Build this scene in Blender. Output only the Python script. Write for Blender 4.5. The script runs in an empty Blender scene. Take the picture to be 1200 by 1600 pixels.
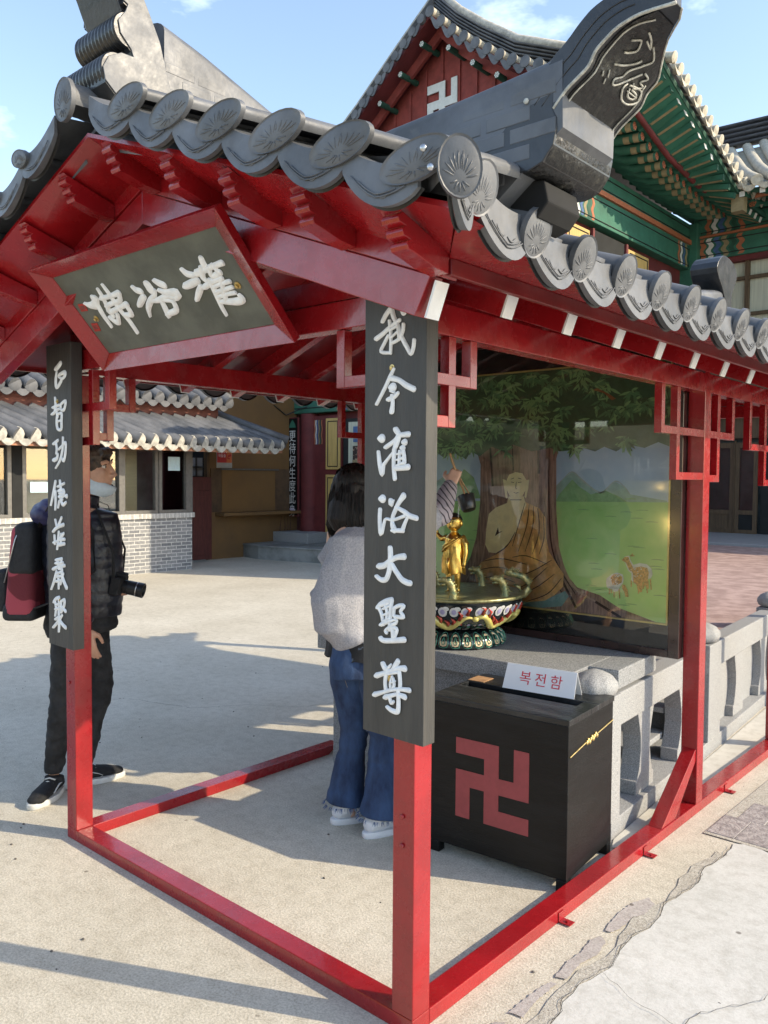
import bpy, bmesh, math, random
from mathutils import Vector, Matrix, noise as mnoise
random.seed(7)
D = bpy.data
scene = bpy.context.scene
COL = scene.collection
R_ = math.radians
sin, cos, pi = math.sin, math.cos, math.pi

# ---------------------------------------------------------------- camera, world, sun
cam_d = D.cameras.new('camera'); cam = D.objects.new('camera', cam_d); COL.objects.link(cam)
cam_d.sensor_fit = 'VERTICAL'; cam_d.sensor_height = 32.0
cam_d.lens = 32.0*1297.55/1600.0
cam_d.clip_start = 0.05; cam_d.clip_end = 3000
Fv = Vector((-0.66099034, 0.74922556, -0.04186683)); Rv = Vector((0.74967198, 0.661773, 0.00695799))
Rv = (Rv-Fv*Rv.dot(Fv)).normalized(); Fv.normalize(); Uv = Rv.cross(Fv)
M = Matrix((Rv, Uv, -Fv)).transposed().to_4x4(); M.translation = Vector((1.38356, -1.69895, 1.51891))
cam.matrix_world = M
scene.camera = cam

SUN_AZ = math.atan2(.45, .90)      # direction towards the sun, from +x towards +y
SUN_EL = R_(31)
w = D.worlds.new('World'); scene.world = w; w.use_nodes = True
nt = w.node_tree; nt.nodes.clear()
sky = nt.nodes.new('ShaderNodeTexSky'); sky.sky_type = 'NISHITA'; sky.sun_disc = False
sky.sun_elevation = SUN_EL; sky.sun_rotation = pi/2-SUN_AZ
sky.air_density = 1.05; sky.dust_density = .5; sky.ozone_density = 1.8
tc = nt.nodes.new('ShaderNodeTexCoord'); mp = nt.nodes.new('ShaderNodeMapping'); mp.inputs['Scale'].default_value = (1.0, 1.0, 2.4)
cl = nt.nodes.new('ShaderNodeTexNoise'); cl.inputs['Scale'].default_value = 2.3; cl.inputs['Detail'].default_value = 7; cl.inputs['Roughness'].default_value = .6
rp = nt.nodes.new('ShaderNodeValToRGB'); rp.color_ramp.elements[0].position = .56; rp.color_ramp.elements[1].position = .80
rp.color_ramp.elements[0].color = (0, 0, 0, 1); rp.color_ramp.elements[1].color = (.75, .75, .75, 1)
mx = nt.nodes.new('ShaderNodeMixRGB'); mx.inputs[2].default_value = (9.0, 9.6, 10.6, 1)
bg = nt.nodes.new('ShaderNodeBackground'); bg.inputs['Strength'].default_value = .15
ou = nt.nodes.new('ShaderNodeOutputWorld')
nt.links.new(tc.outputs['Generated'], mp.inputs[0]); nt.links.new(mp.outputs[0], cl.inputs['Vector'])
nt.links.new(cl.outputs['Fac'], rp.inputs[0]); nt.links.new(rp.outputs[0], mx.inputs[0])
tn = nt.nodes.new('ShaderNodeMixRGB'); tn.blend_type = 'MULTIPLY'; tn.inputs[0].default_value = 1; tn.inputs[2].default_value = (1.11, 1.0, .90, 1)
nt.links.new(sky.outputs[0], tn.inputs[1]); nt.links.new(tn.outputs[0], mx.inputs[1]); nt.links.new(mx.outputs[0], bg.inputs[0]); nt.links.new(bg.outputs[0], ou.inputs[0])
sl = D.lights.new('sun', 'SUN'); sl.energy = 2.3; sl.angle = R_(.53); sl.color = (1.0, .86, .64)
so = D.objects.new('sun', sl); COL.objects.link(so)
sd = Vector((cos(SUN_EL)*cos(SUN_AZ), cos(SUN_EL)*sin(SUN_AZ), sin(SUN_EL)))
so.rotation_euler = (-sd).to_track_quat('-Z', 'Y').to_euler(); so.location = sd*30
vs = scene.view_settings; vs.view_transform = 'Standard'; vs.look = 'None'; vs.exposure = 1.36; vs.gamma = 1; vs.use_curve_mapping = False

# ---------------------------------------------------------------- helpers
def tag(o, label=None, cat=None, group=None, kind=None):
    if label: o['label'] = label
    if cat: o['category'] = cat
    if group: o['group'] = group
    if kind: o['kind'] = kind
    return o
def empty(name, loc=(0, 0, 0), label=None, cat=None, group=None, rz=0):
    o = D.objects.new(name, None); COL.objects.link(o); o.location = loc; o.rotation_euler.z = rz
    o.empty_display_size = .1
    return tag(o, label, cat, group)
def V(*a): return Vector(a)
def lerp(a, b, t): return a+(b-a)*t

def mat(name, col, rough=.6, var=.08, scale=8, bump=0, bscale=60, metal=0, coat=0, spec=.5, col2=None, pos=(.4, .6), detail=6, stretch=None, trans=0, bump2=None, alpha=None):
    m = D.materials.new(name); m.use_nodes = True; n = m.node_tree; b = n.nodes['Principled BSDF']
    b.inputs['Roughness'].default_value = rough; b.inputs['Metallic'].default_value = metal
    b.inputs['Specular IOR Level'].default_value = spec
    if coat: b.inputs['Coat Weight'].default_value = coat; b.inputs['Coat Roughness'].default_value = .08
    if trans: b.inputs['Transmission Weight'].default_value = trans
    if alpha is not None: b.inputs['Alpha'].default_value = alpha
    tcn = n.nodes.new('ShaderNodeTexCoord'); src = tcn.outputs['Object']
    if stretch:
        mpn = n.nodes.new('ShaderNodeMapping'); mpn.inputs['Scale'].default_value = stretch
        n.links.new(src, mpn.inputs[0]); src = mpn.outputs[0]
    tx = n.nodes.new('ShaderNodeTexNoise'); tx.inputs['Scale'].default_value = scale; tx.inputs['Detail'].default_value = detail; tx.inputs['Roughness'].default_value = .62
    n.links.new(src, tx.inputs['Vector'])
    r = n.nodes.new('ShaderNodeValToRGB'); r.color_ramp.elements[0].position, r.color_ramp.elements[1].position = pos
    c1 = [max(0, x*(1-var)) for x in col]; c2 = col2 or [min(1, x*(1+var)) for x in col]
    r.color_ramp.elements[0].color = (*c1, 1); r.color_ramp.elements[1].color = (*c2, 1)
    n.links.new(tx.outputs['Fac'], r.inputs[0]); n.links.new(r.outputs[0], b.inputs['Base Color'])
    m['ramp'] = r.name
    if bump:
        t2 = n.nodes.new('ShaderNodeTexNoise'); t2.inputs['Scale'].default_value = bscale; t2.inputs['Detail'].default_value = 5
        n.links.new(src, t2.inputs['Vector'])
        bp = n.nodes.new('ShaderNodeBump'); bp.inputs['Strength'].default_value = bump; bp.inputs['Distance'].default_value = .01
        n.links.new(t2.outputs['Fac'], bp.inputs['Height']); n.links.new(bp.outputs[0], b.inputs['Normal'])
    return m

class MB:
    def __init__(s): s.v = []; s.f = []; s.mi = []; s.cur = 0; s.T = None
    def add(s, pts, faces):
        k = len(s.v)
        for p in pts:
            p = Vector(p); s.v.append(s.T @ p if s.T else p)
        for f in faces: s.f.append(tuple(i+k for i in f)); s.mi.append(s.cur)
        return s
    def hexa(s, p):   # 8 corners: bottom 4 ccw, top 4 ccw
        return s.add(p, [(3, 2, 1, 0), (4, 5, 6, 7), (0, 1, 5, 4), (1, 2, 6, 5), (2, 3, 7, 6), (3, 0, 4, 7)])
    def box(s, x0, x1, y0, y1, z0, z1):
        return s.hexa([(x0, y0, z0), (x1, y0, z0), (x1, y1, z0), (x0, y1, z0), (x0, y0, z1), (x1, y0, z1), (x1, y1, z1), (x0, y1, z1)])
    def obox(s, c, u, v, w_, a, b, d):  # centre, 3 axes, half sizes
        c, u, v, w_ = Vector(c), Vector(u).normalized()*a, Vector(v).normalized()*b, Vector(w_).normalized()*d
        return s.hexa([c-u-v-w_, c+u-v-w_, c+u+v-w_, c-u+v-w_, c-u-v+w_, c+u-v+w_, c+u+v+w_, c-u+v+w_])
    def bar(s, p, q, wd, h, up=(0, 0, 1)):
        p, q = Vector(p), Vector(q); d = (q-p); u = d.cross(Vector(up)).normalized(); vv = u.cross(d).normalized()
        return s.obox((p+q)/2, d, u, vv, d.length/2, wd/2, h/2)
    def prism(s, poly, o, u, v, n_):   # 2D poly -> o + x*u + y*v, extruded by vector n_
        o, u, v, n_ = Vector(o), Vector(u), Vector(v), Vector(n_); k = len(poly)
        P = [o+u*a+v*b for a, b in poly]
        area = sum(poly[i][0]*poly[(i+1) % k][1]-poly[(i+1) % k][0]*poly[i][1] for i in range(k))
        flip = (area*(u.cross(v)).dot(n_)) > 0
        pts = P+[p+n_ for p in P]
        f0 = tuple(range(k)); f1 = tuple(range(k, 2*k))
        fs = [f0[::-1], f1]+[(i, (i+1) % k, k+(i+1) % k, k+i) for i in range(k)]
        if not flip: fs = [f[::-1] for f in fs]
        return s.add(pts, fs)
    def sheet(s, P):
        return s.add(P, [tuple(range(len(P)))])
    def tube(s, pts, rad, n=10, cap=True, ell=None, up=(0, 0, 1), ring=None):
        pts = [Vector(p) for p in pts]; k = len(pts); rad = rad if hasattr(rad, '__len__') else [rad]*k
        rows = []
        for i, p in enumerate(pts):
            d = (pts[min(i+1, k-1)]-pts[max(i-1, 0)]).normalized(); upv = Vector(up)
            if abs(d.dot(upv)) > .97: upv = Vector((1, 0, 0)) if abs(d.x) < .9 else Vector((0, 1, 0))
            u = d.cross(upv).normalized(); vv = u.cross(d).normalized(); r = rad[i]
            a, b = (r, r) if not hasattr(r, '__len__') else r
            if ell: b = a*ell
            rows.append([p+u*(a*cos(2*pi*j/n))+vv*(b*sin(2*pi*j/n)) for j in range(n)])
        V_ = [q for r in rows for q in r]; F = []
        for i in range(k-1):
            for j in range(n): F.append((i*n+j, i*n+(j+1) % n, (i+1)*n+(j+1) % n, (i+1)*n+j))
        if cap: F.append(tuple(range(n))[::-1]); F.append(tuple((k-1)*n+j for j in range(n)))
        F = [f[::-1] for f in F] if False else F
        return s.add(V_, F)
    def lathe(s, c, prof, n=32, ax=(0, 0, 1), sx=1, sy=1):
        c = Vector(c); A = Vector(ax).normalized(); t = Vector((1, 0, 0)) if abs(A.x) < .9 else Vector((0, 1, 0))
        u = (t-A*t.dot(A)).normalized(); v = A.cross(u); V_ = []; F = []
        for r, h in prof:
            for j in range(n):
                a = 2*pi*j/n; V_.append(c+A*h+u*(r*sx*cos(a))+v*(r*sy*sin(a)))
        k = len(prof)
        for i in range(k-1):
            for j in range(n): F.append((i*n+j, i*n+(j+1) % n, (i+1)*n+(j+1) % n, (i+1)*n+j))
        F.append(tuple(range(n))[::-1]); F.append(tuple((k-1)*n+j for j in range(n)))
        return s.add(V_, F)
    def ball(s, c, rx, ry, rz, n=14, m=9, T=None):
        V_ = [Vector((0, 0, -rz))]; F = []
        for i in range(1, m):
            t = -pi/2+pi*i/m
            for j in range(n): a = 2*pi*j/n; V_.append(Vector((rx*cos(t)*cos(a), ry*cos(t)*sin(a), rz*sin(t))))
        V_.append(Vector((0, 0, rz)))
        for j in range(n):
            F.append((0, 1+(j+1) % n, 1+j)); F.append((len(V_)-1, 1+(m-2)*n+j, 1+(m-2)*n+(j+1) % n))
        for i in range(m-2):
            for j in range(n): F.append((1+i*n+j, 1+i*n+(j+1) % n, 1+(i+1)*n+(j+1) % n, 1+(i+1)*n+j))
        c = Vector(c); V_ = [c+(T @ q if T else q) for q in V_]
        return s.add(V_, F)
    def build(s, name, ms, parent=None, smooth=False, bevel=0, label=None, cat=None, group=None, kind=None, angle=None, seg=2):
        me = D.meshes.new(name); o0 = Vector((0, 0, 0)); Mi = None
        if parent is not None: Mi = worldm(parent).inverted()
        me.from_pydata([tuple(Mi @ q if Mi else q) for q in s.v], [], s.f)
        ms = ms if isinstance(ms, (list, tuple)) else [ms]
        for m in ms: me.materials.append(m)
        if len(ms) > 1: me.polygons.foreach_set('material_index', s.mi)
        bm = bmesh.new(); bm.from_mesh(me); bmesh.ops.recalc_face_normals(bm, faces=bm.faces); bm.to_mesh(me); bm.free()
        if smooth: me.polygons.foreach_set('use_smooth', [True]*len(me.polygons))
        if smooth and angle: me.set_sharp_from_angle(angle=R_(angle))
        me.update()
        o = D.objects.new(name, me); COL.objects.link(o)
        if parent is not None: o.parent = parent
        if bevel:
            b = o.modifiers.new('bevel', 'BEVEL'); b.width = bevel; b.segments = seg; b.limit_method = 'ANGLE'; b.angle_limit = R_(35)
        return tag(o, label, cat, group, kind)
def worldm(o):
    m = Matrix.LocRotScale(o.location, o.rotation_euler, o.scale)
    return worldm(o.parent) @ m if o.parent else m
def copy_tree(o, parent=None):
    c = o.copy(); COL.objects.link(c); c.parent = parent
    for ch in [x for x in D.objects if x.parent == o]: copy_tree(ch, c)
    return c
def structure(mb, name, m, **k): return mb.build(name, m, kind='structure', **k)

def ribbon(mb, pts, o, u, v, n_, wid=None, h=.004, seg=6, cap=6):
    """a raised brush stroke with a domed section; pts = (a, b, width) in the (u, v) plane"""
    P = []
    k = len(pts)
    # smooth the centre line
    if k > 2:
        Q = []
        for i in range(k-1):
            p0 = pts[max(i-1, 0)]; p1 = pts[i]; p2 = pts[i+1]; p3 = pts[min(i+2, k-1)]
            for t in (0, .25, .5, .75):
                Q.append(tuple(.5*((2*p1[c])+(-p0[c]+p2[c])*t+(2*p0[c]-5*p1[c]+4*p2[c]-p3[c])*t*t+(-p0[c]+3*p1[c]-3*p2[c]+p3[c])*t**3) for c in range(3)))
        Q.append(tuple(pts[-1])); pts = Q
    elif k == 1:
        a, b, w0 = pts[0]; pts = [(a-w0*.02, b, w0), (a+w0*.02, b, w0)]
    k = len(pts)
    rows = []
    def dirn(i):
        a = pts[max(i-1, 0)]; b = pts[min(i+1, k-1)]; dx, dy = b[0]-a[0], b[1]-a[1]; l = math.hypot(dx, dy) or 1
        return dx/l, dy/l
    dx, dy = dirn(0); a, b, w0 = pts[0]
    for j in range(cap): t = pi/2*(1-j/cap); rows.append((a-dx*w0/2*sin(t), b-dy*w0/2*sin(t), w0*cos(t)+1e-4, dx, dy))
    for i in range(k): dx, dy = dirn(i); rows.append((*pts[i], dx, dy))
    dx, dy = dirn(k-1); a, b, w0 = pts[-1]
    for j in range(1, cap+1): t = pi/2*j/cap; rows.append((a+dx*w0/2*sin(t), b+dy*w0/2*sin(t), w0*cos(t)+1e-4, dx, dy))
    V_ = []; F = []; m = seg+1
    for (a, b, w0, dx, dy) in rows:
        for j in range(m):
            t = -1+2*j/seg; hh = h*(1-t**4)*min(1, w0/.006)
            V_.append(o+u*(a-dy*w0/2*t)+v*(b+dx*w0/2*t)+n_*hh)
    for i in range(len(rows)-1):
        for j in range(seg): F.append((i*m+j, i*m+j+1, (i+1)*m+j+1, (i+1)*m+j))
    mb.add(V_, F)

def evalmesh(o):
    dg = bpy.context.evaluated_depsgraph_get(); dg.update()
    return D.meshes.new_from_object(o.evaluated_get(dg), depsgraph=dg)
def organic(name, mb, m, parent=None, voxel=.01, smooth=6, fn=None, **k):
    """fuse overlapping shapes into one continuous skin"""
    o = mb.build(name+'_tmp', m)
    r = o.modifiers.new('r', 'REMESH'); r.mode = 'VOXEL'; r.voxel_size = voxel; r.adaptivity = 0
    if smooth: s = o.modifiers.new('s', 'SMOOTH'); s.iterations = smooth; s.factor = .6
    me = evalmesh(o); D.objects.remove(o)
    out = MB(); out.v = [v.co.copy() for v in me.vertices]; out.f = [tuple(p.vertices) for p in me.polygons]; out.mi = [0]*len(out.f)
    if fn:
        nr = [v.normal.copy() for v in me.vertices]
        out.v = [fn(p, q) for p, q in zip(out.v, nr)]
    D.meshes.remove(me)
    return out.build(name, m, parent, smooth=True, **k)
def text_mesh(body, size, ext=.001):
    c = D.curves.new('t', 'FONT'); c.body = body; c.size = size; c.extrude = ext; c.align_x = 'CENTER'; c.align_y = 'CENTER'
    o = D.objects.new('t', c); COL.objects.link(o); me = evalmesh(o)
    vs_ = [v.co.copy() for v in me.vertices]; fs = [tuple(p.vertices) for p in me.polygons]
    D.objects.remove(o); D.meshes.remove(me)
    return vs_, fs
def put_text(mb, body, size, o, u, v, ext=.001, sx=1):
    vs_, fs = text_mesh(body, size, ext); o, u, v = Vector(o), Vector(u).normalized(), Vector(v).normalized(); n_ = u.cross(v)
    mb.add([o+u*(p.x*sx)+v*p.y+n_*p.z for p in vs_], fs)

# ---------------------------------------------------------------- materials
RED = mat('red gloss paint', (.28, .0085, .012), .26, .12, 5, .06, 90, coat=.35, stretch=(1, 1, 1))
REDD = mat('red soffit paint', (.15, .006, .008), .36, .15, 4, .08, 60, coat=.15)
WHITE = mat('white paint', (.78, .78, .76), .5, .05, 20)
CHALK = mat('white lettering paint', (.80, .80, .79), .55, .06, 40, .15, 120)
SLATE = mat('dark stained wood', (.046, .045, .042), .55, .2, 5, .25, 30, stretch=(5, 5, .6), col2=(.066, .062, .055), pos=(.3, .75))
SLATE2 = mat('weathered grey green board', (.10, .105, .085), .6, .2, 6, .15, 40)
BLACKW = mat('black lacquered wood', (.0045, .005, .0055), .45, .4, 4, .15, 40, stretch=(1, 1, 5), spec=.28)
TILE = mat('grey plastic roof tile', (.085, .090, .098), .38, .16, 5, .12, 40, spec=.6, col2=(.125, .13, .14))
TILED = mat('dark grey plastic ornament', (.016, .0172, .020), .34, .25, 6, .12, 60, coat=.3)
BLK = mat('black plastic', (.010, .010, .011), .4, .2, 10)
SCUFF = mat('scuffed black plate', (.012, .012, .012), .42, .3, 24, .5, 70, col2=(.075, .072, .06), pos=(.56, .72))
SILVER = mat('worn silver outline', (.42, .41, .36), .5, .3, 60)
STEEL = mat('steel', (.5, .5, .5), .35, .1, 10, metal=1)
BRASS = mat('brass', (.55, .40, .16), .35, .2, 30, metal=.9)
GRAN = mat('speckled granite', (.24, .245, .25), .7, .25, 300, .2, 200, col2=(.42, .425, .42), pos=(.40, .62), detail=3)
GOLD = mat('gilding', (.80, .50, .12), .28, .2, 25, .15, 60, metal=.95)
def wear(m, col=(.26, .04, .04), amt=.5, r0=.17, r1=.5):
    n = m.node_tree; b = n.nodes['Principled BSDF']; src = n.nodes['Texture Coordinate'].outputs['Object']; base = b.inputs['Base Color'].links[0].from_socket
    t = n.nodes.new('ShaderNodeTexNoise'); t.inputs['Scale'].default_value = 11; t.inputs['Detail'].default_value = 10; t.inputs['Roughness'].default_value = .72; n.links.new(src, t.inputs['Vector'])
    r = n.nodes.new('ShaderNodeValToRGB'); r.color_ramp.elements[0].position = .60; r.color_ramp.elements[1].position = .74; r.color_ramp.elements[0].color = (0, 0, 0, 1); r.color_ramp.elements[1].color = (amt, amt, amt, 1); n.links.new(t.outputs['Fac'], r.inputs[0])
    x = n.nodes.new('ShaderNodeMixRGB'); x.inputs[2].default_value = (*col, 1); n.links.new(r.outputs[0], x.inputs[0]); n.links.new(base, x.inputs[1]); n.links.new(x.outputs[0], b.inputs['Base Color'])
    q = n.nodes.new('ShaderNodeMapRange'); q.inputs[1].default_value = .35; q.inputs[2].default_value = .75; q.inputs[3].default_value = r0; q.inputs[4].default_value = r1; n.links.new(t.outputs['Fac'], q.inputs[0]); n.links.new(q.outputs[0], b.inputs['Roughness'])
wear(RED, (.20, .03, .03), .28, .17, .42); wear(TILE, (.20, .195, .18), .55, .40, .72); wear(TILED, (.055, .055, .05), .45, .28, .6)
CONC = mat('concrete paving', (.36, .34, .30), .85, .06, 3, .5, 150, col2=(.44, .415, .36), pos=(.3, .7), detail=9)

# ---------------------------------------------------------------- ground
def ground_mat(name, ca, cb, speck, bump=.5, crack=False):
    m = mat(name, ca, .88, 0, 1.4, 0, col2=cb, pos=(.35, .68), detail=10)
    n = m.node_tree; b = n.nodes['Principled BSDF']; src = n.nodes['Texture Coordinate'].outputs['Object']
    base = b.inputs['Base Color'].links[0].from_socket
    f = n.nodes.new('ShaderNodeTexNoise'); f.inputs['Scale'].default_value = 130; f.inputs['Detail'].default_value = 3; f.inputs['Roughness'].default_value = .7
    f2 = n.nodes.new('ShaderNodeTexNoise'); f2.inputs['Scale'].default_value = 17; f2.inputs['Detail'].default_value = 8; f2.inputs['Roughness'].default_value = .7
    for x in (f, f2): n.links.new(src, x.inputs['Vector'])
    r = n.nodes.new('ShaderNodeValToRGB'); r.color_ramp.elements[0].position = .34; r.color_ramp.elements[1].position = .60
    r.color_ramp.elements[0].color = (*speck, 1); r.color_ramp.elements[1].color = (1, 1, 1, 1)
    n.links.new(f.outputs['Fac'], r.inputs[0])
    r2 = n.nodes.new('ShaderNodeValToRGB'); r2.color_ramp.elements[0].position = .30; r2.color_ramp.elements[1].position = .55
    r2.color_ramp.elements[0].color = (.80, .79, .77, 1); r2.color_ramp.elements[1].color = (1, 1, 1, 1)
    n.links.new(f2.outputs['Fac'], r2.inputs[0])
    vo = n.nodes.new('ShaderNodeTexVoronoi'); vo.inputs['Scale'].default_value = 5.5; n.links.new(src, vo.inputs['Vector'])
    r3 = n.nodes.new('ShaderNodeValToRGB'); r3.color_ramp.elements[0].position = .035; r3.color_ramp.elements[1].position = .06
    r3.color_ramp.elements[0].color = (.42, .40, .38, 1); r3.color_ramp.elements[1].color = (1, 1, 1, 1)
    n.links.new(vo.outputs['Distance'], r3.inputs[0])
    cur = base
    for q in (r, r2, r3):
        x = n.nodes.new('ShaderNodeMixRGB'); x.blend_type = 'MULTIPLY'; x.inputs[0].default_value = 1
        n.links.new(cur, x.inputs[1]); n.links.new(q.outputs[0], x.inputs[2]); cur = x.outputs[0]
    n.links.new(cur, b.inputs['Base Color'])
    bp = n.nodes.new('ShaderNodeBump'); bp.inputs['Strength'].default_value = bump; bp.inputs['Distance'].default_value = .004
    ad = n.nodes.new('ShaderNodeMath'); ad.operation = 'ADD'
    n.links.new(f.outputs['Fac'], ad.inputs[0]); n.links.new(f2.outputs['Fac'], ad.inputs[1])
    n.links.new(ad.outputs[0], bp.inputs['Height']); n.links.new(bp.outputs[0], b.inputs['Normal'])
    return m
CONC = ground_mat('concrete yard', (.57, .525, .43), (.69, .645, .545), (.66, .65, .62), .6)
CONC2 = ground_mat('smooth pale concrete', (.54, .535, .50), (.66, .65, .615), (.88, .88, .87), .22)
MORTAR = ground_mat('rough mortar strip', (.45, .42, .36), (.60, .57, .50), (.58, .56, .53), .8)
STAIN = ground_mat('worn purple paving', (.42, .38, .355), (.52, .48, .445), (.70, .68, .68), .35)
SMOOTH = ground_mat('cement fillet', (.54, .525, .475), (.62, .605, .555), (.95, .95, .94), .12)
g_ = MB(); N_ = 24; S_ = 240
g_.sheet([(-S_, -S_, 0), (S_, -S_, 0), (S_, S_, 0), (-S_, S_, 0)])
structure(g_, 'ground', CONC)
def jag(x0, y0, y1, n, a, seed=1):
    r = random.Random(seed); L = []
    for i in range(n+1):
        y = lerp(y0, y1, i/n); L.append((x0+r.uniform(-a, a)+.012*sin(i*.9), y+r.uniform(-a, a)*.5))
    return L
ck = jag(.238, -1.2, 1.82, 60, .007, 3)
edge = ck+[(.30, 1.86), (.42, 1.80), (.7, 1.83), (1.5, 1.86), (4, 1.9), (4, -1.2)]
g_ = MB(); g_.sheet([(x, y, .004) for x, y in edge][::-1]); structure(g_, 'pavement_slab', CONC2)
g_ = MB(); L = jag(.198, -1.2, 1.70, 44, .010, 5)
g_.sheet([(x, y, .0040) for x, y in (L+[(p[0]-.002, p[1]) for p in ck[::-1] if p[1] < 1.70])][::-1]); structure(g_, 'mortar_edge', MORTAR)
def blob(c, rx, ry, n, seed, z=.006):
    r = random.Random(seed)
    return [(c[0]+rx*cos(2*pi*i/n)*r.uniform(.72, 1.15), c[1]+ry*sin(2*pi*i/n)*r.uniform(.75, 1.12), z) for i in range(n)]
g_ = MB()
0 and g_.sheet([(x, y, .0082) for x, y in [(.118, -.4), (.125, .05), (.132, .22), (.150, .30), (.139, .364), (.158, .43), (.151, .50), (.135, .60), (.146, .68), (.132, .78), (.147, .87), (.124, .98), (.133, 1.10), (.160, 1.16), (.195, 1.13), (.203, 1.03), (.176, .99), (.187, .93), (.172, .85), (.178, .80), (.196, .70), (.176, .62), (.190, .52), (.186, .46), (.165, .38), (.188, .28), (.170, .10), (.175, -.1), (.160, -.4)]][::-1])
STN = g_
def rough(pts, st, amp, seed):
    r = random.Random(seed); Q = []
    for (p, q) in zip(pts, pts[1:]+pts[:1]):
        n_ = max(1, int(math.hypot(q[0]-p[0], q[1]-p[1])/st))
        for k in range(n_): Q.append((lerp(p[0], q[0], k/n_)+r.uniform(-amp, amp), lerp(p[1], q[1], k/n_)+r.uniform(-amp, amp)))
    return Q
def patch(name, pts, m, z, seed):
    b = MB(); P = rough(pts, .010, .0028, seed); b2 = bmesh.new(); f = b2.faces.new([b2.verts.new((x, y, z)) for x, y in P]); f.normal_update(); bmesh.ops.triangulate(b2, faces=[f]); b2.verts.index_update()
    b.add([v_.co for v_ in b2.verts], [tuple(v_.index for v_ in f_.verts) for f_ in b2.faces]); b2.free(); return structure(b, name, m)
for i_, q_ in enumerate(([(.118, -.4), (.125, .05), (.132, .20), (.155, .22), (.170, .10), (.160, -.4)], [(.138, .26), (.139, .364), (.152, .47), (.172, .47), (.170, .36), (.182, .27)], [(.150, .50), (.137, .60), (.146, .68), (.134, .76), (.150, .80), (.178, .78), (.192, .70), (.176, .62), (.184, .51)], [(.142, .84), (.126, .97), (.133, 1.08), (.160, 1.15), (.195, 1.12), (.200, 1.03), (.174, .98), (.180, .92), (.168, .85)])): patch('worn_paving', q_, STAIN, .0052, 20+i_)
def crack_strip(name, pts, wd, seed=2, z=.0105):
    r = random.Random(seed); b = MB(); Lp = []; Rp = []
    for i in range(len(pts)-1):
        p = Vector((*pts[i], 0)); q = Vector((*pts[i+1], 0)); n_ = max(2, int((q-p).length/.025)); d = (q-p).normalized(); s_ = Vector((-d.y, d.x, 0))
        for k in range(n_):
            c = p.lerp(q, k/n_)+s_*r.uniform(-.006, .006); h = wd*r.uniform(.35, 1)
            Lp.append(c+s_*h); Rp.append(c-s_*h)
    for i in range(len(Lp)-1): b.add([(Lp[i].x, Lp[i].y, z), (Rp[i].x, Rp[i].y, z), (Rp[i+1].x, Rp[i+1].y, z), (Lp[i+1].x, Lp[i+1].y, z)], [(0, 1, 2, 3)])
    return structure(b, name, CRK)
CRK = mat('dark crack line', (.075, .07, .062), .95, .3, 60)  # flat dark strip drawn along each crack
crack_strip('pavement_crack', [(p[0], p[1]) for p in ck], .0015)
crack_strip('pavement_crack', [(.238, .62), (.36, .55), (.50, .52), (.66, .47), (.9, .5)], .0010, 4)
crack_strip('pavement_crack', [(.44, .10), (.50, .40), (.55, .62), (.66, .80), (.72, 1.1)], .0014, 6)
crack_strip('ground_crack', [(-3.6, 1.35), (-3.1, 1.50), (-2.9, 1.8), (-2.6, 2.0), (-2.45, 2.35)], .0022, 8, .0045)
crack_strip('ground_crack', [(-4.6, .6), (-4.0, .75), (-3.6, 1.35)], .0012, 9, .0045)
# purple block pavers beyond the slab
PAV = mat('purple concrete pavers', (.27, .24, .235), .85, .15, 30, .5, 90, col2=(.38, .345, .33))
g_ = MB(); r = random.Random(11)
for j in range(9):
    for i in range(14):
        x = .10+i*.115+(j % 2)*.055+.012*r.random(); y = 1.86+j*.235+.01*r.random()-.02*i*0
        if x < .10+.004*j: continue
        dz = r.uniform(.0055, .0075)
        g_.box(x, x+.1125, y, y+.231, -.01, dz)
structure(g_, 'block_paving', PAV, bevel=.002)
g_ = MB(); g_.sheet([(.10, 1.84, .0045), (1.8, 1.84, .0045), (1.8, 4.1, .0045), (.13, 4.1, .0045)]); structure(g_, 'paving_joint_sand', MORTAR)
PAVR = mat('red brick paving', (.33, .22, .19), .85, .12, 6, .3, 60, col2=(.44, .31, .27))
# cement fillet between base rail and granite
g_ = MB(); g_.sheet([(-.125, 1.44, .006), (-.078, 1.47, .006), (-.078, 4.3, .006), (-.33, 4.3, .006), (-.155, 1.52, .006)]); structure(g_, 'cement_fillet', SMOOTH)
# small stones and chips on the ground
r = random.Random(5); g_ = MB()
for i in range(150):
    x = r.uniform(-4.5, 1.2); y = r.uniform(-1.6, 3.2); s_ = r.uniform(.002, .007)
    g_.ball((x, y, s_*.4), s_, s_*r.uniform(.5, 1), s_*.5, 6, 4)
g_.build('gravel', mat('dark grit', (.10, .09, .08), .9, .4, 30), kind='stuff')
# far ground rise and hills (seen in the glass reflection and past the yard)
HILL = mat('wooded hill', (.035, .055, .02), .95, .5, .12, 0, col2=(.16, .18, .09))
def hills(name, c, rad, h, a0, a1, seed):
    b = MB(); n = 70; pts = []
    for i in range(n+1):
        a = lerp(a0, a1, i/n); e = sin(pi*i/n)**.5
        hh = h*e*(.55+.45*mnoise.noise(Vector((i*.11, seed, 0)))+.25*mnoise.noise(Vector((i*.4, seed, 3))))
        for k in range(7):
            t = k/6; rr = rad*(1+.45*t); z = hh*sin(t*pi/2)*(1+.08*mnoise.noise(Vector((i*.9, k*1.3, seed))))
            pts.append((c[0]+cos(a)*rr, c[1]+sin(a)*rr, z-.2))
    F = [(i*7+k, (i+1)*7+k, (i+1)*7+k+1, i*7+k+1) for i in range(n) for k in range(6)]
    b.add(pts, F); return b.build(name, HILL, smooth=True, kind='structure')
hills('hill', (0, 0), 150, 42, -pi*.95, -pi*.05, 2.0)

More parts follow.
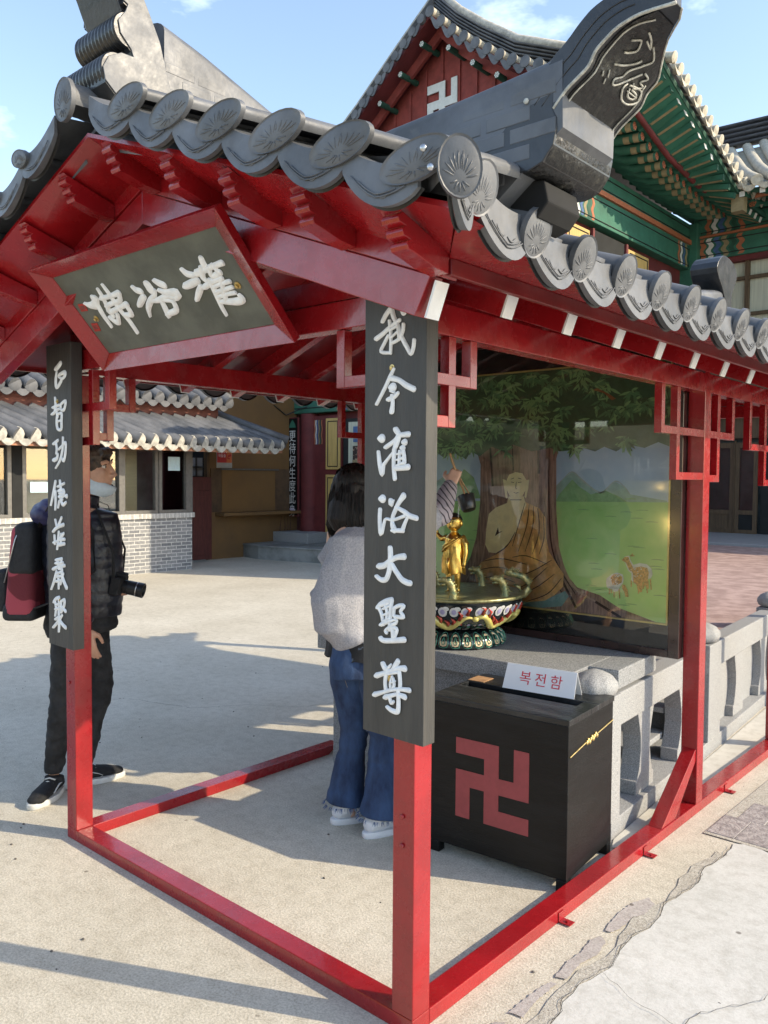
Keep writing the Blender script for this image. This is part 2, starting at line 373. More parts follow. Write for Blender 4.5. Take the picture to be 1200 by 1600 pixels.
# ---------------------------------------------------------------- red pavilion
PAVI = empty('open_pavilion', (-.94, 1.9, 0), 'open red steel pavilion with grey tiled gable roof over the altar', 'pavilion')
W_ = 1.8775; PT = .075; YB = [0, 2.02, 3.25, 4.30]; CX = -.94
def U_(x): return 2.00+.38*(.2-(x if x > CX else 2*CX-x))      # underside of the roof deck
for y in YB:
    for x in (-PT, -W_):
        MB().box(x, x+PT, y, y+PT, .046, 1.925).build('post', RED, PAVI, bevel=.003)
MB().box(-W_, 0, 0, PT, 0, .0458).build('base_rail', RED, PAVI, bevel=.003)
MB().box(-PT, 0, PT, 4.4, 0, .0456).build('base_rail', RED, PAVI, bevel=.003)
b = MB(); b.hexa([(-W_, PT, 0), (-W_+PT, PT, 0), (-W_+PT, 1.47, 0), (-W_, 1.47, 0), (-W_, PT, .0456), (-W_+PT, PT, .0456), (-W_+PT, 1.56, .0456), (-W_, 1.56, .0456)]); b.build('base_rail', RED, PAVI, bevel=.002)
MB().box(-W_, -W_+PT, 2.6, 4.4, 0, .0456).build('base_rail', RED, PAVI, bevel=.003)
# brace at the middle post
b = MB(); b.prism([(1.655, .046), (1.80, .046), (2.02, .245), (2.02, .30)], (-.066, 0, 0), (0, 1, 0), (0, 0, 1), (.060, 0, 0)); b.build('brace', RED, PAVI, bevel=.002)
for y in (.80, 1.48, 2.40, 3.3):
    b = MB(); b.box(.001, .004, y-.018, y+.018, .004, .036); b.box(.004, .045, y-.018, y+.018, .004, .0075)
    k = b.build('anchor_bracket', RED, PAVI, bevel=.001)
    b = MB(); b.lathe((.026, y, .0075), [(.008, 0), (.008, .005), (.003, .006)], 6); b.build('bolt', RED, k)
for x, z in ((-.040, .60), (-.040, .52), (-W_+.03, .66)):
    b = MB(); b.lathe((x, -.0005, z), [(.007, 0), (.007, .004), (.003, .006)], 10, ax=(0, -1, 0)); b.build('bolt', RED, PAVI, smooth=True)
# top beams
MB().box(-.060, -.002, .075, 4.4, 1.9075, 1.992).build('eave_beam', RED, PAVI, bevel=.002)
MB().box(-W_+.002, -W_+.060, .075, 4.4, 1.935, 2.03).build('eave_beam', RED, PAVI, bevel=.002)
for y in (0.01, 2.03, 4.16):
    MB().box(-W_+.004, -.0755 if y < 1 else -.004, y, y+.055, 1.941, 2.02).build('tie_beam', RED, PAVI, bevel=.002)
    MB().box(-W_+.03, -.03, y+.006, y+.049, 2.024, 2.092).build('tie_beam', RED, PAVI, bevel=.002)
    MB().box(CX-.03, CX+.03, y+.01, y+.05, 2.095, 2.270).build('king_post', RED, PAVI, bevel=.002)
rb = MB().box(CX-.028, CX+.028, -.15, 4.3, 2.272, 2.338).build('ridge_beam', RED, PAVI)
MB().box(CX-.027, CX+.027, -.156, -.151, 2.274, 2.337).build('white_end', WHITE, rb)
# rafters with white painted ends
for k in range(1, 14):
    y = -.195+.31*k
    for s_ in (1, -1):
        f = lambda x: CX+s_*(x-CX)
        p = V(f(CX+.02), y, U_(CX+.02)-.036); q = V(f(.205), y, U_(.205)-.036)
        o = MB().bar(p, q, .045, .070).build('rafter', RED, PAVI, bevel=.002)
        d = (q-p).normalized(); MB().bar(q+d*.0005, q+d*.006, .047, .072).build('white_end', WHITE, o)
# barge boards with the upper strip
for s_ in (1, -1):
    f = lambda x: CX+s_*(x-CX)
    z = lambda x: U_(x)
    def bb(x0, x1, a, b_, y0, y1, name, cut=.0):
        m = MB(); P = [(f(x0), z(x0)-b_), (f(x1-cut), z(x1-cut)-b_), (f(x1), z(x1)-a), (f(x0), z(x0)-a)]
        m.prism(P, (0, y0, 0), (1, 0, 0), (0, 0, 1), (0, y1-y0, 0)); return m.build(name, RED, PAVI, bevel=.002)
    o = bb(CX, .215, .022, .125, -.222, -.175, 'barge_board', .045)
    bb(CX, .272, -.034, .020, -.228, -.175, 'barge_strip', .02)
    q = V(f(.212), -.1985, U_(.205)-.078); d = V(s_, 0, -.38).normalized()
    MB().bar(q, q+d*.006, .046, .085).build('white_end', WHITE, o)
    b = MB(); b.lathe((f(.18), -.2285, U_(.18)+.006), [(.008, 0), (.008, .004), (.003, .006)], 10, ax=(0, -1, 0)); b.build('bolt', RED, PAVI, smooth=True)
# roof deck and overhanging soffits
for s_ in (1, -1):
    f = lambda x: CX+s_*(x-CX)
    b = MB(); xs = [CX, -.6, -.2, .27]
    P = [(f(x), U_(x)) for x in xs]+[(f(x), U_(x)+.03) for x in xs[::-1]]
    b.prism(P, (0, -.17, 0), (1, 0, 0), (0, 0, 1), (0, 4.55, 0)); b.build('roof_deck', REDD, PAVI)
    # gable soffit rising outward, mitred with the eave soffit
    b = MB()
    def so_(x0, x1, x0b, x1b):
        a = [(f(x0), -.226, U_(x0)+.030), (f(x1), -.226, U_(x1)+.030), (f(x1b), -.405, U_(x1b)+.088+(.026 if x1b > .3 else 0)), (f(x0b), -.405, U_(x0b)+.088)]
        b.hexa(a+[(p[0], p[1], p[2]+.012) for p in a])
    so_(CX, .27, CX, .42); b.build('gable_soffit', RED, PAVI)
    b = MB(); ys = [-.226, 0, 4.38, 4.38]
    a = [(f(.27), -.226, U_(.27)+.026), (f(.27), 4.5, U_(.27)+.026), (f(.40), 4.6, 2.000), (f(.40), .0, 1.998)]
    b.add(a+[(f(.42), -.395, 2.030)], [(0, 1, 2, 3), (0, 3, 4)]); n0 = len(b.v)
    b.add([(p[0], p[1], p[2]+.014) for p in a]+[(f(.42), -.395, 2.044)], [(0, 1, 2, 3), (0, 3, 4)])
    b.add([a[3], a[2], (a[2][0], a[2][1], a[2][2]+.014), (a[3][0], a[3][1], a[3][2]+.014)], [(0, 1, 2, 3)])
    b.build('eave_soffit', RED, PAVI)
    b = MB(); b.box(f(.262), f(.275), -.224, 4.45, 1.962, U_(.27)+.026) if s_ > 0 else b.box(f(.275), f(.262), -.224, 4.45, 1.962, U_(.27)+.026)
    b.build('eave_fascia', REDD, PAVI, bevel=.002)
# stepped corbel brackets under the gable soffit
def corbel(x):
    zt = U_(x)+.070; y0, y1 = -.404, -.229
    # (y, z) profile stepped from the front down to the barge strip
    P = [(y1, U_(x)-.018), (y1-.055, U_(x)-.012), (y1-.10, U_(x)+.000)]
    n = 3; ya, za = y1-.128, U_(x)+.006; yb, zb = y0+.004, zt+.010
    for k in range(n):
        t0 = k/n; t1 = (k+1)/n; y_ = lerp(ya, yb, t0); z_ = lerp(za, zb, t0); z2 = lerp(za, zb, t1)
        P += [(y_, z_), (y_-.010, z_+.002), (y_-.014, z_+.010), (y_-.012, z2-.007), (y_-.005, z2-.002)]
    P += [(y0, U_(x)+.086), (y1, U_(x)+.030)]
    b = MB(); b.prism(P, (x-.024, 0, 0), (0, 1, 0), (0, 0, 1), (.048, 0, 0)); return b.build('corbel', RED, PAVI, bevel=.0015)
for x in (-1.92, -1.65, -1.376, -1.114, -.85, -.555, -.300, -.033, .247): corbel(x)
# lattice brackets
def lattice(p, along, L, H, t=.032, dep=.032, side=0):
    """L-shaped frame hanging under the beam from a post: p = post face at beam underside"""
    p, a = V(*p), V(*along); n_ = V(a.y, -a.x, 0); b = MB()
    def bx(s0, s1, z0, z1, dd=dep):
        c = p+a*((s0+s1)/2)-V(0, 0, (z0+z1)/2)+n_*side; b.obox(c, a, n_, (0, 0, 1), abs(s1-s0)/2, dd/2, abs(z1-z0)/2)
    (L1, H1), (L2, H2) = (L[0], H[0]), (L[1], H[1])
    bx(L1-t, L1, 0.0005, H1); bx(0.0005, L1-t-.0005, H1-t, H1)
    bx(L2-t, L2, .0005, H2, dep*.96) if True else 0
    bx(0.0005, L2-t-.0005, H2-t, H2, dep*.96)
    return b.build('lattice_bracket', RED, PAVI, bevel=.0015)
lattice((-.018, .0755, 1.9070), (0, 1, 0), (.195, .095), (.135, .25))
lattice((-.0755, .036, 1.9400), (-1, 0, 0), (.245, .12), (.165, .30))
lattice((-W_+PT+.0005, .036, 1.9400), (1, 0, 0), (.245, .12), (.165, .30))
lattice((-W_+PT-.018, .0755, 1.9340), (0, 1, 0), (.215, .11), (.145, .27))
for xx, zt in ((-.018, 1.9070), (-W_+PT-.018, 1.9340)):
    lattice((xx, 2.02-.0005, zt), (0, -1, 0), (.46, .30), (.20, .39)); lattice((xx, 2.02+PT+.0005, zt), (0, 1, 0), (.315, .125), (.20, .40))
lattice((-.018, 3.2495, 1.9070), (0, -1, 0), (.62, .38), (.24, .42))
lattice((-.0755, 2.05, 1.938), (-1, 0, 0), (.15, .06), (.18, .42))
lattice((-W_+PT+.0005, 2.05, 1.938), (1, 0, 0), (.245, .12), (.18, .42))

# ---- tiles: a cover tile with a rosette disc, and the scalloped drip plate beside it
def petals(m, c, a, n_, up, ra, rb):
    for k in range(11):
        t = pi*(.08+.84*k/10); r0, r1 = .30, .86
        p = [c+n_*.0002+a*(ra*rr*cos(t+.25*(rr-r0)*(1 if t < pi/2 else -1)))+up*(rb*(rr*sin(t)*1.05-.42)) for rr in (r0, .5, .7, r1)]
        m.tube(p, [.0010, .0020, .0020, .0008], 5)
    for k in range(5):
        t = -pi*(.15+.70*k/4); m.tube([c+n_*.0002+a*(ra*rr*cos(t)*.6)+up*(rb*(rr*sin(t)*.5-.42)) for rr in (.25, .8)], [.0022, .0012], 5)
def cover_unit(c, a, out, up, ra, rb, L, name='cover_tile', inner=None):
    """c centre of disc; a along the edge; out outward; L length of half round cover behind"""
    c, a, out, up = V(*c), V(*a).normalized(), V(*out).normalized(), V(*up)
    m = MB(); n = 24
    up = (up-out*up.dot(out)).normalized()
    rings = [(ra*.80, .002, rb*.80), (ra*.93, .0, rb*.93), (ra, .002, rb), (ra, -.012, rb), (ra*.86, -.014, rb*.86)]
    V_ = []; F = []
    for (r0, d, r1) in rings:
        for j in range(n): t = 2*pi*j/n; V_.append(c+a*(r0*cos(t))+up*(r1*sin(t))+out*(d+.006))
    V_.append(c+out*.009); V_.append(c-out*.010)
    for i in range(len(rings)-1):
        for j in range(n): F.append((i*n+j, i*n+(j+1) % n, (i+1)*n+(j+1) % n, (i+1)*n+j))
    for j in range(n): F.append((len(V_)-2, (j+1) % n, j)); F.append((len(V_)-1, 4*n+j, 4*n+(j+1) % n))
    m.add(V_, F)
    # half round body
    k = 14; B = []; G = []; st = [0, .05, .5, .96, 1]
    for i, t in enumerate(st):
        rr = 1.0 if t < .9 else .93
        for j in range(k+1):
            q = -.15*pi+1.3*pi*j/k
            B.append(c-out*(.006+L*t)+a*(ra*.80*rr*cos(q))+up*(rb*.86*rr*sin(q)))
    for i in range(len(st)-1):
        for j in range(k): G.append((i*(k+1)+j, i*(k+1)+j+1, (i+1)*(k+1)+j+1, (i+1)*(k+1)+j))
    m.add(B, G)
    o = m.build(name, TILE, PAVI, smooth=True, angle=40)
    p = MB(); petals(p, c+out*.008, a, out, up, ra, rb); p.build('rosette', TILE, o, smooth=True)
    return o
def drip_unit(c0, c1, out, up, drop, L, name='drip_tile'):
    """scalloped plate hanging between two cover discs, with its trough running back"""
    c0, c1, out, up = V(*c0), V(*c1), V(*out).normalized(), V(*up)
    a = (c1-c0); n = 14; m = MB(); rows = []
    for i in range(n+1):
        t = i/n; s_ = sin(pi*t)
        top = c0+a*t+up*(.020-.020*s_); bot = c0+a*t-up*(.034+drop*s_**.75)
        rows.append((top-out*.004, top+out*.003, bot+out*(.004+.010*s_), bot-out*.007))
    V_ = [q for r in rows for q in r]; F = []
    for i in range(n):
        for j in range(4): F.append((i*4+j, i*4+(j+1) % 4, (i+1)*4+(j+1) % 4, (i+1)*4+j))
    F += [(0, 1, 2, 3), (4*n+3, 4*n+2, 4*n+1, 4*n)]
    m.add(V_, F)
    T = []; G = []
    for i in range(n+1):
        t = i/n; s_ = sin(pi*t); q = c0+a*t+up*(.020-.020*s_); T += [q-out*.004, q-out*L]
    for i in range(n): G.append((2*i, 2*i+1, 2*i+3, 2*i+2))
    m.add(T, G)
    o = m.build(name, TILE, PAVI, smooth=True, angle=50)
    e = MB(); k = 8
    for s0 in (.42, .30):
        pts = []
        for i in range(k+1):
            t = .5+(i/k-.5)*s0*1.7; s_ = sin(pi*t); bot = .034+drop*s_**.75; tp = -.020+.020*s_
            pts.append(c0+a*t-up*(lerp(tp, bot, .55+s0*.6*(1-abs(i/k-.5)*1.2)))+out*(.006+.008*s_))
        e.tube(pts, .0016, 5)
    mid = c0+a*.5
    for sg in (-1, 1): e.tube([mid+a*(.02+.15*j/6)*sg-up*(.062+.010*sin(pi*j/6)-.010*j/6)+out*.011 for j in range(7)], [.0008, .0018, .0026, .0028, .0024, .0016, .0006], 6)
    e.build('relief', TILE, o, smooth=True)
    b = MB(); L_ = [rows[i][3]-out*.0015-up*0 for i in range(n+1)]
    P = []; G = []
    for i, q in enumerate(L_): P += [q+out*.0003+up*.002, q-out*.010-up*.001]
    for i in range(n): G.append((2*i, 2*i+1, 2*i+3, 2*i+2))
    b.add(P, G)
    P2 = [(q+up*.004-out*.001) for q in L_]+[(q-up*.006-out*.004) for q in L_]; nn = n+1
    b.add(P2, [(i, i+1, nn+i+1, nn+i) for i in range(n)]); b.build('black_lip', BLK, o)
    return o
zr = lambda x: 2.515-.396*(x+.632)
RX = [-.632+.200*k for k in range(6)]             # rake discs on the right hand slope
ra_pts = [(x, -.462, zr(x)) for k, x in enumerate(RX)]
uprake = V(0, -.55, 1).normalized()
ax_ = V(1, 0, -.396).normalized()
for s_ in (1, -1):
    f = lambda p: (CX+s_*(p[0]-CX), p[1], p[2])
    aa = V(s_, 0, -.396).normalized()
    apex = (CX+.02, -.462, zr(-.632)+.396*.29)
    for p in ra_pts: cover_unit(f(p), (s_, 0, .10), (0, -1, -.12), (0, -.35, 1), .088 if s_ > 0 else .05, .038 if s_ > 0 else .028, .30)
    ch = [f((CX+.10, -.462, zr(CX+.10)))]+[f(p) for p in ra_pts]
    for p, q in zip(ch[:-1], ch[1:]): drip_unit(V(*p)+V(0,.008,-.022), V(*q)+V(0,.008,-.014), (0, -1, -.12), (0, 0, 1), .052, .25)
cover_unit((CX, -.475, 2.605), (1, 0, .1), (0, -1, -.05), (0, -.1, 1), .052, .060, .3)
# corner disc and eave discs
def ze(y): return 2.035+.055*max(0, min(1, (.02-y)/.36))**1.5
EY = [-.335, -.125, .085]+[.085+.218*k for k in range(1, 21)]
eo = V(1, 0, -.20).normalized()
for s_ in (1, -1):
    o_ = V(s_, 0, -.20); f = lambda x: CX+s_*(x-CX)
    cd = V(f(.462), -.452, 2.088); dg = V(s_*.75, -.66, -.12)
    cover_unit(cd, (s_*.66, .75, -.1), dg, (0, 0, 1), .042, .056, .30)
    pts = [V(f(.425), y, ze(y)) for y in EY]
    for p in pts:
        Lc = 1.40
        # long covers climb the slope from eave to ridge
        q = V(f(CX+.06), p.y, U_(CX+.06)+.085)
        outv = (p-q).normalized()
        cover_unit(p, (0, s_, 0), outv, (0, 0, 1), .050, .054, (p-q).length-.02)
    ch = [cd+V(-.02*s_, .03, 0)]+pts
    for p, q in zip(ch[:-1], ch[1:]): drip_unit(p-o_*.016+V(0,0,.012), q-o_*.016+V(0,0,.012), (s_, 0, -.25), (0, 0, 1), .072, .30)
    b = MB(); a = [(f(CX), -.37, U_(CX)+.125), (f(.39), -.37, 2.068), (f(.39), 4.6, 2.030), (f(CX), 4.6, U_(CX)+.100)]
    b.hexa(a+[(p[0], p[1], p[2]+.012) for p in a] if s_ > 0 else [a[i] for i in (1, 0, 3, 2)]+[(a[i][0], a[i][1], a[i][2]+.012) for i in (1, 0, 3, 2)])
    b.build('roof_skin', TILE, PAVI)
# screws and seam on the corner piece
for p in ((.405, -.487, 2.125), (.425, -.490, 2.085)):
    b = MB(); b.lathe(p, [(.007, 0), (.007, .003), (.003, .005)], 10, ax=(.6, -.8, 0)); b.build('screw', STEEL, PAVI, smooth=True)

# ---- brick patterned ridges and their upturned end ornaments
def interp(pts, s0):
    for (a0, z0), (a1, z1) in zip(pts[:-1], pts[1:]):
        if a0-1e-9 <= s0 <= a1+1e-9: return lerp(z0, z1, (s0-a0)/(a1-a0))
    return None
def ridge(pts_top, pts_bot, cen, along, w_, arc, name, st=40):
    """wedge ridge: side face through cen, body w_ thick to the left of 'along', rounded cap, embossed bricks"""
    a = V(*along); n_ = V(-a.y, a.x, 0); m = MB(); C0 = V(*cen); V_ = []; F = []
    s_lo, s_hi = pts_top[0][0], pts_top[-1][0]; K = 13
    for i in range(st+1):
        s0 = lerp(s_lo, s_hi, i/st); zt = interp(pts_top, s0); zb = interp(pts_bot, s0)
        for q in [(0, zb)]+[(w_/2-(w_/2+.006)*cos(pi*j/(K-3)), zt-arc+arc*sin(pi*j/(K-3))) for j in range(K-2)]+[(w_, zb)]:
            V_.append(C0+a*s0+n_*q[0]+V(0, 0, q[1]))
    for i in range(st):
        for j in range(K): F.append((i*K+j, i*K+(j+1) % K, (i+1)*K+(j+1) % K, (i+1)*K+j))
    F += [tuple(range(K)), tuple(st*K+j for j in range(K))[::-1]]
    m.add(V_, F); o = m.build(name, TILE, PAVI, smooth=True, angle=35)
    for side, off in ((-1, 0), (1, w_)):
        c = MB(); z = 1.9; row = 0
        while z < 3.2:
            s0 = s_lo+(.062 if row % 2 else 0)
            while s0 < s_hi-.10:
                t = [interp(pts_top, s0+x) for x in (.004, .115)]; q = [interp(pts_bot, s0+x) for x in (.004, .115)]
                if None not in t+q and z+.036 < min(t)-arc-.004 and z > max(q)-.05:
                    tt = (t[1]-t[0])/.111; cz = z+.017
                    c.obox(C0+a*(s0+.058)+V(0, 0, cz)+n_*(off+side*.0005), a, (0, 0, 1), n_, .054, .0155, .0048)
                s0 += .122
            z += .039; row += 1
        if c.v: c.build('brick_relief', TILE, o, bevel=.002)
    return o
zz = lambda y: 2.62
top = [(-.20, 2.925), (-.05, 2.89), (.10, 2.845), (.25, 2.80), (.40, 2.768), (.7, 2.735), (1.6, 2.715), (3.0, 2.735), (4.0, 2.83), (4.6, 2.93)]
bot = [(-.20, 2.46), (4.6, 2.46)]
rz_ = ridge(top, bot, (CX+.085, 0, 0), (0, 1, 0), .17, .045, 'main_ridge', 90)
def extr(prof, o, u, v, n_, dep, m, name, parent, taper=None, smooth=False, bevel=0):
    b = MB(); b.prism(prof, o, u, v, n_*dep); return b.build(name, m, parent, smooth=smooth, bevel=bevel)
def smooth_line(pts, n=4):
    k = len(pts); Q = []
    for i in range(k-1):
        p0, p1, p2, p3 = pts[max(i-1, 0)], pts[i], pts[i+1], pts[min(i+2, k-1)]
        for j in range(n):
            t = j/n; Q.append(tuple(.5*((2*p1[c])+(-p0[c]+p2[c])*t+(2*p0[c]-5*p1[c]+4*p2[c]-p3[c])*t*t+(-p0[c]+3*p1[c]-3*p2[c]+p3[c])*t**3) for c in range(2)))
    return Q+[tuple(pts[-1])]
# front ornament of the main ridge: silver side plates, two ribbed rolls and a dark upturned tongue
xp = -.825
plate = [(-.190, 2.680), (-.231, 2.824), (-.268, 2.897), (-.286, 2.930), (-.300, 2.990), (-.345, 3.010), (-.353, 2.898), (-.339, 2.892), (-.347, 2.870), (-.371, 2.836), (-.364, 2.802), (-.329, 2.767), (-.322, 2.748), (-.361, 2.746), (-.402, 2.722), (-.420, 2.686), (-.413, 2.652), (-.376, 2.62), (-.20, 2.60)]
orn = empty('ridge_end', (CX, -.30, 2.6)); orn.parent = PAVI; orn.location = V(CX, -.30, 2.6)-PAVI.location
for xx in (xp-.004, 2*CX-xp):
    b = MB(); b.prism(plate, (xx, 0, 0), (0, 1, 0), (0, 0, 1), (.004, 0, 0)); b.build('side_plate', TILE, orn, bevel=.0015)
b = MB(); b.prism([(p[0]*.985-.004, p[1]-.006) for p in plate], (2*CX-xp+.004, 0, 0), (0, 1, 0), (0, 0, 1), (2*(xp-CX)-.008, 0, 0)); b.build('core', TILED, orn)
def ribbed(c, r, x0, x1, name):
    b = MB(); n = 46; prof = []
    for i in range(n+1): prof.append((r*(1 if i % 4 in (0, 1) else .93), lerp(x0, x1, i/n)))
    b.lathe((0, c[0], c[1]), prof, 28, ax=(1, 0, 0)); return b.build(name, TILED, orn, smooth=True, angle=40)
ribbed((-.334, 2.820), .052, 2*CX-xp+.006, xp-.0045, 'ribbed_roll')
ribbed((-.372, 2.690), .054, 2*CX-xp+.006, xp-.0045, 'ribbed_roll')
b = MB(); P = [(-.345, 2.86), (-.372, 2.92), (-.40, 2.98), (-.45, 3.05), (-.53, 3.10), (-.50, 3.14), (-.40, 3.12), (-.31, 3.05), (-.285, 2.94), (-.27, 2.88)]
b.prism(smooth_line(P, 2), (2*CX-xp+.02, 0, 0), (0, 1, 0), (0, 0, 1), (2*(xp-CX)-.04, 0, 0)); b.build('tongue', TILED, orn, bevel=.003)
# back ornament of the main ridge
P = [(4.62, 2.62), (4.62, 2.86), (4.50, 2.98), (4.45, 3.06), (4.52, 3.14), (4.62, 3.17), (4.80, 3.14), (4.87, 3.06), (4.80, 2.95), (4.76, 2.86), (4.78, 2.62)]
b = MB(); b.prism(smooth_line(P, 2), (CX-.10, 0, 0), (0, 1, 0), (0, 0, 1), (.20, 0, 0)); b.build('ridge_end', TILED, PAVI, bevel=.004)
# descending ridge above the front right corner, with the big upturned end
yr = -.2; dep = .24
ridge([(-.45, 2.36), (-.05, 2.352), (.06, 2.361), (.20, 2.366), (.35, 2.374), (.53, 2.385)], [(-.45, 2.25), (.20, 2.12), (.34, 2.08), (.53, 2.22)], (-.0, yr, 0), (1, 0, 0), .22, .04, 'descending_ridge')
de = empty('ridge_end', (.45, -.1, 2.2)); de.parent = PAVI; de.location = V(.45, -.1, 2.2)-PAVI.location
# side plate (curled) with the roll
plate = [(.342, 2.205), (.453, 2.299), (.470, 2.315)]
side = [(.338, 2.200), (.395, 2.252), (.453, 2.299), (.485, 2.330), (.512, 2.312), (.508, 2.262)]
arc = [(.508, 2.262), (.517, 2.242), (.518, 2.222), (.511, 2.190), (.487, 2.161), (.452, 2.150), (.420, 2.153), (.388, 2.166), (.360, 2.182)]
P = side[:4]+[(.512, 2.30)]+arc
b = MB(); b.prism(P, (0, yr-.004, 0), (1, 0, 0), (0, 0, 1), (0, dep+.008, 0)); b.build('side_plate', TILED, de, bevel=.002)
rc = V(.452, 0, 2.216)
b = MB(); b.lathe((.449, yr+.0005, 2.2165), [(.0655, 0), (.067, .003), (.067, dep-.001), (.0655, dep+.002)], 40, ax=(0, 1, 0)); b.build('roll', SCUFF, de, smooth=True, angle=40)
# the tongue: near edge profile, tapering in depth to its tip
inner = smooth_line([(.508, 2.262), (.535, 2.290), (.560, 2.306), (.584, 2.322), (.598, 2.345), (.620, 2.362), (.646, 2.376), (.690, 2.384), (.757, 2.380)], 3)
outer = smooth_line([(.440, 2.290), (.475, 2.325), (.506, 2.362), (.525, 2.376), (.545, 2.392), (.566, 2.411), (.600, 2.432), (.660, 2.440), (.757, 2.400)], 3)
k = len(inner); m = MB(); V_ = []; F = []
for i in range(k):
    t = i/(k-1); d_ = dep*(1-.05*t-.85*max(0, t-.62)/.38*max(0, (t-.62)/.38)**.6)
    a_, b_ = inner[i], outer[i]
    V_ += [(a_[0], yr-.003, a_[1]), (b_[0], yr-.003, b_[1]), (b_[0], yr+d_, b_[1]), (a_[0], yr+d_, a_[1])]
for i in range(k-1):
    for j in range(4): F.append((i*4+j, i*4+(j+1) % 4, (i+1)*4+(j+1) % 4, (i+1)*4+j))
F += [(3, 2, 1, 0), (4*k-4, 4*k-3, 4*k-2, 4*k-1)]
m.add(V_, F); tong = m.build('tongue', TILED, de, bevel=.002)
b = MB(); b.tube([(p[0]+.001, yr-.002, p[1]-.001) for p in inner], .0032, 6)
def dd(t): return dep*(1-.05*t-.85*max(0, t-.62)/.38*max(0, (t-.62)/.38)**.6)
b.tube([(inner[i][0]+.001, yr+dd(i/(k-1)), inner[i][1]-.001) for i in range(k)], .0022, 6)
b.build('silver_edge', SILVER, tong, smooth=True)
# two steps on the band and emblem face plate
def onface(s_, w_):   # s_ 0..1 along the profile, w_ 0..1 in depth
    x = s_*(k-1); i = min(int(x), k-2); f = x-i
    p = V(inner[i][0], 0, inner[i][1]).lerp(V(inner[i+1][0], 0, inner[i+1][1]), f); q = V(inner[i+1][0]-inner[i][0], 0, inner[i+1][1]-inner[i][1]).normalized()
    nn = V(q.z, 0, -q.x); return p+V(0, yr+dd(s_)*w_, 0)+nn*.0018
b = MB()
n = 22; V_ = [onface(lerp(.03, .93, i/n), w_) for i in range(n+1) for w_ in (.07, .3, .6, .93)]
b.add(V_, [(i*4+j, i*4+j+1, (i+1)*4+j+1, (i+1)*4+j) for i in range(n) for j in range(3)]); fc = b.build('face_panel', SCUFF, tong, smooth=True)
b = MB()
def crv(L, r=.0022): b.tube([onface(*p)+V(.0015, 0, -.0015) for p in smooth_line(L, 4)], r, 6)
crv([(.06, .10), (.25, .10), (.5, .11), (.8, .12), (.90, .3)], .0018); crv([(.05, .90), (.3, .90), (.55, .88)], .0016)
crv([(.84, .45), (.82, .58), (.78, .66), (.80, .52)]); crv([(.74, .28), (.78, .42), (.72, .46), (.66, .36), (.64, .30)])
crv([(.80, .70), (.74, .80), (.66, .66), (.56, .54), (.48, .50), (.42, .40), (.38, .44), (.50, .62), (.60, .72)])
crv([(.52, .30), (.56, .42), (.62, .52), (.68, .60)]); crv([(.62, .74), (.60, .84), (.54, .78), (.52, .86), (.46, .74), (.50, .70)])
crv([(.46, .62), (.40, .58), (.33, .66), (.33, .80), (.40, .90), (.48, .88), (.48, .76), (.46, .66)]); crv([(.44, .68), (.38, .70), (.38, .80), (.43, .82), (.44, .72)]); crv([(.41, .66), (.41, .84)], .0016)
crv([(.40, .30), (.46, .28)], .0016); crv([(.38, .22), (.42, .20)], .0016); crv([(.34, .30), (.38, .28)], .0016)
b.build('emblem', SILVER, fc, smooth=True)
for o_ in (.020, .034):
    b = MB(); L = [((1-o_/.055)*inner[i][0]+o_/.055*outer[i][0], (1-o_/.055)*inner[i][1]+o_/.055*outer[i][1]) for i in range(k-3)]
    b.tube([(p[0], yr-.0035, p[1]) for p in L], .0014, 6); b.build('groove_line', TILED, tong, smooth=True)
# dark hollow foot under the roll
b = MB(); b.prism([(.372, 2.165), (.46, 2.145), (.470, 2.10), (.445, 2.072), (.41, 2.062), (.375, 2.085)], (0, yr+.05, 0), (1, 0, 0), (0, 0, 1), (0, .14, 0)); b.build('hollow_foot', mat('matt black hollow', (.008, .008, .008), .9, .2, 10), de, bevel=.004)
for p in ((.448, 2.292), (.378, 2.180)):
    b = MB(); b.lathe((p[0], yr-.005, p[1]), [(.006, 0), (.006, .003), (.002, .005)], 8, ax=(0, -1, 0)); b.build('bolt', SILVER, de)

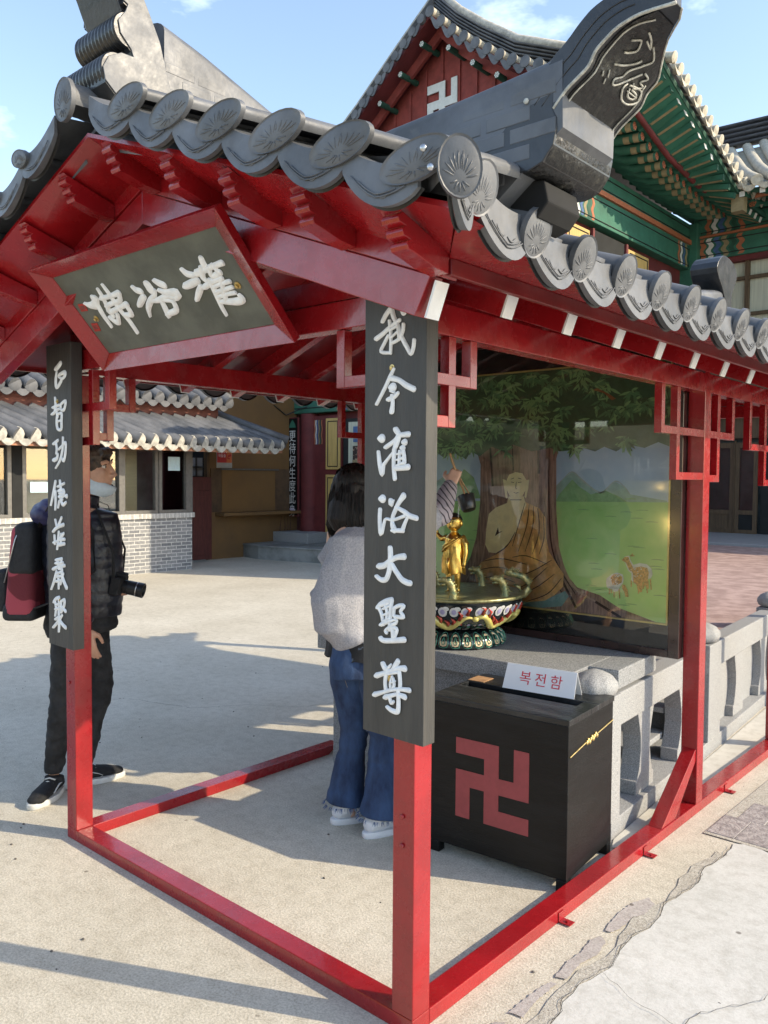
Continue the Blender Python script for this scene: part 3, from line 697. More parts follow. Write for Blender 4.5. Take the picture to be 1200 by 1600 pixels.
FRONT_CHARS = [[[(-0.0574,1.9797,0.0144),(-0.0479,1.9552,0.015),(-0.0408,1.9337,0.0149),(-0.0258,1.9088,0.0125),(-0.013,1.8792,0.013),(0.0034,1.8545,0.0129),(0.0176,1.8348,0.0116),(0.026,1.8498,0.0116),(0.0282,1.8678,0.0116)],[(-0.0537,1.9572,0.0144),(-0.0675,1.9447,0.0145),(-0.0789,1.9292,0.0134)],[(-0.0998,1.8862,0.0153),(-0.0776,1.8964,0.014),(-0.0533,1.9106,0.0126),(-0.0209,1.9249,0.0118)],[(-0.0545,1.925,0.0114),(-0.0508,1.8987,0.0102),(-0.0491,1.8726,0.0096),(-0.0502,1.8429,0.009)],[(-0.059,1.8879,0.0102),(-0.0721,1.8697,0.0103),(-0.0831,1.8494,0.0104),(-0.0502,1.8437,0.009)],[(-0.0443,1.869,0.0102),(-0.0221,1.8763,0.0101),(-0.0088,1.8941,0.0106),(-0.0066,1.9117,0.0106)],[(-0.0487,1.9031,0.0066),(-0.0259,1.9114,0.0077)],[(-0.0472,1.8828,0.006),(-0.0274,1.8948,0.0071)],[(-0.0094,1.9516,0.0206),(-0.0059,1.9443,0.0211)],[(-0.0259,1.9114,0.0071),(-0.0222,1.8904,0.0089),(-0.0204,1.8748,0.0089)]],[[(-0.0395,1.8005,0.009),(-0.0521,1.782,0.012),(-0.0658,1.7595,0.0115),(-0.0814,1.7369,0.0104),(-0.0982,1.7136,0.0105)],[(-0.0486,1.7779,0.0165),(-0.0227,1.7708,0.0142),(0.0011,1.7563,0.0161),(0.0279,1.7443,0.0162)],[(-0.0424,1.7533,0.0251)],[(-0.0493,1.7441,0.0072),(-0.0361,1.7394,0.0072)],[(-0.056,1.7229,0.0139),(-0.036,1.729,0.0131),(-0.0241,1.7374,0.0107)],[(-0.0436,1.7295,0.0144),(-0.0413,1.7111,0.012),(-0.0446,1.6918,0.0174)]],[[(-0.0803,1.6215,0.0244)],[(-0.0907,1.5847,0.0117),(-0.0861,1.5528,0.0141),(-0.0777,1.5263,0.0141),(-0.0733,1.5501,0.0122),(-0.0674,1.5567,0.0103),(-0.0518,1.5723,0.0085),(-0.0346,1.5878,0.0078)],[(-0.03,1.6415,0.0185),(-0.0213,1.6291,0.0163),(-0.0332,1.6151,0.0138),(-0.0643,1.5987,0.0134)],[(-0.0128,1.6288,0.0136),(0.0125,1.6299,0.0158)],[(-0.0195,1.6225,0.0137),(-0.0286,1.6059,0.0179),(-0.0346,1.5917,0.012)],[(0.0003,1.6096,0.0183)],[(-0.0057,1.5951,0.0165)],[(-0.0346,1.5891,0.015),(-0.036,1.5578,0.012),(-0.0348,1.5369,0.0132),(-0.0318,1.516,0.0138)],[(-0.0158,1.5862,0.0089),(-0.0171,1.5473,0.0101)],[(-0.0032,1.586,0.0118),(-0.0004,1.573,0.0124),(0.0005,1.5575,0.013)],[(-0.0259,1.579,0.0054),(-0.0022,1.5834,0.01)],[(-0.0258,1.5642,0.0054),(0.0003,1.5704,0.01)],[(-0.0256,1.5499,0.0054),(0.0005,1.5575,0.01)],[(-0.0273,1.5426,0.0149),(-0.0068,1.5433,0.0148),(0.0134,1.5456,0.017)]],[[(-0.076,1.4617,0.0233)],[(-0.0465,1.456,0.0169),(-0.045,1.4476,0.0151),(-0.0368,1.4583,0.006)],[(-0.0836,1.432,0.0135),(-0.0847,1.404,0.0129),(-0.0801,1.3682,0.0142),(-0.0691,1.3966,0.0098),(-0.0625,1.4088,0.0085),(-0.038,1.4071,0.009),(0.0013,1.419,0.0101)],[(-0.0034,1.4708,0.0189),(-0.0178,1.4536,0.0137),(-0.029,1.435,0.0132),(-0.0391,1.4136,0.0121),(-0.0396,1.39,0.0133),(-0.0325,1.3771,0.0108)],[(-0.0263,1.4403,0.0108),(0.0011,1.4294,0.0136),(0.0181,1.4197,0.0153),(0.0414,1.4146,0.0145)],[(0.0114,1.4142,0.0088),(0.0031,1.3997,0.0107),(-0.0051,1.3811,0.0137)],[(-0.0377,1.3795,0.0121),(-0.0034,1.3806,0.0131)],[(-0.0362,1.398,0.0066),(-0.0274,1.3853,0.006)]],[[(-0.0477,1.331,0.017),(-0.0465,1.3104,0.0176),(-0.0484,1.2891,0.0182),(-0.0513,1.2704,0.0158),(-0.061,1.2496,0.0159),(-0.0787,1.2454,0.0142),(-0.0941,1.2529,0.0131)],[(-0.0861,1.2815,0.0173),(-0.0684,1.285,0.0172),(-0.0509,1.2969,0.0152),(-0.0249,1.3093,0.015),(-0.0004,1.3131,0.0184)],[(-0.0403,1.2871,0.017),(-0.0246,1.2699,0.0157),(-0.0072,1.253,0.0167),(0.0098,1.2466,0.0166),(0.0216,1.2456,0.0159)]],[[(-0.0412,1.1965,0.014),(-0.0604,1.1911,0.0135),(-0.0799,1.181,0.0136),(-0.0898,1.1718,0.0137)],[(-0.0869,1.1708,0.0124),(-0.0779,1.1584,0.0112),(-0.0724,1.1429,0.0111),(-0.0687,1.1286,0.0124)],[(-0.0405,1.1945,0.014),(-0.0437,1.1729,0.0122),(-0.0449,1.1515,0.0122),(-0.0468,1.13,0.0122)],[(-0.0781,1.1785,0.0124),(-0.0551,1.1863,0.0153)],[(-0.0691,1.1696,0.0074),(-0.048,1.1791,0.0073)],[(-0.0689,1.1527,0.0068),(-0.0478,1.1618,0.008)],[(-0.0652,1.1371,0.0093),(-0.0477,1.1458,0.0092)],[(-0.0603,1.1764,0.0092),(-0.0556,1.1609,0.008),(-0.0575,1.1393,0.0092)],[(-0.0305,1.1757,0.0103),(-0.0151,1.1834,0.0114),(0.003,1.1846,0.0107),(-0.0081,1.1695,0.0102),(0.0023,1.1557,0.0108),(-0.0182,1.1533,0.0115),(-0.031,1.1558,0.0103),(-0.0298,1.1744,0.0091)],[(-0.0758,1.1264,0.0118),(-0.0546,1.1357,0.0111),(-0.0233,1.1461,0.0073),(-0.0239,1.1368,0.0097),(-0.0405,1.1281,0.0116),(-0.0456,1.1168,0.011)],[(-0.0561,1.1075,0.0111),(-0.0597,1.1123,0.0092),(-0.0474,1.1219,0.0092),(-0.0213,1.122,0.0109),(-0.0246,1.1062,0.0103),(-0.0297,1.095,0.0103)],[(-0.0387,1.1257,0.0134),(-0.0341,1.1103,0.0134),(-0.0332,1.0918,0.0122)],[(-0.0747,1.0884,0.0168),(-0.0647,1.0849,0.0148),(-0.0297,1.0897,0.0146),(0.0046,1.0964,0.0168)]],[[(-0.0695,1.0197,0.0174),(-0.0623,1.0101,0.0174),(-0.0516,1.0064,0.0154)],[(-0.0412,1.0241,0.0061),(-0.0499,1.0147,0.0111)],[(-0.0181,1.0357,0.0164),(-0.0273,1.0236,0.0152),(-0.0341,1.0119,0.0141)],[(-0.0918,0.9864,0.0163),(-0.071,0.9947,0.0137),(-0.0463,1.0046,0.0123),(-0.0186,1.017,0.0128),(0.0054,1.0203,0.0186)],[(-0.0586,0.9932,0.013),(-0.0609,0.9727,0.0118),(-0.0582,0.9543,0.0124)],[(-0.0116,1.0076,0.0127),(-0.0086,0.9869,0.0121),(-0.0084,0.9657,0.0121)],[(-0.0551,0.9965,0.0093),(-0.0133,1.0086,0.0091)],[(-0.0357,0.993,0.0074),(-0.0418,0.9759,0.0068),(-0.0417,0.9652,0.008)],[(-0.0315,0.9883,0.008),(-0.0285,0.9729,0.0092),(-0.0319,0.9643,0.008)],[(-0.0408,0.9761,0.0062),(-0.0251,0.9827,0.0061)],[(-0.0964,0.9345,0.0152),(-0.067,0.946,0.0112),(-0.0354,0.9578,0.0111),(-0.0043,0.9643,0.0115),(0.0229,0.9665,0.0149)],[(-0.058,0.9342,0.0155),(-0.0387,0.9417,0.0123),(-0.0179,0.9486,0.0116),(0.0079,0.9462,0.0169)],[(-0.0421,0.933,0.0111),(-0.0368,0.922,0.0105),(-0.0298,0.9273,0.0092)],[(-0.0138,0.9595,0.0122),(-0.0122,0.9359,0.0128),(-0.0127,0.9119,0.014),(-0.0174,0.9024,0.0153),(-0.0348,0.9023,0.0142),(-0.0503,0.9087,0.0112)]]]
LEFT_CHARS = [[[(-1.8365,1.9467,0.0231),(-1.8127,1.9582,0.023),(-1.8008,1.9659,0.0207)],[(-1.8305,1.9328,0.0088),(-1.839,1.9046,0.0154),(-1.8341,1.8715,0.0165),(-1.8023,1.8885,0.0153),(-1.7919,1.9031,0.012),(-1.8136,1.9112,0.011),(-1.8071,1.9214,0.0142),(-1.7667,1.9259,0.0205),(-1.7685,1.9109,0.0151),(-1.7919,1.9012,0.012)]],[[(-1.8468,1.8299,0.0111),(-1.8434,1.8007,0.0144),(-1.8543,1.7703,0.0133),(-1.8761,1.7643,0.0089)],[(-1.8651,1.7922,0.0134),(-1.8157,1.8001,0.0132)],[(-1.872,1.7665,0.0112),(-1.816,1.784,0.0132)],[(-1.8381,1.785,0.0144),(-1.8261,1.7536,0.0132)],[(-1.7987,1.7908,0.012),(-1.7961,1.8021,0.012),(-1.7596,1.8135,0.0129),(-1.7733,1.7781,0.013),(-1.802,1.7825,0.0131)],[(-1.8283,1.7607,0.0121),(-1.8328,1.7308,0.0144),(-1.8239,1.7034,0.0143),(-1.7957,1.7033,0.0131),(-1.7935,1.7331,0.0142),(-1.7929,1.7656,0.0131),(-1.8243,1.7632,0.0121)],[(-1.8249,1.7343,0.0099),(-1.7973,1.7378,0.0109)]],[[(-1.8624,1.6456,0.0145),(-1.8263,1.6591,0.0132)],[(-1.8423,1.6517,0.0133),(-1.8365,1.6264,0.0122),(-1.8392,1.6071,0.0122)],[(-1.8613,1.5794,0.019),(-1.8357,1.5857,0.0166),(-1.8274,1.6031,0.0111)],[(-1.7831,1.6676,0.012),(-1.7878,1.6217,0.0131),(-1.8082,1.5797,0.0132),(-1.8444,1.547,0.0078)],[(-1.8191,1.6223,0.011),(-1.7875,1.6371,0.012),(-1.7626,1.648,0.013),(-1.7649,1.6061,0.013),(-1.7794,1.5756,0.0142),(-1.7924,1.5853,0.0098)]],[[(-1.8504,1.4919,0.0145),(-1.8623,1.4601,0.0158),(-1.8898,1.3966,0.011)],[(-1.8512,1.4518,0.0157),(-1.8494,1.4138,0.0133),(-1.8526,1.3798,0.0121)],[(-1.8117,1.4944,0.0131),(-1.8079,1.4735,0.0155),(-1.8056,1.4567,0.0143)],[(-1.8293,1.4724,0.012),(-1.7781,1.4855,0.013)],[(-1.821,1.4544,0.0156),(-1.7828,1.4571,0.0154),(-1.7832,1.4362,0.0154),(-1.8172,1.4314,0.0156)],[(-1.8127,1.444,0.0132),(-1.783,1.4446,0.013)],[(-1.8266,1.3882,0.0108),(-1.8176,1.4124,0.012)],[(-1.8047,1.419,0.0131),(-1.7881,1.3994,0.0166),(-1.7643,1.4096,0.013)],[(-1.758,1.4347,0.02)],[(-1.7919,1.4214,0.0131)]],[[(-1.8718,1.289,0.0147),(-1.8411,1.3061,0.0157),(-1.7896,1.3189,0.0167)],[(-1.8535,1.3353,0.0121),(-1.8411,1.3083,0.0133)],[(-1.8018,1.3478,0.0119),(-1.8236,1.3196,0.0132)],[(-1.8608,1.2712,0.0122),(-1.858,1.2395,0.0134)],[(-1.8242,1.2879,0.012),(-1.8318,1.2495,0.0133),(-1.8385,1.2194,0.0121)],[(-1.8684,1.2431,0.011),(-1.8335,1.2515,0.0109)],[(-1.786,1.2835,0.0143),(-1.8119,1.2632,0.0144)],[(-1.8162,1.2579,0.0144),(-1.778,1.2609,0.0143)],[(-1.803,1.2805,0.012),(-1.808,1.2424,0.0132)],[(-1.8209,1.2366,0.0169),(-1.7783,1.2433,0.0155)]],[[(-1.8506,1.1727,0.0134),(-1.8049,1.1802,0.0144)],[(-1.8749,1.1338,0.016),(-1.8356,1.1453,0.0158),(-1.7825,1.1549,0.0155)],[(-1.8394,1.1684,0.0134),(-1.8271,1.1396,0.0157)],[(-1.8051,1.1709,0.0132),(-1.8185,1.1403,0.0157)],[(-1.8526,1.1589,0.0122),(-1.7924,1.1655,0.012)],[(-1.8463,1.1254,0.0146),(-1.8671,1.0852,0.0147),(-1.8898,1.0509,0.0111)],[(-1.8361,1.1177,0.0146),(-1.828,1.0886,0.0133),(-1.8286,1.0588,0.0109)],[(-1.8014,1.1374,0.0168),(-1.7953,1.1042,0.018),(-1.7647,1.0669,0.019)],[(-1.8497,1.0846,0.0122),(-1.8151,1.0919,0.0121)],[(-1.8364,1.1049,0.0121),(-1.8019,1.1121,0.012)],[(-1.789,1.1216,0.0132),(-1.8111,1.0774,0.0109)],[(-1.8448,1.117,0.0122),(-1.8102,1.1262,0.012)]],[[(-1.8715,0.9999,0.0172),(-1.8555,1.0136,0.0159),(-1.8294,1.0205,0.0158)],[(-1.8602,0.996,0.0147),(-1.8546,0.9709,0.0135),(-1.8612,0.9444,0.0123)],[(-1.8295,1.012,0.0146),(-1.8304,0.965,0.0146)],[(-1.8542,0.988,0.011),(-1.8298,0.9949,0.011)],[(-1.8581,0.9705,0.0123),(-1.8259,0.9783,0.0122)],[(-1.8107,1.0076,0.0121),(-1.7825,1.0168,0.0132),(-1.7872,0.991,0.0144),(-1.809,0.9632,0.0121)],[(-1.8128,0.9882,0.0121),(-1.7749,0.9704,0.0156)],[(-1.8081,1.0078,0.0109),(-1.8114,0.9714,0.0121)],[(-1.8289,0.9567,0.0158),(-1.8262,0.9144,0.0158),(-1.8294,0.8841,0.0134)],[(-1.8554,0.9301,0.0147),(-1.8291,0.9417,0.0134)],[(-1.8735,0.8948,0.0136),(-1.8488,0.9116,0.0147),(-1.8294,0.9289,0.0122)],[(-1.8007,0.9514,0.0121),(-1.8225,0.9297,0.0134)],[(-1.8225,0.9297,0.0158),(-1.7971,0.9137,0.0169),(-1.7735,0.9048,0.018)]]]
NAME_CHARS = [[[(0.3013,0.1342,0.0216),(0.2968,0.1492,0.0244),(0.2975,0.1679,0.0219)],[(0.2467,0.1722,0.0265),(0.2855,0.1684,0.022),(0.3351,0.1643,0.019),(0.3743,0.1621,0.021)],[(0.2756,0.1639,0.026),(0.2605,0.1855,0.0224),(0.2634,0.1969,0.0172)],[(0.3102,0.1649,0.0166),(0.3019,0.1929,0.0182),(0.3417,0.1866,0.0228)],[(0.3306,0.1608,0.0164),(0.338,0.178,0.0152),(0.3417,0.1866,0.0165)],[(0.1938,0.1517,0.0189),(0.2034,0.1672,0.0257),(0.2287,0.1744,0.0187)],[(0.1623,0.2017,0.0251),(0.1939,0.1987,0.0274),(0.228,0.1924,0.0256)],[(0.1751,0.2493,0.0183),(0.1982,0.2331,0.0235),(0.2275,0.2144,0.0217)],[(0.2439,0.2183,0.0202),(0.2873,0.2093,0.021),(0.3373,0.2045,0.0179)],[(0.2826,0.2041,0.0223),(0.2761,0.2348,0.0226),(0.2664,0.2723,0.0176),(0.2617,0.2999,0.0164),(0.261,0.317,0.0138)],[(0.2821,0.2237,0.0159),(0.3197,0.2203,0.0169),(0.3617,0.2194,0.0165)],[(0.282,0.2413,0.016),(0.3218,0.2397,0.0156),(0.3575,0.2375,0.0154)],[(0.2793,0.2575,0.0161),(0.316,0.2552,0.0158),(0.3564,0.2563,0.0155)],[(0.278,0.2741,0.0162),(0.3097,0.2802,0.0239),(0.3439,0.2845,0.0275),(0.3697,0.2803,0.0245),(0.3691,0.2677,0.0167)],[(0.332,0.2062,0.0154),(0.3172,0.2362,0.0183),(0.3021,0.2668,0.0199)]],[[(-0.091,0.1647,0.0186),(-0.0845,0.176,0.0249),(-0.069,0.1833,0.0263)],[(-0.1194,0.2251,0.0224),(-0.097,0.2139,0.0253),(-0.0695,0.2013,0.0233)],[(-0.0126,0.1691,0.0345),(-0.0131,0.1808,0.0376)],[(0.0381,0.1633,0.0219),(0.0493,0.1739,0.0277),(0.0629,0.182,0.0276)],[(-0.1024,0.2698,0.0113),(-0.0841,0.2416,0.0222),(-0.0475,0.2198,0.0232),(-0.0094,0.205,0.0166),(0.0067,0.1911,0.012)],[(0.028,0.1947,0.0163),(0.0576,0.2089,0.0264),(0.1036,0.2165,0.0317),(0.0827,0.2317,0.0219)],[(-0.0396,0.2211,0.0216),(-0.003,0.2251,0.0228),(0.0438,0.2184,0.0207),(0.074,0.2273,0.0176)],[(0.0058,0.2253,0.0196),(-0.0011,0.2542,0.0245),(-0.0093,0.2803,0.0232)],[(0.0277,0.23,0.0165),(0.0578,0.2394,0.0192),(0.045,0.2702,0.0225),(-0.0056,0.2766,0.0231)]],[[(-0.4083,0.1758,0.0126),(-0.3896,0.1872,0.0268),(-0.3604,0.1898,0.0353),(-0.3299,0.1688,0.0295)],[(-0.34,0.164,0.0261),(-0.3457,0.1953,0.0246),(-0.3535,0.2332,0.0214),(-0.3538,0.2763,0.0162)],[(-0.279,0.1393,0.0134),(-0.2841,0.1698,0.0187),(-0.2956,0.2062,0.019),(-0.2998,0.2411,0.0192)],[(-0.2369,0.1297,0.0132),(-0.2362,0.1681,0.0199),(-0.2398,0.2242,0.022),(-0.231,0.2704,0.0205),(-0.2326,0.3158,0.019)],[(-0.2946,0.1725,0.0205),(-0.2423,0.1734,0.0184),(-0.1829,0.1694,0.0227)],[(-0.1841,0.1705,0.0211),(-0.2048,0.195,0.0198),(-0.2509,0.1984,0.0185),(-0.2939,0.2019,0.0206)],[(-0.2912,0.2023,0.0189),(-0.3034,0.2263,0.0226),(-0.2453,0.2202,0.0186),(-0.1823,0.2128,0.023)],[(-0.1872,0.2146,0.0198),(-0.1939,0.2501,0.0233),(-0.2268,0.2485,0.0186)],[(-0.3201,0.2479,0.0229),(-0.3076,0.2661,0.0229),(-0.2943,0.268,0.021),(-0.2688,0.2391,0.0172)]]]
SEALS = [[(-0.4552,0.1718),(-0.4147,0.1748),(-0.4232,0.2032),(-0.4647,0.2009)],[(-0.46,0.2515),(-0.4239,0.2545),(-0.4347,0.2857),(-0.4726,0.2841)]]
NAME_BOLTS = [(0.382,0.2374),(-0.4082,0.2386)]
# ---------------------------------------------------------------- sign boards with raised lettering
def signboard(x0, x1, z0, z1, chars, label, hole_z, skew=0):
    t = empty('sign_board', ((x0+x1)/2, -.025, z0), label, 'sign board', 'tall sign boards on the front posts')
    b = MB(); b.hexa([(x0, -.05, z0+skew), (x1, -.05, z0), (x1, -.0015, z0), (x0, -.0015, z0+skew), (x0, -.05, z1), (x1, -.05, z1), (x1, -.0015, z1), (x0, -.0015, z1)])
    bd = b.build('board', SLATE, t, bevel=.002)
    for ch in chars:
        b = MB()
        for k, s_ in enumerate(ch): ribbon(b, s_, V(0, -.0502-.00025*k, 0), V(1, 0, 0), V(0, 0, 1), V(0, -1, 0), h=.0055)
        b.build('character', CHALK, t, smooth=True)
    for (x, z) in hole_z:
        b = MB(); b.lathe((x, -.0495, z), [(.0085, 0), (.0085, .0012), (.005, .0016), (.005, .005), (.002, .006)], 14, ax=(0, -1, 0)); b.build('bolt', BRASS, t)
    return t
signboard(-.143, .068, .826, 2.03, FRONT_CHARS, 'large dark wooden board with seven white brush characters on the near red post', [(-.047, 1.805), (-.046, .985)], .003)
signboard(-1.921, -1.722, .818, 2.045, LEFT_CHARS, 'dark wooden board with seven white characters on the far left post, beside the man', [(-1.832, 1.815), (-1.825, 1.01)], .003)
# hanging name board
nb = empty('name_board', (-.935, -.2, 1.9), 'tilted name board with three white characters in a red frame under the gable', 'name board')
dn = V(0, .285, -.315).normalized(); nr = V(0, -.315, -.285).normalized(); tp = V(-.935, -.345, 2.22); ux = V(1, 0, 0)
LN = .4248; WO = .525; TH = .045
Pn = lambda x, s_, d: tp+ux*x+dn*s_+nr*d       # d: 0 at the raised outer rim
ix, xl, i0, i1 = .435, -.487, .060, .379
b = MB(); b.hexa([Pn(xl-.006, i0-.006, -TH-.012), Pn(ix+.006, i0-.006, -TH-.012), Pn(ix+.006, i1+.006, -TH-.012), Pn(xl-.006, i1+.006, -TH-.012), Pn(xl-.006, i0-.006, -TH), Pn(ix+.006, i0-.006, -TH), Pn(ix+.006, i1+.006, -TH), Pn(xl-.006, i1+.006, -TH)])
b.build('panel', SLATE2, nb)
O4 = [(-WO, 0), (WO, 0), (WO, LN), (-WO, LN)]; I4 = [(xl, i0), (ix, i0), (ix, i1), (xl, i1)]
for k in range(4):
    a, c = O4[k], O4[(k+1) % 4]; p, q = I4[k], I4[(k+1) % 4]
    b = MB(); b.hexa([Pn(*a, -.028), Pn(*c, -.028), Pn(*q, -TH-.014), Pn(*p, -TH-.014), Pn(*a, 0), Pn(*c, 0), Pn(*q, -TH+.0025), Pn(*p, -TH+.0025)])
    b.build('frame_side', RED, nb, bevel=.0015)
for ch in NAME_CHARS:
    b = MB()
    for k, s_ in enumerate(ch): ribbon(b, s_, tp-nr*(TH-.0004-.0002*k), ux, dn, nr, h=.007)
    b.build('character', CHALK, nb, smooth=True)
SEAL = mat('vermilion seal', (.40, .03, .02), .6, .2, 60)
for q in SEALS:
    b = MB(); b.prism(q, tp-nr*(TH-.0006), ux, dn, nr*.002); o = b.build('seal', SEAL, nb)
    b = MB(); c = sum((V(*p, 0) for p in q), V(0, 0, 0))/4
    for k in range(3):
        pa = V(*q[0], 0).lerp(V(*q[3], 0), .25+.25*k).lerp(c, .3); pb = V(*q[1], 0).lerp(V(*q[2], 0), .25+.25*k).lerp(c, .3)
        ribbon(b, [(pa.x, pa.y, .003), (pb.x, pb.y, .003)], tp-nr*(TH-.0027), ux, dn, nr, h=.0006)
    b.build('seal_mark', SLATE, o)
for x, s_ in NAME_BOLTS:
    b = MB(); b.lathe(Pn(x, s_, -TH+.0005), [(.012, 0), (.012, .002), (.006, .003), (.006, .010), (.002, .012)], 16, ax=nr); b.build('bolt', BRASS, nb)
b = MB(); b.tube([V(-.62, -.19, 2.25), V(-.56, .0, 2.30), V(-.44, .04, 2.36)], .0015, 5); b.tube([V(-1.25, -.19, 2.22), V(-1.2, .04, 2.28)], .0015, 5); b.build('hanging_wire', STEEL, nb)

# ---------------------------------------------------------------- granite altar, stairs and balustrade (turned 4 degrees)
GA = R_(4.0)
GT = Matrix.Translation((-.157, 1.50, 0)) @ Matrix.Rotation(GA, 4, 'Z')
def gm(): b = MB(); b.T = GT; return b
BAL = empty('granite_balustrade', (-.2, 2.3, 0), 'pale granite balustrade with lotus capped posts behind the red base rail', 'balustrade')
gm().box(-.40, -.001, .0, 5.6, -.02, .078).build('base_slab', GRAN, BAL, bevel=.004)
def gpost(y0, cap=True):
    o = gm().box(-.150, .002, y0, y0+.225, .0785, .612).build('balustrade_post', GRAN, BAL, bevel=.004)
    b = gm(); c = (-.074, y0+.112, .612); n = 40
    prof = [(.060, 0), (.088, .012), (.098, .035), (.094, .060), (.074, .085), (.040, .102), (.010, .112)]
    V_ = []
    for r0, h in prof:
        for j in range(n):
            a = 2*pi*j/n; lob = 1+.07*abs(sin(a*4))**.6*(.3+.7*sin(min(1, h/.06)*pi/2))
            V_.append((c[0]+r0*lob*.92*cos(a), c[1]+r0*lob*1.08*sin(a), c[2]+h))
    F = [(i*n+j, i*n+(j+1) % n, (i+1)*n+(j+1) % n, (i+1)*n+j) for i in range(len(prof)-1) for j in range(n)]+[tuple((len(prof)-1)*n+j for j in range(n))]
    b.add(V_, F)
    b.build('lotus_cap', GRAN, o, smooth=True)
gpost(-.14); gpost(1.345); gpost(2.98); gpost(4.6)
for y0, y1 in ((.0955, 1.3445), (1.5705, 2.9795), (3.2055, 4.5995)):
    gm().box(-.125, -.022, y0, y1, .455, .600).build('handrail', GRAN, BAL, bevel=.006)
    n = 1 if y0 < 1 else 2
    for k in range(2):
        yc = y0+(y1-y0)*((.30, .76)[k] if y0 < 1 else (.36, .80)[k])
        b = gm(); prof = [(.112, .0785), (.112, .140), (.098, .144), (.072, .20), (.058, .27), (.062, .34), (.086, .41), (.104, .454)]
        V_ = []
        for h, z in prof: V_ += [(-.118, yc-h, z), (-.030, yc-h, z), (-.030, yc+h, z), (-.118, yc+h, z)]
        F = [(i*4+j, i*4+(j+1) % 4, (i+1)*4+(j+1) % 4, (i+1)*4+j) for i in range(len(prof)-1) for j in range(4)]
        b.add(V_, F+[(0, 1, 2, 3), tuple(len(V_)-4+j for j in range(4))]); b.build('baluster', GRAN, BAL, bevel=.003)
# altar table
ALT = empty('altar_table', (-.95, 1.7, 0), 'grey granite altar table carrying the enamel bowl', 'altar')
GRAN2 = mat('darker speckled granite', (.20, .21, .215), .6, .3, 220, .12, 160, col2=(.36, .37, .375), pos=(.40, .62), detail=3)
gm().box(-1.54, -.52, .0, .50, 0, .618).build('table_base', GRAN2, ALT, bevel=.004)
gm().box(-1.60, -.158, -.06, .56, .6185, .702).build('table_top', GRAN2, ALT, bevel=.004)
gm().box(-.1575, -.02, .10, .56, .6185, .702).build('table_top', GRAN2, ALT, bevel=.004)
# stairs and terrace behind
DKS = mat('dark granite riser', (.06, .065, .065), .7, .3, 150, .1, 120)
for k in range(3):
    y0 = .66+.36*k
    st = gm().box(-1.50, -.40 if k == 0 else -.125, y0, 6.0, .079 if k == 0 else .078+.125*k, .078+.125*(k+1)-.03); 
    o = st.build('granite_stair', DKS, kind='structure')
    gm().box(-1.50, -.125, y0-.03, y0+.42, .0485+.125*(k+1), .078+.125*(k+1)).build('stair_tread', GRAN, kind='structure', bevel=.004)
b = MB(); b.hexa([(-40, 3.0, .42), (-.34, 3.0, .42), (-.9, 12, .42), (-40, 12, .42)]+[(-40, 3.0, .452), (-.34, 3.0, .452), (-.9, 12, .452), (-40, 12, .452)])
b = MB(); b.hexa([(-1.75, 3.12, 0), (-.345, 3.12, 0), (-.80, 9.0, 0), (-2.5, 9.0, 0), (-1.75, 3.12, .455), (-.345, 3.12, .455), (-.80, 9.0, .455), (-2.5, 9.0, .455)]); b.build('terrace_wall', GRAN, label='low granite retaining wall under the brick terrace beyond the balustrade', cat='wall')
b = MB(); b.hexa([(-2.4, 3.30, 0), (-.46, 3.30, 0), (-.60, 11.9, 0), (-4.4, 11.9, 0), (-2.4, 3.30, .46), (-.46, 3.30, .46), (-.60, 11.9, .46), (-4.4, 11.9, .46)]); structure(b, 'terrace', PAVR)
# ---------------------------------------------------------------- donation box
BOX = empty('donation_box', (-.37, 1.15, 0), 'black wooden donation box with a red temple emblem and a slot in its top', 'box')
Fl, Fr, Br = V(-.675, .935, 0), V(-.078, .978, 0), V(-.118, 1.415, 0); Bl = Fl+(Br-Fr); zt, zb = .642, .045
up = V(0, 0, 1); ex = (Fr-Fl).normalized(); ey = (Br-Fr).normalized()
def P_(a, c, z): return Fl+(Fr-Fl)*a+(Br-Fr)*c+up*z
b = MB(); b.hexa([P_(0, 0, zb), P_(1, 0, zb), P_(1, 1, zb), P_(0, 1, zb), P_(0, 0, zt-.022), P_(1, 0, zt-.022), P_(1, 1, zt-.022), P_(0, 1, zt-.022)]); b.build('body', BLACKW, BOX, bevel=.003)
top_ = []
def slab(a0, a1, c0, c1, z0, z1, nm, m=BLACKW, bv=.002):
    b = MB(); b.hexa([P_(a0, c0, z0), P_(a1, c0, z0), P_(a1, c1, z0), P_(a0, c1, z0), P_(a0, c0, z1), P_(a1, c0, z1), P_(a1, c1, z1), P_(a0, c1, z1)]); return b.build(nm, m, BOX, bevel=bv)
BTOP = mat('scuffed black top', (.015, .017, .019), .34, .4, 5, .25, 30, stretch=(1, 5, 1), col2=(.045, .048, .05), pos=(.5, .72))
slab(-.006, 1.006, -.008, .46, zt-.0215, zt, 'top_board', BTOP); slab(-.006, 1.006, .64, 1.008, zt-.0215, zt, 'top_board', BTOP)
slab(-.006, .02, .4605, .6395, zt-.0215, zt-.001, 'top_board', BTOP); slab(.90, 1.006, .4605, .6395, zt-.0215, zt-.001, 'top_board', BTOP)
slab(.0, .13, .66, .86, zt+.0005, zt+.003, 'bare_wood_patch', mat('bare wood', (.38, .22, .11), .7, .15, 20), .0)
for a, c in ((0.0, .0), (.93, .0), (.93, .90), (0, .90)): slab(a, a+.07, c, c+.10, 0, zb-.0005, 'foot', BLACKW)
MARK = mat('red emblem paint', (.27, .045, .05), .5, .06, 30)
nf = ex.cross(up)
cx_, cz_ = .480, .332; u = .0535
def bar_(x0, x1, z0, z1, m):
    c = P_(0, 0, 0)+ex*((x0+x1)/2)+up*((z0+z1)/2)+nf*.0008; m.obox(c, ex, nf, up, (x1-x0)/2, .0007, (z1-z0)/2)
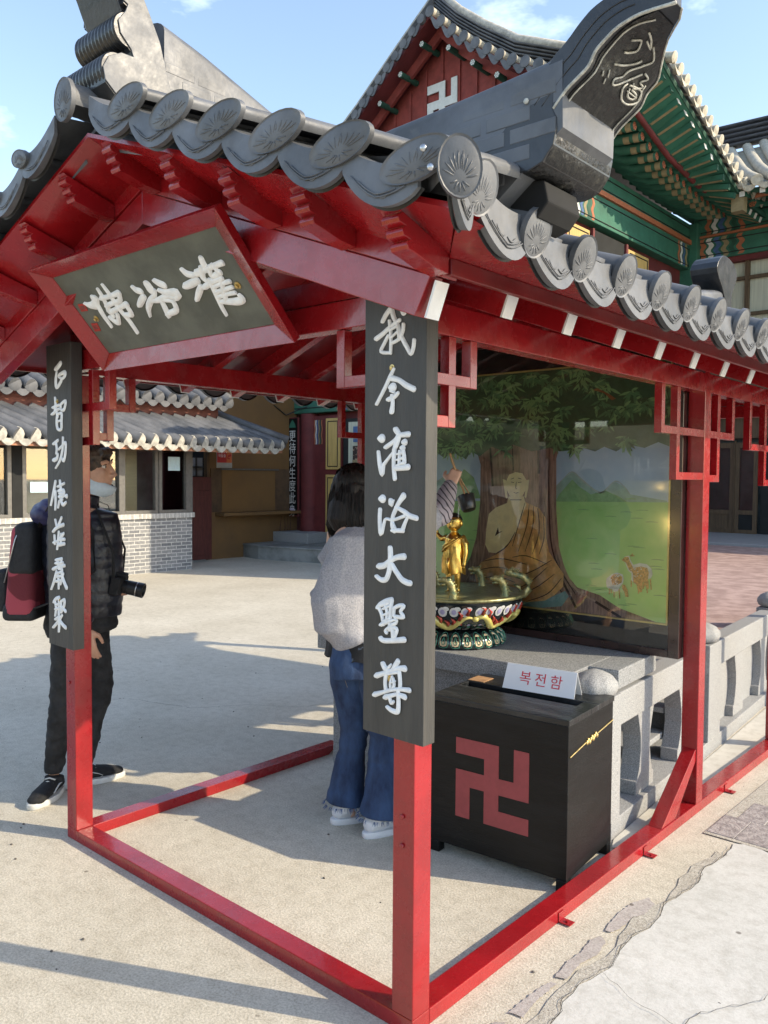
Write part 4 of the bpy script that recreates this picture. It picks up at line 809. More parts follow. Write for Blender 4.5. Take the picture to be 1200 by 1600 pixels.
mk = MB(); X0 = .120; Z0 = .172; s5 = .0645
grid = ["XXX.X", "..X.X", "XXXXX", "X.X..", "X.XXX"]
# emblem outline as one polygon on a 5 x 5 grid
pol = [(0, 5), (3, 5), (3, 3), (4, 3), (4, 5), (5, 5), (5, 2), (3, 2), (3, 1), (5, 1), (5, 0), (2, 0), (2, 2), (1, 2), (1, 0), (0, 0), (0, 3), (2, 3), (2, 4), (0, 4)]
mk.prism([(X0+a*s5, Z0+c*s5*.985) for a, c in pol], P_(0, 0, 0)+nf*.0003, ex, up, nf*.0012); mk.build('emblem', MARK, BOX)
ns = up.cross(ey)*-1
o_ = P_(1, 0, 0)
for a, c in (((.012, .503), (.16, .522)), ((.27, .530), (.432, .545))): b = MB(); b.tube([o_+ey*a[0]+up*a[1]+ns*.002, o_+ey*c[0]+up*c[1]+ns*.002], .0028, 6); b.build('brass_strip', BRASS, BOX)
b = MB(); r = random.Random(3)
for k in range(9):
    a = .165+.012*k; z = .520+.0012*k; q = o_+ey*a+up*(z+.006*sin(k*2.1))+ns*.003
    b.lathe(q, [(.009, -.002), (.009, .003), (.004, .006)], 8, ax=ns)
b.build('latch', BRASS, BOX)
# tent shaped sign on the box
SG = empty('tent_sign', (-.36, 1.28, zt), 'white folded tent sign with red letters on top of the donation box', 'sign')
s0, s1 = V(-.515, 1.222, zt+.001), V(-.188, 1.262, zt+.001); sx = (s1-s0).normalized(); sy = V(-sx.y, sx.x, 0)
s0 = V(-.520, 1.215, zt+.001); s1 = V(-.205, 1.250, zt+.001)
hh = .098; bk = .085
A, B_ = s0, s1; A2, B2 = s0+sy*bk, s1+sy*bk; At, Bt = s0+sx*.004+sy*bk*.5+up*hh, s1-sx*.004+sy*bk*.5+up*hh
PAPER = mat('white card', (.80, .80, .80), .5, .02, 10)
m = MB(); t = .0016; fn = (B_-A).cross(At-A).normalized(); fb = (A2-B2).cross(Bt-B2).normalized()
m.hexa([A, B_, Bt, At, A-fn*t, B_-fn*t, Bt-fn*t, At-fn*t]); m.hexa([B2, A2, At+sy*.0022, Bt+sy*.0022, B2-fb*t, A2-fb*t, At+sy*.0022-fb*t, Bt+sy*.0022-fb*t]); m.build('card', PAPER, SG)
m = MB(); REDT = mat('red print', (.62, .03, .05), .5, .05, 20)
vv = (At-A).normalized(); vv = (vv-sx*vv.dot(sx)).normalized()
for k, ch in enumerate('복전함'):
    put_text(m, ch, .060, A+(B_-A)*(.30+.215*k)+vv*.050+fn*.0008, sx, vv, .0004, 1.0)
m.build('lettering', REDT, SG)
# ---------------------------------------------------------------- enamel bowl
BC = V(-1.07, 1.64, .7035)
BW = empty('enamel_bowl', BC, 'large cloisonne bowl with dragon band and lotus foot on the granite altar', 'bowl')
ENB = mat('black enamel', (.015, .02, .022), .15, .3, 30, coat=.6); EDG = mat('old gilt rim', (.24, .23, .11), .35, .3, 40, metal=.5)
ENY = mat('yellow enamel', (.55, .48, .14), .22, .1, 60, coat=.5); ENR = mat('red enamel', (.42, .05, .03), .22, .15, 60, coat=.5)
ENW = mat('white enamel', (.62, .62, .60), .22, .08, 60, coat=.5); ENL = mat('lilac enamel', (.36, .34, .52), .22, .1, 60, coat=.5); ENG = mat('green enamel', (.06, .22, .15), .22, .2, 60, coat=.5); ENP = mat('peach enamel', (.72, .55, .34), .25, .15, 60, coat=.5)
body = [(.150, .083), (.175, .088), (.225, .105), (.270, .135), (.302, .175), (.322, .222), (.326, .236), (.334, .240), (.334, .250), (.326, .253), (.312, .247), (.306, .225), (.26, .165), (.15, .12), (.0, .11)]
b = MB(); b.lathe(BC, body, 64); b.build('basin', ENB, BW, smooth=True, angle=50)
b = MB(); b.lathe(BC, [(.3265, .2365), (.3355, .2395), (.3365, .2505), (.327, .2545), (.312, .2485)], 64); b.build('rim', EDG, BW, smooth=True)
b = MB(); b.lathe(BC, [(.12, 0), (.225, 0), (.238, .012), (.240, .030), (.226, .056), (.190, .078), (.150, .082), (.12, .0825)], 64); ft = b.build('lotus_foot', ENB, BW, smooth=True, angle=50)
def onfoot(a, t, e=.001):
    L = [(.238, .006), (.2405, .026), (.226, .056), (.190, .078)]; x = t*3; i = min(int(x), 2); f = x-i
    r0 = lerp(L[i][0], L[i+1][0], f)+e; h = lerp(L[i][1], L[i+1][1], f)+e
    return BC+V(r0*cos(a), r0*sin(a), h)
b = MB(); b2 = MB(); NP = 26
for k in range(NP):
    a = 2*pi*k/NP; da = pi/NP*.78
    pts = [(-.8, .1), (-1, .35), (-.95, .65), (-.5, .92), (0, .97), (.5, .92), (.95, .65), (1, .35), (.8, .1), (0, .02)]
    b.tube([onfoot(a+x*da, y, .0015) for x, y in pts]+[onfoot(a+pts[0][0]*da, pts[0][1], .0015)], .0022, 5)
    q = [onfoot(a+x*da*.80, .12+y*.76, .0022) for x, y in pts]; b2.add(q, [tuple(range(len(q)))])
b.build('petal_outline', ENG, ft, smooth=True); b2.build('petal', ENP, ft)
b = MB(); b3 = MB()
for k in range(NP):
    a = 2*pi*k/NP; da = pi/NP*.30
    for x in (-1, 1): b.tube([onfoot(a+x*da*.3, .25, .003), onfoot(a+x*da, .40, .003), onfoot(a+x*da*.4, .55, .003), onfoot(a, .7, .003)], .0022, 5)
b.build('petal_scroll', ENG, ft, smooth=True)
def onb(a, t, e=.002):
    L = [(.175, .088), (.225, .105), (.270, .135), (.302, .175), (.322, .222)]; x = t*4; i = min(int(x), 3); f = x-i
    r0 = lerp(L[i][0], L[i+1][0], f)+e; h = lerp(L[i][1], L[i+1][1], f)-e*.3
    return BC+V(r0*cos(a), r0*sin(a), h)
def flat(mb, a, t, da, dt, e=.003, n=12, sh=None):
    q = [onb(a+da*cos(2*pi*i/n)*(sh(i) if sh else 1), max(.01, min(.99, t+dt*sin(2*pi*i/n)*(sh(i) if sh else 1))), e) for i in range(n)]
    c = onb(a, t, e+.0015); mb.add(q+[c], [(i, (i+1) % n, n) for i in range(n)])
Y, Rr, Ww, L_, G_ = MB(), MB(), MB(), MB(), MB()
ND = 7
for k in range(ND):
    a0 = 2*pi*k/ND+.25
    n = 26; P = [onb(a0+.86*i/n, .52+.22*sin(2*pi*i/n*1.25+.6)*(1-.2*i/n), .004) for i in range(n+1)]
    Y.tube(P, [.006+.012*sin(pi*min(1, .08+i/n)) for i in range(n+1)], 8)
    Y.ball(onb(a0+.90, .66, .008), .016, .016, .013)
    for j in range(7):
        a = a0+.10+.11*j; t = .52+.22*sin(2*pi*((a-a0)/.86)*1.25+.6)
        Rr.tube([onb(a, t+.05, .004), onb(a+.03, min(.95, t+.20), .004), onb(a-.03, min(.97, t+.30), .004)], [.011, .008, .001], 6)
        if j % 2: Rr.tube([onb(a, t-.05, .004), onb(a+.05, t-.18, .004)], [.009, .001], 6)
    for j in range(5):
        a = a0+.17*j+.05; flat(Ww, a, .84, .068, .13, .0022); flat(Ww, a+.05, .93, .05, .06, .0026); flat(L_, a, .85, .036, .07, .0045)
        flat(Ww, a+.06, .10+.05*(j % 2), .062, .055, .004); flat(Ww, a+.10, .20, .04, .03, .0045); flat(L_, a+.02, .12, .03, .022, .0075)
        flat(G_, a+.1, .28+.04*(j % 3), .035, .035, .0036); flat(L_, a+.09, .42, .03, .045, .0034); 
Y.build('dragon_band', ENY, BW, smooth=True); Rr.build('flame_band', ENR, BW, smooth=True); Ww.build('cloud_band', ENW, BW, smooth=True); L_.build('cloud_core', ENL, BW); G_.build('leaf_band', ENG, BW)
WAT = mat('green basin water', (.022, .035, .014), .05, .2, 8, .25, 14, col2=(.06, .07, .02))
b = MB(); b.lathe(BC, [(.0, .210), (.20, .210), (.297, .210), (.297, .209)], 48); b.build('water', WAT, BW, smooth=True)
DRG = mat('verdigris bronze', (.22, .28, .15), .38, .4, 40, .3, 90, metal=.5, col2=(.45, .38, .16))
def serpent(a, r, h, hd, tw, name='dragon_spout', big=1.0):
    u_ = V(cos(a), sin(a), 0); t_ = V(-sin(a), cos(a), 0)
    c = BC+u_*r+V(0, 0, .20); b = MB()
    P = [c, c+V(0, 0, h*.25)+t_*.012*tw, c+V(0, 0, h*.55)+t_*.022*tw-u_*.004, c+V(0, 0, h*.82)+t_*.008*tw, c+V(0, 0, h)-t_*.008*tw-u_*.012, c+V(0, 0, h*1.0)-t_*.02*tw-u_*.034]
    b.tube(P, [.022*big, .021*big, .017*big, .015*big, .018*big, .012*big], 12)
    b.ball(P[-2]-u_*.008, .020*big, .019*big, .020*big)
    for s_ in (-1, 1):
        b.tube([P[-2]+t_*s_*.010+V(0, 0, .012), P[-2]+t_*s_*.016+V(0, 0, .030)+u_*.012], [.004, .001], 5); b.ball(P[-2]+t_*s_*.013-u_*.012+V(0, 0, .008), .005, .005, .005, 8, 5)
    for k in range(7): q = P[0].lerp(P[3], k/6) if k < 6 else P[3]; b.ball(q+u_*.014, .005, .005, .006, 6, 4)
    return b.build(name, DRG, BW, smooth=True)
def coil():
    a0 = .72; b = MB()
    u_ = V(cos(a0), sin(a0), 0); t_ = V(-sin(a0), cos(a0), 0); c = BC+u_*.300+V(0, 0, .235)
    P = [c+V(0, 0, 0)-t_*.02, c+V(0, 0, .0)+u_*.03, c+V(0, 0, .028)+u_*.058, c+V(0, 0, .062)+u_*.060, c+V(0, 0, .088)+u_*.030, c+V(0, 0, .100)-u_*.005, c+V(0, 0, .108)-u_*.045, c+V(0, 0, .106)-u_*.066]
    b.tube(P, [.014, .019, .019, .018, .017, .017, .018, .009], 12)
    P2 = [c-u_*.045+V(0, 0, .035), c-u_*.05+V(0, 0, .012), c-u_*.01+V(0, 0, .0), c+u_*.02+V(0, 0, .01), c+u_*.01+V(0, 0, .04), c-u_*.02+V(0, 0, .05)]
    b.tube(P2, [.008, .012, .014, .014, .012, .004], 10)
    b.ball(c+V(0, 0, .112)-u_*.045, .022, .018, .017)
    for k in range(6): b.tube([P[5].lerp(P[6], k/6)+V(0, 0, .010), P[5].lerp(P[6], k/6)+V(0, 0, .028)+u_*.014], [.004, .001], 5)
    for s_ in (-1, 1): b.tube([P[6]+t_*.010*s_+V(0, 0, .012), P[6]+t_*.018*s_+V(0, 0, .030)+u_*.022], [.004, .001], 5)
    b.build('coiled_dragon', DRG, BW, smooth=True)
def serpent2(ro, do, h, name='dragon_spout', left=1):
    Rr_ = V(.75, .66, 0); Dd = V(.66, -.75, 0); c = BC+Rr_*ro+Dd*do+V(0, 0, .20); L = -Rr_*left; b = MB()
    P = [c, c+V(0, 0, h*.22)-L*.010, c+V(0, 0, h*.5)-L*.016, c+V(0, 0, h*.75)-L*.006, c+V(0, 0, h*.92)+L*.010, c+V(0, 0, h*.97)+L*.034, c+V(0, 0, h*.93)+L*.056]
    b.tube(P, [.024, .021, .018, .017, .019, .015, .008], 12)
    b.ball(P[4]+V(0, 0, .004), .019, .019, .017); b.tube([P[4]+L*.010-V(0, 0, .012), P[4]+L*.036-V(0, 0, .018)], [.008, .005], 8)
    for s_ in (-1, 1):
        b.tube([P[4]+Dd*s_*.010+V(0, 0, .012), P[4]+Dd*s_*.015+V(0, 0, .026)-L*.020], [.004, .001], 5); b.ball(P[4]+Dd*s_*.014+L*.010+V(0, 0, .008), .0045, .0045, .0045, 8, 5)
    for k in range(8): t = k/7*3.6; i = int(t); q = P[i].lerp(P[i+1], t-i); b.tube([q-L*.012, q-L*.026+V(0, 0, .008)], [.005, .001], 5)
    return b.build(name, DRG, BW, smooth=True)
for ro, do, h in ((-.10, -.24, .13), (-.055, .24, .14), (.135, -.23, .14), (.20, .16, .14), (-.24, .10, .13), (-.20, -.14, .13)): serpent2(ro, do, h)
coil()
# ---------------------------------------------------------------- gilded infant statue standing in the bowl
ST = empty('infant_statue', BC+V(0, 0, .205), 'small golden infant statue with one arm raised, standing in the bowl', 'statue')
SC = BC+V(-.016, -.006, .205)
fwd = V(.66, -.75, 0)*-.15+V(-.50, -.86, 0); fwd = V(.12, -1.0, 0).normalized(); lft = V(0, 0, 1).cross(fwd); rgt = -lft
S_ = lambda a, f_, z: SC+rgt*a+fwd*f_+V(0, 0, z)
b = MB()
b.lathe(SC+V(0, 0, 0), [(.052, 0), (.060, .006), (.058, .014), (.048, .024), (.040, .028)], 28); b.build('lotus_base', GOLD, ST, smooth=True)
b = MB()
for k in range(14):
    a = 2*pi*k/14; b.ball(SC+V(.050*cos(a), .050*sin(a), .016), .013, .013, .012, 8, 5)
b.build('petal_ring', GOLD, ST, smooth=True)
b = MB()
for s_ in (-1, 1):
    b.tube([S_(.022*s_, 0, .032), S_(.021*s_, 0, .05), S_(.021*s_, .004, .10), S_(.019*s_, 0, .16), S_(.014*s_, 0, .195)], [.012, .010, .0145, .020, .026], 12)
    b.ball(S_(.023*s_, .014, .034), .012, .024, .008)
b.tube([S_(0, 0, .17), S_(0, .004, .205), S_(0, .006, .235), S_(0, .002, .270), S_(0, 0, .288), S_(0, 0, .300)], [.036, .040, .038, .040, .028, .016], 16)
b.tube([S_(0, 0, .29), S_(0, 0, .315)], [.015, .015], 10)
b.ball(S_(0, .002, .345), .037, .036, .040, 18, 12); b.ball(S_(0, .022, .328), .022, .018, .016)
b.ball(S_(0, .040, .340), .004, .005, .005)
# arm held down at its side (viewer's right) and arm raised (viewer's left)
b.tube([S_(-.040, 0, .275), S_(-.056, 0, .250), S_(-.062, .004, .212), S_(-.060, .012, .175), S_(-.058, .016, .155)], [.015, .0135, .012, .009, .010], 10)
b.tube([S_(.036, 0, .276), S_(.062, .004, .268), S_(.086, .006, .290), S_(.092, .006, .325), S_(.094, .008, .340)], [.015, .013, .011, .009, .010], 10)
body_ = organic('figure', b, GOLD, ST, voxel=.0035, smooth=3)
b = MB()
b.tube([S_(.094, .008, .338), S_(.092, .008, .362)], [.0045, .003], 6)
for s_ in (-1, 1): b.tube([S_(.094+.006*s_, .010, .338), S_(.094+.008*s_, .014, .350)], [.004, .003], 6)
for k in range(3): b.tube([S_(-.058+.004*(k-1), .016, .156), S_(-.057+.005*(k-1), .018, .140)], [.0035, .0025], 6)
b.build('fingers', GOLD, ST, smooth=True)
b = MB(); DARKH = mat('black painted hair', (.03, .025, .02), .4, .3, 60)
V_ = []; F = []; n = 24
for i in range(7):
    t = i/6*1.35
    for j in range(n):
        a = 2*pi*j/n; dirv = rgt*cos(a)*sin(t)+fwd*(sin(a)*sin(t))+V(0, 0, cos(t)); lim = 1 if sin(a) < .2 else .74
        dirv = rgt*cos(a)*sin(t*lim)+fwd*(sin(a)*sin(t*lim))+V(0, 0, cos(t*lim)); V_.append(S_(0, .001, .345)+V(dirv.x*.0385, dirv.y*.0378, dirv.z*.0418))
for i in range(6):
    for j in range(n): F.append((i*n+j, i*n+(j+1) % n, (i+1)*n+(j+1) % n, (i+1)*n+j))
b.add(V_, F); b.build('hair', DARKH, ST, smooth=True)
b = MB()
for s_ in (-1, 1):
    b = MB(); b.ball(S_(.0135*s_, .0365, .348), .0060, .0022, .0026, 8, 5); b.tube([S_(.006*s_, .0378, .356), S_(.015*s_, .0362, .3585), S_(.022*s_, .031, .356)], .0012, 5); b.build('eye', DARKH, ST, smooth=True)
    b = MB(); b.ball(S_(.037*s_, .0, .340), .004, .008, .012, 8, 5); b.build('ear', GOLD, ST, smooth=True)
b = MB(); b.ball(S_(0, .0405, .324), .006, .002, .0022, 8, 5); b.build('mouth', DARKH, ST, smooth=True)
# robe: a wrapped skirt with folds and a sash over one shoulder
b = MB(); V_ = []; F = []; n = 48
rows = [(.245, .041, .036), (.215, .046, .042), (.18, .050, .044), (.145, .052, .044), (.125, .054, .045), (.118, .053, .044)]
for z, rx, ry in rows:
    for j in range(n):
        a = 2*pi*j/n; q = 1+.07*sin(a*9+z*60)+.03*sin(a*17); V_.append(S_(rx*q*cos(a), .003+ry*q*sin(a), z+.006*sin(a*3)))
for i in range(len(rows)-1):
    for j in range(n): F.append((i*n+j, i*n+(j+1) % n, (i+1)*n+(j+1) % n, (i+1)*n+j))
b.add(V_, F)
b.tube([S_(-.040, .010, .282), S_(-.02, .036, .262), S_(.015, .042, .235), S_(.040, .030, .215)], [.009, .008, .009, .008], 8, ell=.7)
b.tube([S_(-.034, .006, .288), S_(-.012, .037, .270), S_(.020, .043, .246), S_(.042, .026, .228)], [.006, .005, .006, .005], 8)
b.tube([S_(-.044, .0, .284), S_(-.048, -.030, .25), S_(-.02, -.045, .22), S_(.03, -.042, .20)], [.010, .010, .011, .010], 8)
b.tube([S_(0, .046, .19), S_(.004, .050, .16), S_(-.004, .050, .12)], [.007, .007, .004], 8)
b.build('robe', GOLD, ST, smooth=True)

ST.scale = (1.13, 1.13, 1.13)

MURAL = {'mount_back': [[(-0.7326,1.4059),(-0.7338,1.4762),(-0.6822,1.5233),(-0.6414,1.5512),(-0.5898,1.5147),(-0.5289,1.4698),(-0.4794,1.4525),(-0.413,1.507),(-0.3652,1.481),(-0.3365,1.4462),(-0.1557,1.4198),(-0.1554,1.407),(-0.7323,1.3918)],[(-1.9705,1.391),(-1.8591,1.4598),(-1.7509,1.5021),(-1.6034,1.4472),(-1.5025,1.4882),(-1.3949,1.5436),(-1.3471,1.5591),(-1.3087,1.5361),(-1.252,1.4982),(-1.2045,1.4079)]],'mount_front': [[(-0.7325,1.4012),(-0.7121,1.4391),(-0.6407,1.5143),(-0.5992,1.4779),(-0.5383,1.4424),(-0.4602,1.4618),(-0.3926,1.4363),(-0.3356,1.4022)],[(-1.4126,1.4033),(-1.3653,1.4895),(-1.2997,1.5667),(-1.2338,1.5212),(-1.1862,1.4083)]],'field': [[(-1.8804,1.3845),(-0.1329,1.4135),(-0.1191,0.7847),(-1.8727,0.5466)]],'trunk': [[(-1.2465,1.8187),(-1.2147,1.6592),(-1.1887,1.5901),(-1.1898,1.3798),(-1.2124,1.1953),(-1.2491,1.0884),(-1.3208,0.9737),(-1.3996,0.9275),(-1.4666,0.8744),(-1.5806,0.7342),(-1.5793,0.6234),(-0.1648,0.8082),(-0.1957,0.828),(-0.3807,0.903),(-0.4811,0.9544),(-0.6019,0.9806),(-0.663,1.039),(-0.7086,1.1772),(-0.7264,1.3631),(-0.7308,1.6167),(-0.7105,1.6899),(-0.6767,1.7969)]],'canopy': [[(-2.0615,2.3811),(-2.0558,1.6742),(-1.6512,1.695),(-1.5814,1.627),(-1.4974,1.6657),(-1.4308,1.6256),(-1.3824,1.664),(-1.3261,1.6438),(-1.2862,1.6178),(-1.2555,1.662),(-1.1935,1.6359),(-1.1186,1.6849),(-1.0443,1.6588),(-0.9869,1.6946),(-0.8733,1.6562),(-0.7645,1.6722),(-0.711,1.6537),(-0.6458,1.6585),(-0.607,1.6383),(-0.5821,1.6689),(-0.5192,1.6508),(-0.4704,1.6726),(-0.4096,1.6491),(-0.3511,1.6813),(-0.2699,1.6633),(-0.2029,1.689),(-0.1363,1.6662),(-0.1475,2.1747)]],'robe': [[(-0.906,1.3964),(-0.8226,1.3663),(-0.7852,1.3177),(-0.7795,1.2183),(-0.7621,1.1482),(-0.705,1.0743),(-0.6768,1.0413),(-0.6796,0.9777),(-0.7263,0.9308),(-0.782,0.8965),(-0.8891,0.8781),(-0.9744,0.8876),(-1.0622,0.9198),(-1.125,0.9364),(-1.2073,0.9517),(-1.2192,1.0118),(-1.1722,1.0686),(-1.0828,1.1125),(-1.0133,1.1615),(-0.9793,1.2003),(-0.9464,1.2824)]],'skin': [[(-1.1307,1.3271),(-1.0866,1.3622),(-1.0168,1.3885),(-1.0069,1.4233),(-0.9149,1.4252),(-0.9043,1.3929),(-0.8974,1.3858),(-0.938,1.2901),(-0.9793,1.2003),(-1.0392,1.1451),(-1.0829,1.1199),(-1.1277,1.1208),(-1.1508,1.1608),(-1.1457,1.2439)],[(-1.0246,1.5002),(-1.0061,1.537),(-0.9677,1.5503),(-0.9252,1.5445),(-0.902,1.5121),(-0.9053,1.4579),(-0.9216,1.4272),(-0.9613,1.4148),(-1.0001,1.4256),(-1.0179,1.4562)],[(-1.0449,1.5133),(-1.0256,1.509),(-1.012,1.4159),(-1.0241,1.4104),(-1.0354,1.4633)],[(-0.9011,1.51),(-0.8828,1.5115),(-0.8887,1.4654),(-0.9004,1.4146),(-0.9098,1.4217)]],'arm_gap': [[(-1.0888,1.2107),(-1.07,1.2586),(-1.0643,1.2328),(-1.0407,1.2399)]],'hand': [[(-1.0329,1.301),(-1.0158,1.3237),(-0.998,1.295),(-0.9813,1.3264),(-0.9637,1.2963),(-0.9419,1.268),(-0.9709,1.2154),(-1.0053,1.2062),(-1.0276,1.242)]],'seat': [[(-0.9399,0.8765),(-0.7821,0.9001),(-0.6675,0.9577),(-0.6475,0.9316),(-0.6857,0.8783),(-0.8054,0.8329),(-0.9051,0.8252)]],'lines': [[(-0.9928,1.5137),(-0.9741,1.5196)],[(-0.9502,1.5198),(-0.9289,1.5141)],[(-0.9926,1.4983),(-0.9737,1.4956)],[(-0.9498,1.4958),(-0.9287,1.4989)],[(-0.9763,1.4451),(-0.9617,1.441),(-0.9448,1.4457)],[(-0.9601,1.5008),(-0.963,1.468),(-0.9561,1.463)],[(-0.9954,1.4052),(-0.9272,1.4068)],[(-0.9059,1.3928),(-0.9462,1.2678),(-0.9787,1.1636)],[(-0.8807,1.3862),(-0.8955,1.2701),(-0.944,1.1364)],[(-0.8557,1.3761),(-0.8581,1.2718),(-0.9018,1.1391)],[(-0.8308,1.3661),(-0.8206,1.2448),(-0.8598,1.1274)],[(-0.7976,1.3315),(-0.7916,1.2177),(-0.8186,1.1302)],[(-1.1722,1.0686),(-1.0472,1.0926),(-0.8923,1.0744)],[(-1.1899,1.0217),(-1.0641,1.0466),(-0.9423,1.0267)],[(-1.1984,0.9753),(-1.0633,0.9944),(-0.9585,0.9739)],[(-0.9745,0.8987),(-0.8404,0.9556),(-0.7281,1.037)],[(-1.0094,0.91),(-0.8741,0.9814),(-0.7688,1.0694)],[(-0.8892,0.8818),(-0.7665,0.9339),(-0.6882,1.0192)],[(-1.0828,1.1125),(-1.0133,1.1615),(-0.9627,1.2378)],[(-0.9778,1.1048),(-0.893,1.1179),(-0.7691,1.0836)],[(-0.9419,1.0047),(-0.842,1.0493),(-0.7453,1.1067)]],'bark': [[(-1.1651,1.679),(-1.1394,1.3366),(-1.1769,1.0587),(-1.2676,0.876)],[(-1.1281,1.6783),(-1.1087,1.474)],[(-0.7719,1.6719),(-0.7663,1.3489),(-0.7331,1.1239),(-0.6081,0.9418),(-0.3371,0.8315)],[(-0.7452,1.6072),(-0.7443,1.3496),(-0.7119,1.1576),(-0.6266,0.9878),(-0.4702,0.9088)],[(-0.7958,1.3479),(-0.7728,1.0886),(-0.6791,0.9347),(-0.5362,0.8071)],[(-0.6988,1.0296),(-0.607,0.8781),(-0.5016,0.7893)],[(-1.2077,1.1608),(-1.2273,1.055),(-1.3025,0.908)],[(-0.5042,0.9208),(-0.37,0.8582),(-0.273,0.8092)],[(-0.5907,0.9435),(-0.4522,0.8485)],[(-1.0713,1.6773),(-1.0615,1.5591)],[(-0.9924,1.7092),(-0.9822,1.5591)],[(-0.8391,1.7056),(-0.8289,1.5427)]],'deer_white': [[(-0.4486,1.0197),(-0.4449,1.0407),(-0.4177,1.0635),(-0.3906,1.0722),(-0.3634,1.0655),(-0.3575,1.0431),(-0.3625,1.0223),(-0.3783,1.0004),(-0.3888,0.9815),(-0.4051,0.9774),(-0.4163,0.9917),(-0.4328,0.9902),(-0.444,0.9969)],[(-0.3544,1.1525),(-0.3331,1.1565),(-0.326,1.1368),(-0.311,1.1152),(-0.2796,1.1263),(-0.2457,1.1226),(-0.2221,1.1045),(-0.2164,1.0777),(-0.2237,1.0597),(-0.2571,1.0468),(-0.2985,1.023),(-0.3201,1.0413),(-0.3207,1.0741),(-0.337,1.0854),(-0.351,1.1198),(-0.3648,1.134)]],'deer_tan': [[(-0.4256,1.0423),(-0.4122,1.0614),(-0.3823,1.0664),(-0.3658,1.0525),(-0.368,1.0269),(-0.3894,1.0122),(-0.414,1.0125)],[(-0.3624,1.0172),(-0.3516,1.0156),(-0.3378,0.9941),(-0.3318,0.9617),(-0.3478,0.9601),(-0.3536,0.9824),(-0.3675,1.0014)],[(-0.3543,1.15),(-0.3356,1.1513),(-0.3299,1.1314),(-0.3107,1.1001),(-0.274,1.1104),(-0.2427,1.1054),(-0.2345,1.0836),(-0.239,1.0484),(-0.2621,1.0363),(-0.2663,0.9909),(-0.2846,0.9866),(-0.2932,1.0235),(-0.3093,1.0321),(-0.3128,1.0772),(-0.3317,1.0909),(-0.3484,1.1225),(-0.3702,1.1336)],[(-0.2571,1.0468),(-0.2364,1.0486),(-0.233,1.0091),(-0.2433,1.0081),(-0.2515,1.0273),(-0.2588,1.0066),(-0.264,1.0061)]],'deer_line': [[(-0.3277,1.1568),(-0.3066,1.1583)],[(-0.3224,1.1572),(-0.3147,1.1678)],[(-0.4301,0.993),(-0.4296,0.9647)],[(-0.4218,0.9912),(-0.4187,0.9709)],[(-0.4064,0.9773),(-0.4046,0.9518)],[(-0.3809,0.9951),(-0.3759,0.9496)],[(-0.3201,1.0413),(-0.3194,1.011)],[(-0.2846,0.9891),(-0.2818,0.9818)],[(-0.2262,1.0545),(-0.2213,1.0052)],[(-0.2433,1.0081),(-0.239,0.9885)]],'branch': [[(-0.5373,1.9483),(-0.5127,1.9557),(-0.4511,1.9238),(-0.4146,1.8994),(-0.4361,1.8929),(-0.4755,1.9287)]]}
# ---------------------------------------------------------------- painted panel behind glass
MP = empty('mural_panel', (-.93, 2.03, .70), 'glazed mural of a seated figure in orange robes under a great tree, behind the bowl', 'mural')
X0, X1, Z0, Z1 = -1.700, -.147, .857, 2.062; YP = 2.0035
def pm(name, c, v=.10, sc=30, c2=None, **k): return mat('painted '+name, c, .6, v, sc, 0, col2=c2, **k)
def grad(name, ca, cb, z0, z1):
    m = pm(name, ca); n = m.node_tree; b = n.nodes['Principled BSDF']; t = n.nodes['Texture Coordinate']
    g = n.nodes.new('ShaderNodeSeparateXYZ'); mr = n.nodes.new('ShaderNodeMapRange'); mr.inputs[1].default_value = z0; mr.inputs[2].default_value = z1
    n.links.new(t.outputs['Object'], g.inputs[0]); n.links.new(g.outputs['Z'], mr.inputs[0])
    r = n.nodes.new('ShaderNodeValToRGB'); r.color_ramp.elements[0].color = (*ca, 1); r.color_ramp.elements[1].color = (*cb, 1); n.links.new(mr.outputs[0], r.inputs[0])
    ns = n.nodes.new('ShaderNodeTexNoise'); ns.inputs['Scale'].default_value = 14; n.links.new(t.outputs['Object'], ns.inputs['Vector'])
    mx_ = n.nodes.new('ShaderNodeMixRGB'); mx_.blend_type = 'OVERLAY'; mx_.inputs[0].default_value = .25
    n.links.new(r.outputs[0], mx_.inputs[1]); n.links.new(ns.outputs['Fac'], mx_.inputs[2]); n.links.new(mx_.outputs[0], b.inputs['Base Color']); return m
mats = [grad('sky', (.62, .76, .90), (.44, .58, .76), .45, 1.1), pm('far hills', (.36, .52, .48)), pm('near hills', (.30, .50, .26)), grad('meadow', (.62, .88, .36), (.42, .68, .28), .15, .75),
        pm('bark', (.34, .22, .17), .3, 12, stretch=(8, 1, 1)), pm('foliage dark', (.075, .15, .08)), pm('orange robe', (.82, .50, .20), .2, 14), pm('skin', (.92, .82, .50), .08, 14), pm('dark line', (.045, .02, .015)),
        pm('bluish seat', (.22, .40, .40)), pm('foliage mid', (.15, .32, .16)), pm('foliage light', (.30, .52, .24)), pm('pale fur', (.82, .82, .78)), pm('tan fur', (.70, .42, .18), .3, 90), pm('pale bark', (.46, .32, .24)), pm('peach branch', (.40, .16, .07)), pm('pale ridge', (.45, .52, .50))]
pb = MB()
def clipz(L): return [(min(max(x, X0), X1), min(max(z, Z0), Z1)) for x, z in L]
def lay(L, mi, k, raw=False):
    pb.cur = mi; y = YP-.0007*k; L = clipz(L) if not raw else L
    b2 = bmesh.new(); vs2 = [b2.verts.new((x, 0, z)) for x, z in L if True]
    f = b2.faces.new(vs2); f.normal_update(); bmesh.ops.triangulate(b2, faces=[f]); b2.verts.index_update(); 
    pb.add([(v_.co.x, y, v_.co.z) for v_ in b2.verts], [tuple(v_.index for v_ in f_.verts) for f_ in b2.faces]); b2.free()
